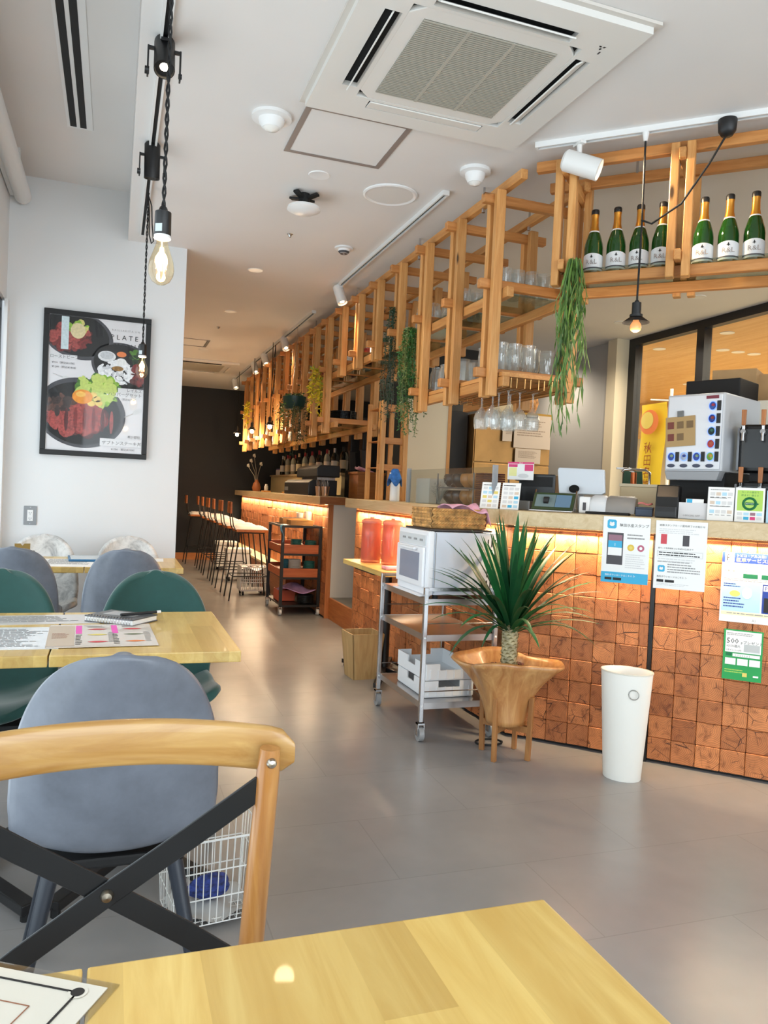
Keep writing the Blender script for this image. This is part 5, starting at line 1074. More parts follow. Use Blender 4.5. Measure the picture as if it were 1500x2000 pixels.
# ---------------------------------------------------------------- kitchen background
struct(B().box(2.66,3.95,7.6,7.7,0,HC).obj('wall_kitchen_back', plaster('dark_kitchen_wall',(44,42,38),.6)))
cpn = thing('partition_panel', 'cream partition panel with pine edge strip behind the pine ladder shelf', 'panel', (2.28,6.02,.2)); B().box(0,.37,0,.03,0,1.82).obj('panel_board', flat('partition_cream',(226,212,184),.6), cpn); B().box(.37,.40,-.004,.034,0,1.82).obj('edge_strip', PINE, cpn)
fk = tag(B().box(2.70,2.875,6.10,6.7,.2,1.96).obj('dark_gap_block', flat('gap_black_brown',(22,18,15),.5), bevel=.004),'dark block filling the shaded gap between the cream partition and the steel refrigerator','cabinet')  # dark block added in place of the shaded opening beside the refrigerator
fr_ = thing('refrigerator', 'brushed steel refrigerator with papers hung on its side', 'refrigerator', (2.89,5.98,.2)); BRS = flat('steel_warm_reflection',(186,140,84),.32,.85,var=.12,vs=3)  # warm light reflected in the stainless steel is painted into its colour
B().box(0,.74,.02,.7,0,1.74).obj('carcass', BRS, fr_, bevel=.004); B().box(.005,.735,0,.02,1.33,1.735).obj('upper_door', BRS, fr_, bevel=.004); B().box(.005,.735,0,.02,.02,1.32).obj('lower_door', BRS, fr_, bevel=.004); B().cyl((.16,-.006,1.345),(.16,0,1.345),.006,seg=10).obj('lock',BLACKM,fr_); B().box(.40,.74,-.01,.0,1.735,1.78).obj('top_trim', flat('brass_trim',(170,130,60),.3,.8), fr_)
def paper(label,x,z,w,h,seed,clip=False):
    t = thing('paper_sheet', label, 'paper', (x,5.955,z), 0, 'papers on the refrigerator', rot=(R(90),0,0)); B().box(0,w,0,h,-.002,0).obj('sheet', flat('paper_beige',(214,196,176),.7), t); rows(t,.03,h*.85,w*.8,h*.5,7,flat('faint_ink',(168,146,126),.7),seed); 
    if clip: B().tube([(w*.3,h,.004),(w*.32,h-.02,.006),(w*.6,h-.02,.006),(w*.62,h,.004)],.004,6).obj('clip',BLACKM,t)
    return t
paper('large beige order sheet clipped to the refrigerator',3.25,1.67,.36,.29,111,True); paper('smaller sheet with dark header under the large order sheet',3.27,1.54,.25,.125,112); paper('narrow folded sheet left of the large order sheet',3.14,1.72,.09,.17,113)
wk2 = thing('storage_basket', 'brown wicker basket on top of the refrigerator', 'basket', (3.50,6.25,1.995)); B().lathe([(0,0),(.10,0),(.13,.10),(.115,.2),(.10,.21),(0,.21)],20).obj('basket_body', flat('wicker_brown',(168,118,66),.8,var=.35,vs=30), wk2, smooth=50); B().tube([(.118*math.cos(a),.118*math.sin(a),.2) for a in [k*math.pi/10 for k in range(20)]],.012,6,closed=True).obj('basket_rim', MATS['wicker_brown'], wk2, smooth=60)
cpx = thing('folded_carton', 'cream folded carton leaning on top of the refrigerator', 'carton', (3.02,6.2,1.945)); B().prism([(0,0),(.42,0),(.28,.2),(.12,.22),(0,.1)],0,.02,lambda x,y,z:(x,z,y)).obj('carton_flap', flat('carton_cream',(220,200,160),.8), cpx)
# ================================================================ ceiling fittings
ACW = flat('ac_white', (226,224,219), .45); GRL = flat('ac_grille_grey', (176,172,160), .6)
ac_ = thing('ceiling_air_conditioner', 'large white four-way ceiling air conditioner with dusty square grille', 'air conditioner', (1.151, 2.643, HC))
a = .475; g = .31
# outer panel as a ring with four slots
def slotframe(b):
    z0, z1 = -.035, 0
    pts = [-a, -.385, -.325, .325, .385, a]
    # rows of boxes leaving slots |x| in .325-.385 for |y|<.25 and the same turned
    b.box(-a,a,-a,-.385,z0,z1).box(-a,a,.385,a,z0,z1).box(-a,-.385,-.385,.385,z0,z1).box(.385,a,-.385,.385,z0,z1)
    b.box(-.385,-.25,-.385,-.325,z0,z1).box(.25,.385,-.385,-.325,z0,z1).box(-.385,-.25,.325,.385,z0,z1).box(.25,.385,.325,.385,z0,z1)
    b.box(-.385,-.325,-.325,-.25,z0,z1).box(-.385,-.325,.25,.325,z0,z1).box(.325,.385,-.325,-.25,z0,z1).box(.325,.385,.25,.325,z0,z1)
    b.box(-.325,.325,-.325,-g,z0,z1).box(-.325,.325,g,.325,z0,z1).box(-.325,-g,-g,g,z0,z1).box(g,.325,-g,g,z0,z1)
    return b
slotframe(B()).obj('panel', ACW, ac_)
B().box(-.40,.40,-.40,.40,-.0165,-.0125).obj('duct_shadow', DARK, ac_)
gb_ = B(); c_ = .05
oct_ = [(-g+c_,-g),(g-c_,-g),(g,-g+c_),(g,g-c_),(g-c_,g),(-g+c_,g),(-g,g-c_),(-g,-g+c_)]
B().prism(oct_, -.034, -.012).obj('grille_frame', ACW, ac_, bevel=.003)
sb = B()
for i in range(46):
    y = -.245+.49*i/45; sb.box(-.25,.25,y-.0028,y+.0028,-.0385,-.034)
o_ = sb.obj('grille_slats', GRL, ac_); o_['kind'] = 'stuff'
B().box(-.25,.25,-.25,.25,-.0352,-.034).obj('filter', flat('ac_filter', (140,136,124), .8, var=.15, vs=9), ac_)
for x in (-.085,.085): B().box(x-.006,x+.006,-.25,.25,-.0395,-.034).obj('grille_rib', GRL, ac_)
for k, (rz, tilt) in enumerate(((0,5),(90,-63),(180,-36),(270,34))):
    v_ = B().box(-.245,.245,-.027,.027,-.003,.003).obj('louver', ACW, ac_, bevel=.002); M_ = Matrix.Rotation(R(rz),4,'Z') @ Matrix.Translation((0,.355,-.034)) @ Matrix.Rotation(R(tilt),4,'X'); v_.matrix_local = M_
lg = B()
for k in range(3): 
    an = R(90+120*k); lg.add([(.365+q_*math.cos(an+d_),-.345+q_*math.sin(an+d_),-.0356) for q_,d_ in ((.002,0),(.0095,-.5236),(.016,0),(.0095,.5236))],[(0,1,2,3)])
lg.obj('maker_emblem', INK, ac_); B().box(.372,.378,-.322,-.306,-.0356,-.0352).obj('sensor_window', DGREY, ac_)
B().box(-a-.02,a+.02,-a-.02,a+.02,-.012,-.001).obj('ceiling_flange', flat('ac_flange',(212,206,198),.6), ac_)
hp = thing('access_hatch', 'square ceiling access hatch with dull aluminium frame beside the air conditioner', 'hatch', (.930, 3.397, HC))
hs = .235; AL = flat('hatch_aluminium', (150,142,138), .5, .3)
for s_ in (-1,1): B().box(-hs,hs,s_*hs-(.024 if s_>0 else 0),s_*hs+(0 if s_>0 else .024),-.006,0).obj('frame_bar', AL, hp); B().box(s_*hs-(.024 if s_>0 else 0),s_*hs+(0 if s_>0 else .024),-hs+.024,hs-.024,-.006,0).obj('frame_bar', AL, hp)
B().box(-hs+.024,hs-.024,-hs+.024,hs-.024,-.004,0).obj('hatch_panel', CEIL, hp)
def dome(label, x, y, r, h, eye=True):
    t = thing('smoke_detector', label, 'detector', (x,y,HC)); B().lathe([(0,-h),(r*.45,-h*.96),(r*.62,-h*.6),(r*.66,-h*.32),(r,-h*.25),(r,0)],28).obj('housing', WHITE, t, smooth=40)
    if eye: B().lathe([(0,-h-.012),(r*.3,-h-.006),(r*.46,-h*.9)],20).obj('sensor_dome', flat('sensor_pearl',(240,238,232),.15), t, smooth=50)
    else: B().lathe([(r*.4,-h*.99),(r*.5,-h*.9),(r*.62,-h*.62)],20).obj('vent_ring', DGREY, t, smooth=30)
    return t
dome('large white domed ceiling sensor left of the access hatch', .58, 3.33, .085, .055); dome('white domed ceiling sensor near the pine rack corner', 1.60, 3.45, .075, .065); dome('small slotted smoke detector beside the white track', 1.36, 4.90, .06, .04, False)
spk = thing('ceiling_speaker', 'round flush white ceiling speaker', 'speaker', (1.33,3.92,HC)); B().lathe([(.12,-.004),(.135,-.01),(.145,-.006),(.145,0)],36).obj('bezel', WHITE, spk, smooth=40); B().lathe([(0,-.004),(.122,-.005)],36).obj('speaker_grille', flat('speaker_grille',(222,220,216),.7), spk, smooth=40)
apx = thing('wireless_access_point', 'white disc access point on a black star bracket under the ceiling', 'access point', (.91,4.12,HC)); 
for k in range(4): B().bar((0,0,-.03),(.085*math.cos(R(45+90*k)),.085*math.sin(R(45+90*k)),-.012),.03,.012).obj('bracket_arm', BLACKM, apx)
B().cyl((0,0,0),(0,0,-.06),.03,seg=14).obj('bracket_stem', BLACKM, apx); B().lathe([(0,-.105),(.06,-.1),(.09,-.085),(.085,-.07),(.05,-.06),(0,-.06)],30).obj('disc_body', WHITE, apx, smooth=50)
for k,(x,y,lb) in enumerate(((.92,3.84,'recessed downlight between access hatch and access point'),(.92,5.70,'recessed twin downlight just past the poster wall end'),(.94,7.14,'recessed downlight halfway to the black wall'),(.93,9.30,'recessed downlight by the far hatch frame'),(.93,11.3,'recessed downlight nearest the black wall'),(4.10,4.76,'lit downlight in the kitchen ceiling under the champagne rack'),(4.12,5.74,'lit downlight in the kitchen ceiling behind the black pendant'),(4.1,7.2,'added downlight brightening the grey wall, deep in the kitchen ceiling'))):  # the last downlight is added to brighten the grey kitchen wall
    d = thing('downlight', lb, 'downlight', (x,y,HC)); B().lathe([(.04,-.003),(.052,-.004),(.055,0)],24).obj('rim', WHITE, d, smooth=40); B().lathe([(0,.0-.001),(.041,-.0025)],24).obj('lens', emis('downlight_glow',(255,240,210),8), d)
    if k>=5: spot('downlight_beam', (x,y,HC-.02), (x,y,0), 60, WARMW, 150, .7, .05)
    else: spot('downlight_beam', (x,y,HC-.02), (x,y,0), 22, WARM, 130, .7, .05)
tag(B().lathe([(0,-.02),(.008,-.018),(.012,-.006),(.02,0)],14).obj('sprinkler_head', STEEL, None, (.98,4.80,HC), smooth=40),'tiny metal sprinkler head below the access point','sprinkler'); tag(B().lathe([(0,-.02),(.008,-.018),(.012,-.006),(.02,0)],14).obj('sprinkler_head', STEEL, None, (.93,7.9,HC), smooth=40),'tiny metal sprinkler head deep in the bar ceiling','sprinkler')
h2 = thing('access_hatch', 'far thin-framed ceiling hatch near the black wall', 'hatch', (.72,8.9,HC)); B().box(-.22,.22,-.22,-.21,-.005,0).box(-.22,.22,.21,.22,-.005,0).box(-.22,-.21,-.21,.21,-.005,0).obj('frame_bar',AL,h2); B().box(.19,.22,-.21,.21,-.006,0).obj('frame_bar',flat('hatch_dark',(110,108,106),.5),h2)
a2_ = thing('ceiling_air_conditioner', 'far ceiling air conditioner before the black wall', 'air conditioner', (1.0,10.5,HC)); B().box(-.47,.47,-.47,.47,-.03,0).obj('panel',ACW,a2_,bevel=.006); B().box(-.3,.3,-.3,.3,-.034,-.03).obj('grille',GRL,a2_)
for k in range(4): o_=B().box(-.25,.25,-.025,.025,-.003,.003).obj('louver',ACW if k else BLACKM,a2_); o_.matrix_local=Matrix.Rotation(R(90*k+180),4,'Z') @ Matrix.Translation((0,.385,-.033)) @ Matrix.Rotation(R(20 if k else 0),4,'X')
# linear slot diffuser in the raised ceiling by the glazing
ls = thing('slot_diffuser', 'long two-slot black air diffuser in the raised ceiling strip', 'air diffuser', (-.235,2.2,3.12)); B().box(-.07,.06,-2.4,2.36,-.006,0).obj('frame', WHITE, ls)
for x in (-.038,.012): B().box(x-.016,x+.016,-2.38,2.34,-.0075,-.006).obj('slot', BLACKM, ls)
# blind roller at the head of the glazing
rl_ = thing('blind_roller', 'white roller blind casing along the top of the glazing', 'roller blind', (-.60,0,2.97)); B().cyl((0,-2.4,0),(0,YP-.06,0),.05,seg=20).obj('roller_tube', flat('roller_white',(226,228,228),.5), rl_, smooth=40); B().box(-.075,-.03,-2.4,YP-.04,.0,.14).obj('head_box', WHITE, rl_)
for y in (3.6,5.0): B().box(-.03,.02,y-.02,y+.02,.04,.15).obj('bracket', WHITE, rl_)
# ---------------------------------------------------------------- tracks and spots
TKW = flat('track_white',(232,232,230),.4)
def track(label, p0, p1, matT=TKW, slot=DARK):
    p0 = Vector(p0); p1 = Vector(p1); t = thing('light_track', label, 'light track', (0,0,0))
    d_ = (p1-p0).normalized(); n_ = Vector((-d_.y,d_.x,0))
    b = B(); 
    for s_ in (-1,1): b.bar(p0+n_*s_*.013-Vector((0,0,.012)), p1+n_*s_*.013-Vector((0,0,.012)), .009, .024)
    b.obj('rail', matT, t); B().bar(p0-Vector((0,0,.006)),p1-Vector((0,0,.006)),.017,.012).obj('groove', slot, t); B().bar(p0-d_*.012-Vector((0,0,.012)),p0-Vector((0,0,.012)),.036,.025).obj('end_cap',matT,t); B().bar(p1,p1+d_*.012,.036,.025).obj('end_cap',matT,t)
    return t
track('white light track over the bar aisle, nearer section', (1.575,3.75,HC),(1.575,5.86,HC)); track('white light track over the bar aisle, far section by the black wall', (1.615,6.72,HC),(1.615,11.75,HC)); track('white light track set at an angle above the champagne rack', (1.73,3.075,HC),(2.735,2.105,HC)); track('dark grooved light track along the raised ceiling edge', (.115,.4,HC),(.115,5.22,HC), TKW, BLACKM)
WSP = flat('spot_white',(232,231,228),.4)
def can(label, top, tgt, mat, L=.15, r=.043, glow=6, power=20, drop=.055, col=WARM, size=60, yoke=False, group='track spotlights'):
    top = Vector(top); t = thing('track_spotlight', label, 'spotlight', top, 0, group)
    B().box(-.014,.014,-.03,.03,-.035,-.024).cyl((0,0,-.03),(0,0,-drop),.012,seg=12).obj('adapter', mat, t)
    d_ = (Vector(tgt)-(top-Vector((0,0,drop)))).normalized(); c_ = -Vector((0,0,drop+.015)); q_ = d_.to_track_quat('-Z','Y').to_matrix().to_4x4()
    M_ = Matrix.Translation(c_) @ q_
    h = B().lathe([(0,L*.42),(r*.8,L*.42),(r,L*.36),(r,-L*.58),(r*.92,-L*.58),(r*.86,-L*.50),(0,-L*.48)],24).obj('can', mat, t, smooth=40); h.matrix_local = M_
    e = B().lathe([(0,-L*.49),(r*.82,-L*.49)],24).obj('lens', emis('spot_glow_%g'%glow,(255,238,205),glow), h)
    if yoke:
        B().box(-.055,.055,-.006,.006,-drop-.01,-drop+.0).box(-.058,-.052,-.009,.009,-drop-.105,-drop).box(.052,.058,-.009,.009,-drop-.105,-drop).obj('yoke', mat, t); B().cyl((-.065,0,-drop-.085),(-.05,0,-drop-.085),.013,seg=12).cyl((.05,0,-drop-.085),(.062,0,-drop-.085),.009,seg=12).obj('yoke_knob', mat, t)
    if power:
        p_ = top+c_+d_*(L*.62); spot('spot_beam', p_, Vector(p_)+d_, power, col, size, .5, .03)
    return t
can('large white spotlight at the left end of the angled track', (1.86,2.95,HC), (2.55,2.40,2.36), WSP, .165, .046, 8, 45, .10)
for k,(y,tg,lb) in enumerate(((5.74,(1.95,5.2,1.2),'white spotlight at the end of the nearer bar track'),(7.95,(1.85,6.9,1.2),'white glowing spotlight nearest on the far bar track'),(9.06,(1.9,8.0,1.1),'white spotlight second on the far bar track'),(9.76,(1.9,8.8,1.1),'white spotlight third on the far bar track'),(11.43,(1.9,10.6,1.1),'white spotlight closest to the black wall'))):
    can(lb, (1.575 if k==0 else 1.615,y,HC), tg, WSP, .15, .04, 14, 50, .06)
BSP = flat('spot_black',(20,20,22),.45)
can('black yoke spotlight with bright lens, nearest on the dark track', (.115,2.90,HC), (.10,2.0,1.2), BSP, .16, .036, 10, 6, .05, WARMW, 45, True); can('black yoke spotlight, second on the dark track', (.115,3.84,HC), (.16,4.2,.6), BSP, .16, .036, 4, 6, .05, WARMW, 45, True)
# ---------------------------------------------------------------- pendants
FIL = emis('filament_glow',(255,196,120),14); BGL = glass('bulb_glass',(255,246,226),.02,.05)
def twisted(pts_top, pts_bot, r=.0028, n=60, tw=.0034):
    b = B(); p0 = Vector(pts_top); p1 = Vector(pts_bot); L = (p1-p0).length; N = max(12,int(L/.012))
    for ph in (0, math.pi): b.tube([p0.lerp(p1,i/N)+Vector((tw*math.cos(ph+i*1.05), tw*math.sin(ph+i*1.05), 0)) for i in range(N+1)], r, 5)
    return b
def edison(label, x, y, ztop, zsock, cordtop=None):
    t = thing('pendant_lamp', label, 'pendant lamp', (x,y,0), 0, 'bare bulb pendants')
    twisted(cordtop or (0,0,ztop),(0,0,zsock+.07)).obj('cord', BLACKM, t, smooth=60)
    B().lathe([(.004,.075),(.009,.07),(.012,.062),(.02,.058),(.021,.0),(.018,-.004),(0,-.004)],22).obj('socket', BSP, t, (0,0,zsock), smooth=40); B().lathe([(.0205,0),(.0215,-.008),(.018,-.01)],22).obj('socket_ring', WHITE, t, (0,0,zsock)); B().box(-.0214,-.0205,-.009,.009,.004,.024).obj('rating_label', flat('label_pale',(196,206,208),.5), t, (0,0,zsock), (0,0,R(60)))
    B().lathe([(.013,-.005),(.014,-.02),(.02,-.038),(.0295,-.065),(.032,-.085),(.03,-.1),(.022,-.115),(.01,-.123),(0,-.125)],26).obj('bulb', BGL, t, (0,0,zsock), smooth=60)
    b = B()
    for k in range(8): an=2*math.pi*k/8; b.tube([(.004*math.cos(an),.004*math.sin(an),-.03),(.013*math.cos(an),.013*math.sin(an),-.085)],.0006,4)
    b.obj('filament', FIL, t, (0,0,zsock)); B().cyl((0,0,-.01),(0,0,-.09),.0022,seg=8).obj('stem', flat('stem_glass',(230,226,210),.2), t, (0,0,zsock)); point('bulb_light',(x,y,zsock-.06),1.6,WARM,.02)
    return t
edison('bare filament bulb pendant nearest the viewer on twisted cord', .093, 2.05, HC-.02, 1.845); edison('bare filament bulb pendant hanging before the framed poster', .12, 4.40, HC-.03, 1.905)
lp = thing('cord_loop','slack loop of black cord hung from the dark track near the poster wall','cord',(0,0,0)); B().tube([(.118,4.42,HC-.03),(.14,4.43,2.72),(.145,4.42,2.62),(.155,4.42,2.53),(.145,4.42,2.515),(.132,4.42,2.56),(.128,4.42,2.68),(.12,4.42,HC-.03)],.0035,6).obj('cable',BLACKM,lp,smooth=60)
def shade_pend(label, x, y, z, ztop, r=.052, swag=None, glow=30, power=3):
    t = thing('pendant_lamp', label, 'pendant lamp', (x,y,0), 0, 'black shade pendants')
    B().tube([(0,0,z+.085),(.004,.0,(z+ztop)/2),(0,0,ztop)],.0042,6).obj('cord',BLACKM,t,smooth=60)
    B().lathe([(.005,.09),(.009,.085),(.01,.08),(.019,.078),(.0195,.03),(.027,.028),(.027,.018),(0,.016)],22).obj('socket',BSP,t,(0,0,z),smooth=40); B().lathe([(.02,.02),(.034,.012),(r,-.004),(r+.001,-.006),(.034,.009),(.018,.016)],30).obj('shade',BSP,t,(0,0,z),smooth=50)
    B().lathe([(.012,.012),(.013,.0),(.022,-.014),(.0235,-.026),(.02,-.038),(.008,-.046),(0,-.047)],22).obj('bulb',flat('amber_bulb',(236,150,96),.1,emit=(255,176,104),es=glow*.06) if glow<20 else emis('warm_bulb_glow',(255,205,140),glow),t,(0,0,z),smooth=50)
    if glow<20: B().lathe([(0,-.01),(.006,-.014),(.007,-.024),(0,-.03)],12).obj('filament',emis('filament_bright',(255,226,180),20),t,(0,0,z))
    point('pendant_light',(x,y,z-.07),power,WARM,.02); return t
pn_ = shade_pend('black shaded pendant with amber bulb hanging before the champagne rack', 2.055,2.755,1.995,HC-.03,.055,None,8,3)
B().tube([(.0,.0,2.42),(.03,-.03,2.40),(.11,-.11,2.47),(.18,-.18,2.62),(.22,-.22,HC-.085)],.0045,6).obj('swag_cord',BLACKM,pn_,smooth=60)
rs_ = thing('ceiling_rose','black cord cup on the angled white track','ceiling rose',(2.275,2.53,HC)); B().lathe([(.036,-.024),(.037,-.03),(.034,-.07),(.022,-.088),(0,-.092)],24).obj('cup',BSP,rs_,smooth=50)
ad_ = tag(B().cyl((2.055,2.755,HC-.024),(2.055,2.755,HC-.06),.015,.008,14).obj('cord_hook',TKW,smooth=40),'white track hook carrying the black pendant cord','hook')
for x,y,z,lb in ((1.55,10.58,1.95,'small black pendant with glowing bulb nearest the black wall'),(1.55,9.37,1.92,'small black pendant with glowing bulb, middle of the far three'),(1.55,8.23,1.90,'small black pendant with glowing bulb in front of the green hanging pot')): shade_pend(lb,x,y,z,HC-.03,.05,None,30,13)
for y,z0,z1,lb in ((9.15,2.45,2.2,'spare loop of black pendant cord on the far track, farther one'),(8.35,2.62,2.25,'spare loop of black pendant cord on the far track, nearer one')):
    t=thing('cord_loop',lb,'cord',(1.60,y,0)); B().tube([(0,0,HC-.03),(.0,.06,2.6),(-.01,.08,2.35),(-.01,.03,2.22),(-.01,-.03,2.35),(0,-.03,2.6),(0,0,HC-.03)],.004,6).obj('cable',BLACKM,t,smooth=60)
# ================================================================ framed poster and outlet on the white wall
PX0, PX1, PZ0, PZ1 = -.458, .197, 1.372, 2.303
po = thing('framed_poster','black framed plate menu poster with three rice bowls on the white wall','poster',(PX0,YP-.02,PZ0),0,None,rot=(R(90),0,0)); W_, H_ = PX1-PX0, PZ1-PZ0
for a_ in ((0,W_,0,.033),(0,W_,H_-.033,H_),(0,.033,.033,H_-.033),(W_-.033,W_,.033,H_-.033)): B().box(*a_,-.018,.012).obj('frame_bar',flat('poster_frame_black',(8,8,9),.5),po,bevel=.003)
B().box(.03,W_-.03,.03,H_-.03,-.016,0).obj('print',flat('poster_ground',(226,224,226),.5),po)
PLT=flat('print_plate_black',(20,20,22),.6); PLE=flat('print_plate_edge',(66,66,72),.5)
def clipd(cx,cy,rx,ry,mat,name,lift,seg=44,rot=0):
    pts=[]
    for i in range(seg):
        a_=2*math.pi*i/seg; x=cx+rx*math.cos(a_)*math.cos(rot)-ry*math.sin(a_)*math.sin(rot); y=cy+rx*math.cos(a_)*math.sin(rot)+ry*math.sin(a_)*math.cos(rot)
        pts.append((min(max(x,.034),W_-.034),min(max(y,.034),H_-.034),lift))
    return B().add(pts,[tuple(range(seg))]).obj(name,mat,po)
def blobs(n,cx,cy,rx,ry,size,mats,lift,seed,name):
    r_=random.Random(seed)
    for m in mats:
        b=B()
        for i in range(n):
            a_=r_.uniform(0,6.28); q_=math.sqrt(r_.random()); x=cx+rx*q_*math.cos(a_); y=cy+ry*q_*math.sin(a_); s_=size*r_.uniform(.5,1.2); an=r_.uniform(0,3.1); e=r_.uniform(.35,.8)
            b.add([(min(max(x+s_*math.cos(t)*math.cos(an)-s_*e*math.sin(t)*math.sin(an),.034),W_-.034),min(max(y+s_*math.cos(t)*math.sin(an)+s_*e*math.sin(t)*math.cos(an),.034),H_-.034),lift+i*.000004) for t in [k*6.283/10 for k in range(10)]],[tuple(range(10))])
        o_=b.obj(name,m,po); o_['kind']='stuff'; lift+=.0003
C_=lambda n,c:flat(n,c,.5,var=.28 if max(c)<190 else .07,vs=70)
MEAT=[C_('print_meat_dark',(84,26,26)),C_('print_meat_red',(122,38,36)),C_('print_meat_pink',(160,70,64))]; GREENS=[C_('print_lettuce_dark',(74,120,36)),C_('print_lettuce',(140,182,60)),C_('print_lettuce_pale',(196,214,110))]
clipd(.20,H_-.15,.225,.155,PLE,'printed_plate',.0008,rot=-.25); clipd(.195,H_-.145,.205,.138,PLT,'printed_plate',.0012,rot=-.25); blobs(26,.16,H_-.17,.12,.075,.035,MEAT,.0016,1,'printed_beef'); blobs(16,.20,H_-.10,.06,.035,.022,[C_('print_sprout',(214,206,120)),GREENS[1]],.003,2,'printed_sprouts'); clipd(.205,H_-.125,.045,.05,C_('print_cream',(222,206,160)),'printed_sauce',.0038); patch(po,.105,.15,H_-.25,H_-.04,C_('painted_glare',(206,222,226)),lift=.0042)  # the pale upright strip is glare painted over the upper plate
clipd(.50,H_-.335,.215,.155,PLE,'printed_plate',.0012,rot=-.3); clipd(.495,H_-.33,.195,.138,PLT,'printed_plate',.0016,rot=-.3); blobs(70,.445,H_-.37,.115,.075,.02,[C_('print_rice_grey',(206,208,212)),C_('print_rice',(240,241,243))],.002,3,'printed_rice'); clipd(.385,H_-.27,.055,.035,C_('print_bowl_white',(226,228,230)),'printed_bowl',.003); clipd(.385,H_-.265,.042,.025,C_('print_bowl_in',(196,200,204)),'printed_bowl',.0034); clipd(.475,H_-.25,.03,.018,ORP,'printed_carrot',.003); clipd(.475,H_-.30,.032,.025,C_('print_egg_white',(238,238,236)),'printed_egg',.003); blobs(14,.58,H_-.26,.05,.04,.022,[GREENS[0],C_('print_dark_green',(30,56,26))],.003,4,'printed_salad'); blobs(12,.585,H_-.38,.04,.07,.03,MEAT[:2],.003,5,'printed_beef'); clipd(.455,H_-.345,.035,.016,C_('print_gravy',(150,110,50)),'printed_gravy',.0045)
clipd(.24,.28,.275,.225,PLE,'printed_plate',.0016,rot=-.15); clipd(.235,.275,.25,.2,PLT,'printed_plate',.002,rot=-.15); blobs(40,.33,.43,.12,.09,.04,GREENS,.0026,6,'printed_lettuce'); blobs(44,.21,.25,.17,.10,.05,MEAT,.004,7,'printed_beef'); blobs(10,.12,.33,.08,.05,.035,[C_('print_meat_brown',(92,62,52)),C_('print_char',(60,44,40))],.0052,8,'printed_beef')
for k in range(6): 
    B().add([(.16+.055*k+.02*math.sin(t)*.6-.008,.25+.075*math.cos(t)-.02*abs(k-2.5)*.4,.0062+.0001*k) for t in [j*6.283/14 for j in range(14)]],[tuple(range(14))]).obj('printed_slice',MEAT[k%2+ (1 if k%3==2 else 0)],po)
clipd(.245,.385,.062,.046,C_('print_yolk',(238,150,44)),'printed_yolk',.0075); clipd(.235,.40,.03,.018,C_('print_yolk_light',(248,192,90)),'printed_yolk',.0078)
for x,y in ((.31,.40),(.335,.375),(.30,.345),(.345,.35)): clipd(x,y,.024,.019,C_('print_garlic',(236,204,110)),'printed_garlic',.0072)
patch(po,.034,.205,H_-.315,H_-.285,flat('poster_label',(222,222,224),.5),lift=.003); patch(po,.46,.62,H_-.50,H_-.47,MATS['poster_label'],lift=.003); patch(po,.39,.62,H_-.53,H_-.50,MATS['poster_label'],lift=.003); patch(po,.36,.62,.075,.125,MATS['poster_label'],lift=.0085)
lettering(po,[('P L A T E',.405,H_-.155,.044),('M E N U',.425,H_-.21,.044)],INK,'title_lettering',.004); lettering(po,[('R A I L S A K I T A  O N',.41,H_-.10,.017)],INKG,'subtitle_lettering',.004)
lettering(po,[('ローストビーフ丼',.042,H_-.308,.0245),('¥990（税込¥1078）',.055,H_-.345,.017),('¥1280（税込¥1408）',.055,H_-.372,.017),('レイルズ',.515,H_-.492,.024),('ハンバーグセット',.40,H_-.522,.0265),('¥1280（税込¥1408）',.43,H_-.55,.017)],DGREY,'dish_lettering',.004)
lettering(po,[('希少部位',.53,.135,.02),('ザブトンステーキ丼',.372,.088,.0275),('¥1780（税込¥1958）',.43,.05,.0175)],INK,'dish_lettering',.009)
for (x,y,rot_) in ((.12,H_-.43,-.3),(.56,.30,.5)):
    B().tube([(x-.06*math.cos(rot_),y-.06*math.sin(rot_),.001),(x,y,.001)],.004,4).obj('printed_cutlery',LGY,po); clipd(x+.03*math.cos(rot_),y+.03*math.sin(rot_),.032,.017,LGY,'printed_cutlery',.001,24,rot_)
B().box(.033,W_-.033,.033,H_-.033,.0095,.0105).obj('front_glazing',glass('poster_glazing',(255,255,255),.03,.015),po)
ol=thing('power_outlet','grey wall plate with two white sockets below the poster','outlet',(-.50,YP-.002,.975),0,None,rot=(R(90),0,0)); B().box(-.038,.038,-.06,.06,-.002,.006).obj('plate',flat('outlet_grey',(140,142,144),.35,.3),ol,bevel=.003); B().box(-.017,.017,-.036,.036,.006,.009).obj('socket_block',WHITE,ol,bevel=.002)
for y in (-.018,.018):
    for x in (-.006,.006): B().box(x-.0012,x+.0012,y-.004,y+.005,.009,.0094).obj('slot',INK,ol)
    B().cyl((0,y-.009,.009),(0,y-.009,.0094),.002,seg=8).obj('earth_hole',INK,ol)
for y in (-.052,.052): B().cyl((0,y,.006),(0,y,.0072),.003,seg=8).obj('screw',STEEL,ol)
# ================================================================ glassware on the rack
GLS = glass('drinking_glass', (251,253,253), .03, .09, .13)
tum = B().lathe([(0,.004),(.026,.0),(.029,.004),(.034,.128),(.0325,.128),(.0275,.012),(0,.012)], 18).mesh('tumbler', GLS, smooth=40)
ftd = B().lathe([(0,0),(.028,0),(.028,.004),(.012,.012),(.015,.03),(.031,.06),(.036,.12),(.033,.15),(.037,.168),(.0355,.168),(.031,.15),(.034,.12),(.029,.064),(.010,.034),(0,.032)], 18).mesh('beer_glass', GLS, smooth=40)
jar = B().lathe([(0,0),(.05,0),(.056,.01),(.056,.11),(.045,.135),(.047,.15),(.044,.15),(.042,.135),(.053,.108),(.053,.014),(0,.008)], 20).mesh('glass_jar', GLS, smooth=40)
shk = B().lathe([(0,0),(.034,0),(.04,.10),(.042,.15),(.039,.15),(.037,.1),(.031,.008),(0,.008)], 8).mesh('faceted_tumbler', GLS, smooth=20)
ZU, ZL = 2.237, 1.826
rj = random.Random(3)
place = []
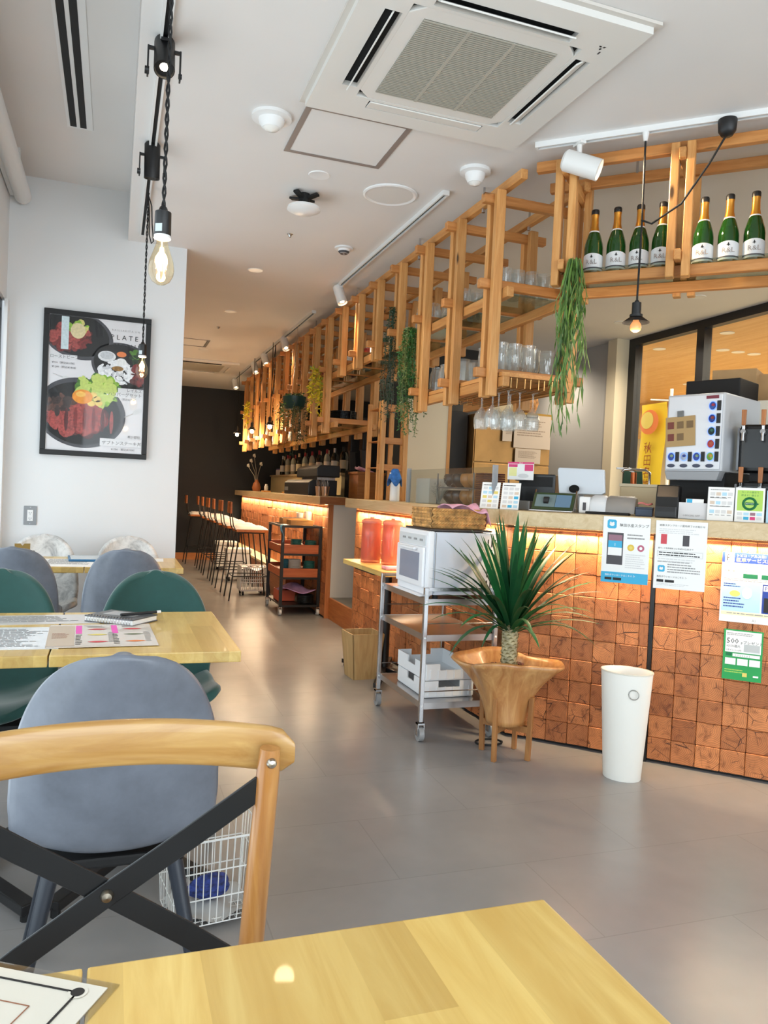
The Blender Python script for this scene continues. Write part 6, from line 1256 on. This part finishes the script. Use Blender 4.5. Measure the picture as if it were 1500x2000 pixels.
k = 0
for r_ in range(2):
    for c_ in range(4):
        k += 1; tag(inst('tumbler', tum, None, (1.80+.075*c_+.02*r_, 3.475+.09*r_+rj.uniform(-.01,.01), ZU)), 'straight clear tumbler, %s row, %s from the aisle side, upper rack shelf near end' % (('front','back')[r_],ORD[c_]), 'glass', 'tumblers on the upper rack shelf')
for r_ in range(3):
    for c_ in range(4):
        if r_ == 2 and c_ > 2: continue
        x = 1.79+.078*c_; y = 3.46+.085*r_
        if r_ == 0 and c_ == 3: tag(inst('faceted_tumbler', shk, None, (x+.03,y,ZL)), 'faceted short tumbler at the right end of the lower rack shelf', 'glass')
        else: tag(inst('beer_glass', ftd, None, (x,y,ZL), (0,0,rj.uniform(0,3))), 'footed clear beer glass, %s row, %s from the aisle side, lower rack shelf' % (ORD[r_],ORD[c_]), 'glass', 'footed glasses on the lower rack shelf')
for c_ in range(4):
    tag(inst('faceted_tumbler', shk, None, (1.79+.075*(c_%2),3.90+.09*(c_//2),ZL)), 'faceted tumbler in the second rack bay, lower shelf, %s' % ('front near the aisle','front away from the aisle','back near the aisle','back away from the aisle')[c_], 'glass', 'faceted tumblers on the rack')
for c_,(x,y) in enumerate(((1.80,4.12),(1.80,4.25))): tag(inst('glass_jar', jar, None, (x,y,ZL)), 'round clear glass jar on the lower rack shelf, %s the hanging fern' % ('nearer the viewer than' if c_==0 else 'close beside'), 'jar', 'glass jars on the rack')
for c_ in range(6):
    tag(inst('tumbler', tum, None, (1.79+.075*(c_%3),3.92+.085*(c_//3),ZU)), 'straight clear tumbler in the second rack bay, %s row, %s from the aisle' % (('front','back')[c_//3],ORD[c_%3]), 'glass', 'tumblers in the second rack bay')
for c_ in range(4): tag(inst('glass_jar', jar, None, (1.80+.12*(c_%2),4.40+.13*(c_//2),ZU)), 'round clear jar in the third upper rack bay, %s' % ('front near the aisle','front away from the aisle','back near the aisle','back away from the aisle')[c_], 'jar', 'jars in the third rack bay')
# far bays: bottles, tins and jars on the glass shelves
bmat = [flat('tin_cream',(222,206,170),.4), flat('tin_red',(150,52,40),.4), flat('tin_green',(60,90,60),.4), flat('tin_white',(226,226,222),.35), flat('tin_amber',(176,110,40),.2)]
bt_m = [B().lathe([(0,0),(.034,0),(.036,.006),(.036,.13),(.014,.165),(.013,.2),(0,.2)],14).mesh('spirit_bottle', m, smooth=40) for m in bmat]
tn_m = [B().lathe([(0,0),(.04,0),(.042,.004),(.042,.10),(.04,.108),(.043,.11),(.043,.122),(0,.124)],14).mesh('canister', m, smooth=40) for m in bmat]
ordn = ['fourth','fifth','sixth','seventh','eighth','ninth','tenth','eleventh','twelfth','thirteenth']
for i in range(4, 13):
    y0 = 3.345+i*SP+.14
    for c_ in range(3):
        m = rj.choice(bt_m if rj.random()<.5 else tn_m); nm = m.name.split('.')[0]
        tag(inst(nm, m, None, (1.80+.08*rj.random()+.10*(c_%2), y0+.10*c_, ZU)), '%s, %s in its row, upper rack shelf, %s bay from the register' % ({'spirit_bottle':'small bottle','canister':'lidded canister'}[nm], ('nearest','middle','farthest')[c_], ordn[i-4]), 'bottle' if nm=='spirit_bottle' else 'canister', 'bottles and canisters along the rack')
# hanging stemware
sg = thing('stemware_rack', 'brass wire stemware rails under the near end of the pine rack', 'rack', (0,0,0)); BRW = flat('brass_wire',(190,150,96),.3,.9)
for k_ in range(5):
    x = 1.75+.075*k_
    B().tube([(x-.022,3.30,1.80),(x-.022,3.30,1.755),(x-.022,4.10,1.755),(x-.022,4.10,1.80)],.0028,6).obj('rail_wire',BRW,sg,smooth=60); B().tube([(x+.022,3.30,1.80),(x+.022,3.30,1.755),(x+.022,4.10,1.755),(x+.022,4.10,1.80)],.0028,6).obj('rail_wire',BRW,sg,smooth=60)
wgm = B().lathe([(.033,0),(.034,-.003),(.008,-.008),(.0042,-.02),(.004,-.078),(.010,-.088),(.030,-.112),(.039,-.14),(.037,-.175),(.033,-.192),(.0318,-.192),(.0355,-.172),(.0372,-.14),(.028,-.115),(0,-.094)],20).mesh('wine_glass', GLS, smooth=40)
for k_,(x,y) in enumerate(((1.75,3.44),(1.825,3.42),(1.825,3.52),(1.90,3.44),(1.90,3.54),(1.975,3.44),(1.75,3.56))): tag(inst('wine_glass', wgm, None, (x,y,1.762)), 'wine glass hanging upside down under the rack, '+('nearest the aisle','second from the aisle, front','second from the aisle, behind','middle rail, front','middle rail, behind','farthest from the aisle','nearest the aisle, behind')[k_], 'glass', 'hanging wine glasses')
# ================================================================ champagne bottles
CGL = flat('champagne_green',(30,78,26),.08,trans=.35,ior=1.4,coat=.5); FOIL = flat('gold_foil',(214,150,60),.3,.8); CAP = flat('foil_black',(26,26,26),.4); LBW = flat('label_white',(226,226,226),.6)
cb0 = thing('champagne_bottle','champagne bottle','bottle',(0,0,0),0,'champagne bottles on the angled rack')
B().lathe([(0,0),(.040,0),(.0425,.006),(.0425,.125),(.040,.145),(.030,.18),(.021,.205),(.017,.225),(0,.226)],26).obj('bottle_glass',CGL,cb0,smooth=45)
B().lathe([(.0265,.188),(.0215,.205),(.0172,.228),(.0158,.27),(.0172,.275),(.0172,.281)],24).obj('gold_foil',FOIL,cb0,smooth=45); B().lathe([(.0172,.279),(.0178,.284),(.0178,.297),(.0155,.302),(0,.303)],22).obj('foil_cap',CAP,cb0,smooth=45)
cl_=B(); n_=16; vs=[]
for i in range(n_+1): a_=R(-100+200*i/n_)-math.pi/2; vs+=[(.0432*math.cos(a_),.0432*math.sin(a_),.018),(.0432*math.cos(a_),.0432*math.sin(a_),.092-.004*math.cos(a_*2))]
cl_.add(vs,[(2*i,2*i+2,2*i+3,2*i+1) for i in range(n_)]); lb_=cl_.obj('label',LBW,cb0,smooth=60)
cl_=B(); vs=[]
for i in range(n_+1): a_=R(-100+200*i/n_)-math.pi/2; vs+=[(.0435*math.cos(a_),.0435*math.sin(a_),.027),(.0435*math.cos(a_),.0435*math.sin(a_),.033)]
cl_.add(vs,[(2*i,2*i+2,2*i+3,2*i+1) for i in range(n_)]); cl_.obj('label_band',DGREY,lb_,smooth=60)
cl_=B(); vs=[]
for i in range(13): a_=R(-75+150*i/12)-math.pi/2; rr=.0305-.0; vs+=[(.0318*math.cos(a_),.0318*math.sin(a_),.172-.014*math.cos(R(-75+150*i/12)*1.1)),(.0225*math.cos(a_),.0225*math.sin(a_),.203)]
cl_.add(vs,[(2*i,2*i+2,2*i+3,2*i+1) for i in range(12)]); cl_.obj('neck_label',LBW,cb0,smooth=60)
t_=lettering(lb_,[('R&L',0,0,.030,'CENTER')],flat('label_taupe',(150,140,136),.6)); t_.rotation_euler=(R(90),0,0); t_.location=(0,-.0442,.046)
em=B(); em.prism([(0,-.008),(.004,0),(0,.010),(-.004,0)],-.0447,-.0443,lambda x,y,z:(x,z,y+.080)).prism([(-.007,-.001),(.007,-.001),(.007,.001),(-.007,.001)],-.0447,-.0443,lambda x,y,z:(x,z,y+.078)); em.obj('emblem',INK,lb_)
ords=['first','second','third','fourth','fifth','sixth','seventh','eighth','ninth']
sx=[.135,.235,.335,.43,.60,.70,.80,.90,1.0]
for i,s_ in enumerate(sx):
    q_=2**-.5; loc=(1.84+(s_+.14)*q_, 3.06+(-s_+.14)*q_, 2.256); lb='champagne bottle with gold foil, %s from the left on the angled rack' % ords[i]
    if i==0: cb0.location=loc; cb0.rotation_euler=(0,0,RZ); cb0['label']=lb
    else: copy_thing(cb0, loc, RZ+R(rj.uniform(-14,14)), lb)
# ================================================================ hanging greenery
def strand_plant(name, label, x, y, ztop, n, L0, L1, spread, mats, leaf, seed, lean=(0,0), dens=40, rad=.0012, wav=.01, lw=.18, down=False):
    t = thing(name, label, 'plant', (x,y,ztop)); r_ = random.Random(seed); bs=[B() for _ in mats]
    for i in range(n):
        k_=r_.randrange(len(mats)); b=bs[k_]; a_=r_.uniform(0,6.28); q_=spread*math.sqrt(r_.random()); L=L0+(L1-L0)*r_.random()**1.5; pts=[]; px,py=q_*.5*math.cos(a_),q_*.5*math.sin(a_); wob=r_.uniform(0,6)
        N=8
        for j in range(N+1):
            u=j/N; pts.append((px+q_*.9*math.cos(a_)*math.sin(u*2.2)*.8+wav*math.sin(wob+u*9)*min(1,u*2)+lean[0]*u*u, py+q_*.9*math.sin(a_)*math.sin(u*2.2)*.8+wav*math.cos(wob+u*8)*min(1,u*2)+lean[1]*u*u, .03*math.sin(min(1,u*5)*3.14)-L*u))
        b.tube(pts,rad,4,caps=False)
        if leaf:
            m_=int(dens*L)
            for j in range(m_):
                u=(j+r_.random())/m_; i0=min(int(u*N),N-1); f=u*N-i0; p_=Vector(pts[i0]).lerp(Vector(pts[i0+1]),f); d_=(Vector((r_.uniform(-.3,.3),r_.uniform(-.3,.3),-1)) if down else Vector((r_.uniform(-1,1),r_.uniform(-1,1),r_.uniform(-.9,.5)))).normalized(); s_=Vector((r_.uniform(-1,1),r_.uniform(-1,1),r_.uniform(-1,1))).cross(d_).normalized(); l_=leaf*r_.uniform(.6,1.2)
                b.add([p_,p_+d_*l_*.5+s_*l_*lw,p_+d_*l_,p_+d_*l_*.5-s_*l_*lw],[(0,1,2,3)])
    for b,m in zip(bs,mats):
        if b.v: o_=b.obj('foliage',m,t); o_['kind']='stuff'
    return t
G1=leafmat('string_green',(104,140,62)); G2=leafmat('string_green_dark',(70,108,48)); G3=leafmat('fern_green',(58,112,44)); G4=leafmat('fern_dark',(40,70,44)); G5=leafmat('fern_pale',(120,138,76)); Y1=flat('yellow_bloom',(232,206,50),.6); Y2=flat('yellow_green_leaf',(168,178,60),.6)
strand_plant('trailing_plant','long trailing green string plant hanging at the corner of the two racks',1.885,2.975,2.29,40,.28,.80,.06,[G1,G2,G1],.085,21,(0,0),26,.0022,.02,.06,True)
strand_plant('hanging_fern','bushy hanging asparagus fern in front of the cream partition',1.66,4.38,2.22,46,.35,.66,.075,[G3,G3,G5],.022,22,(.0,-.05),150)
strand_plant('hanging_fern','dark wispy hanging fern farther along the rack',1.665,4.72,2.42,26,.35,.75,.05,[G4,G4],.02,23,(0,.02),110)
hpn=thing('hanging_pot','dark green hanging pot on the front of the rack','planter',(1.605,7.30,1.985)); B().lathe([(0,0),(.085,0),(.10,.02),(.115,.12),(.11,.12),(.095,.02),(0,.012)],24).obj('pot_body',flat('pot_dark_green',(20,58,54),.4),hpn,smooth=45)
for k_ in range(3): a_=2.09*k_; B().tube([(.11*math.cos(a_),.11*math.sin(a_),.12),(0,0,.55),(0,0,.82)],.0018,4).obj('hanging_wire',STEEL,hpn)
strand_plant('potted_trailing_plant','bushy trailing plant growing out of the dark green hanging pot',1.605,7.30,2.13,40,.18,.45,.15,[G3,G5,G4],.03,24,(0,0),90)
strand_plant('potted_trailing_plant','brown green dried strands hanging below the green pot',1.61,7.18,2.0,22,.3,.5,.09,[flat('dry_strand',(120,104,66),.8),G4],.02,25,(0,0),60)
strand_plant('yellow_flower_garland','bright yellow flower garland on the rack post beside the green pot',1.635,6.62,2.28,12,.25,.45,.05,[Y1,Y1,Y2],.045,26,(0,0),90); strand_plant('yellow_flower_garland','small yellow leafy sprig at the far end of the rack',1.62,10.15,2.32,7,.15,.35,.06,[Y2,Y1],.06,27,(0,0),60)
# ================================================================ bar top and back bar
bk_=thing('back_bar_shelf','pale wooden back-bar shelf carrying the row of wine bottles','shelf',(2.40,8.5,.2)); B().box(0,.30,0,4.2,.0,.98).obj('cabinet',flat('backbar_cream',(226,206,160),.5,var=.05),bk_); B().box(.05,.30,0,4.2,.98,1.21).obj('step_board',flat('backbar_pale',(236,216,170),.5),bk_); B().box(.03,.31,-.02,4.22,1.21,1.235).obj('shelf_board',PALEY,bk_)
wl=[flat('wine_dark_glass',(18,20,16),.12,coat=.4),flat('wine_clear_glass',(196,200,190),.1,trans=.3)]; wlab=[flat('wine_label_white',(232,230,226),.6),flat('wine_label_cream',(222,208,178),.6)]; wcap=[flat('capsule_red',(160,36,52),.35),flat('capsule_cream',(216,196,160),.35),flat('capsule_black',(20,20,22),.35),flat('capsule_silver',(190,190,192),.3,.6)]
def winebot(g_,l_,c_):
    t=thing('wine_bottle','wine bottle','bottle',(0,0,0),0,'wine bottles on the back bar'); B().lathe([(0,0),(.036,0),(.038,.006),(.038,.19),(.03,.225),(.0145,.25),(.014,.30),(0,.30)],16).obj('bottle_glass',wl[g_],t,smooth=45); B().lathe([(.0385,.05),(.0385,.15)],16).obj('label',wlab[l_],t,smooth=45); B().lathe([(.0152,.245),(.0152,.302),(0,.303)],14).obj('capsule',wcap[c_],t,smooth=45); return t
proto={}; rb_=random.Random(17); names=['first','second','third','fourth','fifth','sixth','seventh','eighth','ninth','tenth','eleventh','twelfth','thirteenth','fourteenth','fifteenth','sixteenth','seventeenth','eighteenth','nineteenth','twentieth']
for i in range(20):
    key=(rb_.randrange(2) if i%3 else 0,rb_.randrange(2),rb_.randrange(4)); loc=(2.50+.07*(i%2),8.62+.19*i+rb_.uniform(-.02,.02),1.436); lb='wine bottle with %s capsule, %s from the near end of the back bar' % (('red','cream','black','silver')[key[2]],names[i])
    if key not in proto: proto[key]=winebot(*key); proto[key].location=loc; proto[key]['label']=lb
    else: copy_thing(proto[key],loc,rb_.uniform(0,6),lb)
for i in range(3): t=thing('storage_jar','small white lidded jar, %s of three beyond the wine bottles' % ('nearest','middle','farthest')[i],'jar',(2.55,12.42+.1*i,1.436)); B().lathe([(0,0),(.035,0),(.038,.005),(.038,.08),(.03,.09),(0,.09)],14).obj('jar_body',WHITE,t,smooth=45); B().lathe([(.032,.088),(.034,.092),(.034,.108),(0,.11)],14).obj('lid',flat('lid_violet',(130,120,170),.4),t,smooth=45)
em_=thing('espresso_machine','black stepped coffee machine standing on the near end of the bar','coffee machine',(1.985,7.55,.917)); B().prism([(-.15,0),(.15,0),(.15,.16),(-.11,.16),(-.15,.13)],0,1.15,lambda x,y,z:(x,z,y+.25)).obj('lower_body',BSP,em_,bevel=.01); B().prism([(-.08,0),(.16,0),(.16,.12),(-.04,.12),(-.08,.09)],-.05,.85,lambda x,y,z:(x,z,y+.44)).obj('upper_body',BSP,em_,bevel=.01); B().box(-.05,.14,.05,.7,.41,.44).obj('cup_deck',STEEL,em_)
for k_ in range(3): B().box(-.153,-.149,.95+.06*k_,1.0+.06*k_,.29,.33).obj('button',flat('button_grey',(120,120,122),.3),em_)
hp_=thing('coffee_grinder','tall black coffee grinder pair behind the coffee machine','coffee grinder',(2.42,7.5,.2)); 
for k_ in range(2): B().box(-.05,.05,.0+.42*k_,.12+.42*k_,1.45,1.78).obj('hopper',BSP,hp_,bevel=.01); B().box(-.06,.06,.0+.42*k_,.13+.42*k_,0,1.25).obj('grinder_body',BLACKM,hp_); B().bar((0,.06+.42*k_,1.25),(-.02,.06+.42*k_,1.47),.06,.06,(0,1,0)).obj('grinder_neck',flat('grinder_grey',(90,88,88),.3,.5),hp_)
pst=thing('plate_stack','stack of black plates on the rack shelf over the coffee machine','plates',(1.93,6.75,1.826)); 
for k_ in range(9): B().lathe([(0,.001),(.09,.003),(.13,.014),(.13,.018),(.09,.008),(0,.006)],24).obj('plate',flat('plate_black',(20,20,22),.2),pst,(0,0,.012*k_),smooth=45)
wbox=thing('wooden_cabinet','tall wooden cabinet with a pink cloth behind the near end of the bar','cabinet',(2.225,7.14,.2)); BXW=wood('box_plain_wood',(190,124,66),(160,94,44),.6,.45,'X'); B().box(0,.27,0,.30,0,1.22).obj('cabinet_body',BXW,wbox,bevel=.004); B().box(-.01,.28,-.01,.31,1.195,1.2205).obj('cabinet_top',BXW,wbox,bevel=.004)
pk2=thing('cloth','pink folded cloth on the wooden cabinet at the bar end','cloth',(2.24,7.16,1.422)); o_=B().grid(lambda u,v:(.0+.15*u,.14*v,.045*(1-u)+.006*math.sin(8*v)),8,8).obj('folded_cloth',PCL,pk2,smooth=60); m_=o_.modifiers.new('t','SOLIDIFY'); m_.thickness=.02; m_.offset=-.9
for k_,(y,lb) in enumerate(((7.16,'metal cup of cutlery on the bar top, beside the wooden cabinet'),(7.40,'metal cup of cutlery on the bar top, in front of the coffee machine'))):
    t=thing('cutlery_cup',lb,'cup',(1.91,y,WZ),0,'cutlery cups'); B().lathe([(0,0),(.03,0),(.042,.095),(.040,.095),(.028,.005),(0,.005)],18).obj('cup_body',flat('copper_steel',(196,170,150),.25,.9),t,smooth=45)
    for j in range(5): a_=j*1.3; B().cyl((.01*math.cos(a_),.01*math.sin(a_),.01),(.03*math.cos(a_),.03*math.sin(a_),.135+.01*j),.003,seg=6).obj('utensil',STEEL,t)
vs_=thing('vase','small brown bottle vase at the far end of the bar','vase',(1.97,11.3,WZ)); B().lathe([(0,0),(.05,0),(.065,.05),(.05,.11),(.022,.15),(.025,.17),(.02,.17),(.016,.15),(0,.02)],20).obj('vase_body',flat('terracotta_brown',(150,88,48),.5),vs_,smooth=45)
df=thing('dried_flower','pale dried flower stems standing in the brown vase','flowers',(1.97,11.3,WZ+.03)); 
for k_,(dx,dy,h_) in enumerate(((-.04,.06,.48),(-.10,-.04,.40),(.05,-.02,.36),(-.12,.08,.33))):
    B().tube([(0,0,0),(dx*.3,dy*.3,h_*.6),(dx,dy,h_)],.003,5).obj('stem',flat('stem_pale',(170,164,148),.8),df)
    for j in range(5): B().cbox(dx+.012*math.cos(j*1.26),dy+.012*math.sin(j*1.26),h_+.006*j,.018,.018,.03).obj('petal',flat('petal_pale',(206,200,186),.8),df,bevel=.004)
for k_,(y,lb) in enumerate(((10.6,'clear condiment jar set on the bar top, farther one'),(9.2,'clear condiment jar set on the bar top, nearer one'))):
    t=thing('condiment_set',lb,'condiments',(1.98,y,WZ),0,'condiment sets'); B().box(-.05,.05,-.09,.09,0,.018).obj('tray',CBX,t,bevel=.003)
    for j in range(3): B().lathe([(0,0),(.02,0),(.022,.06),(.012,.075),(.012,.09),(0,.092)],12).obj('jar',(GLS,WHITE,flat('soy_dark',(60,34,24),.2))[j],t,(0,-.055+.055*j,.018),smooth=45)
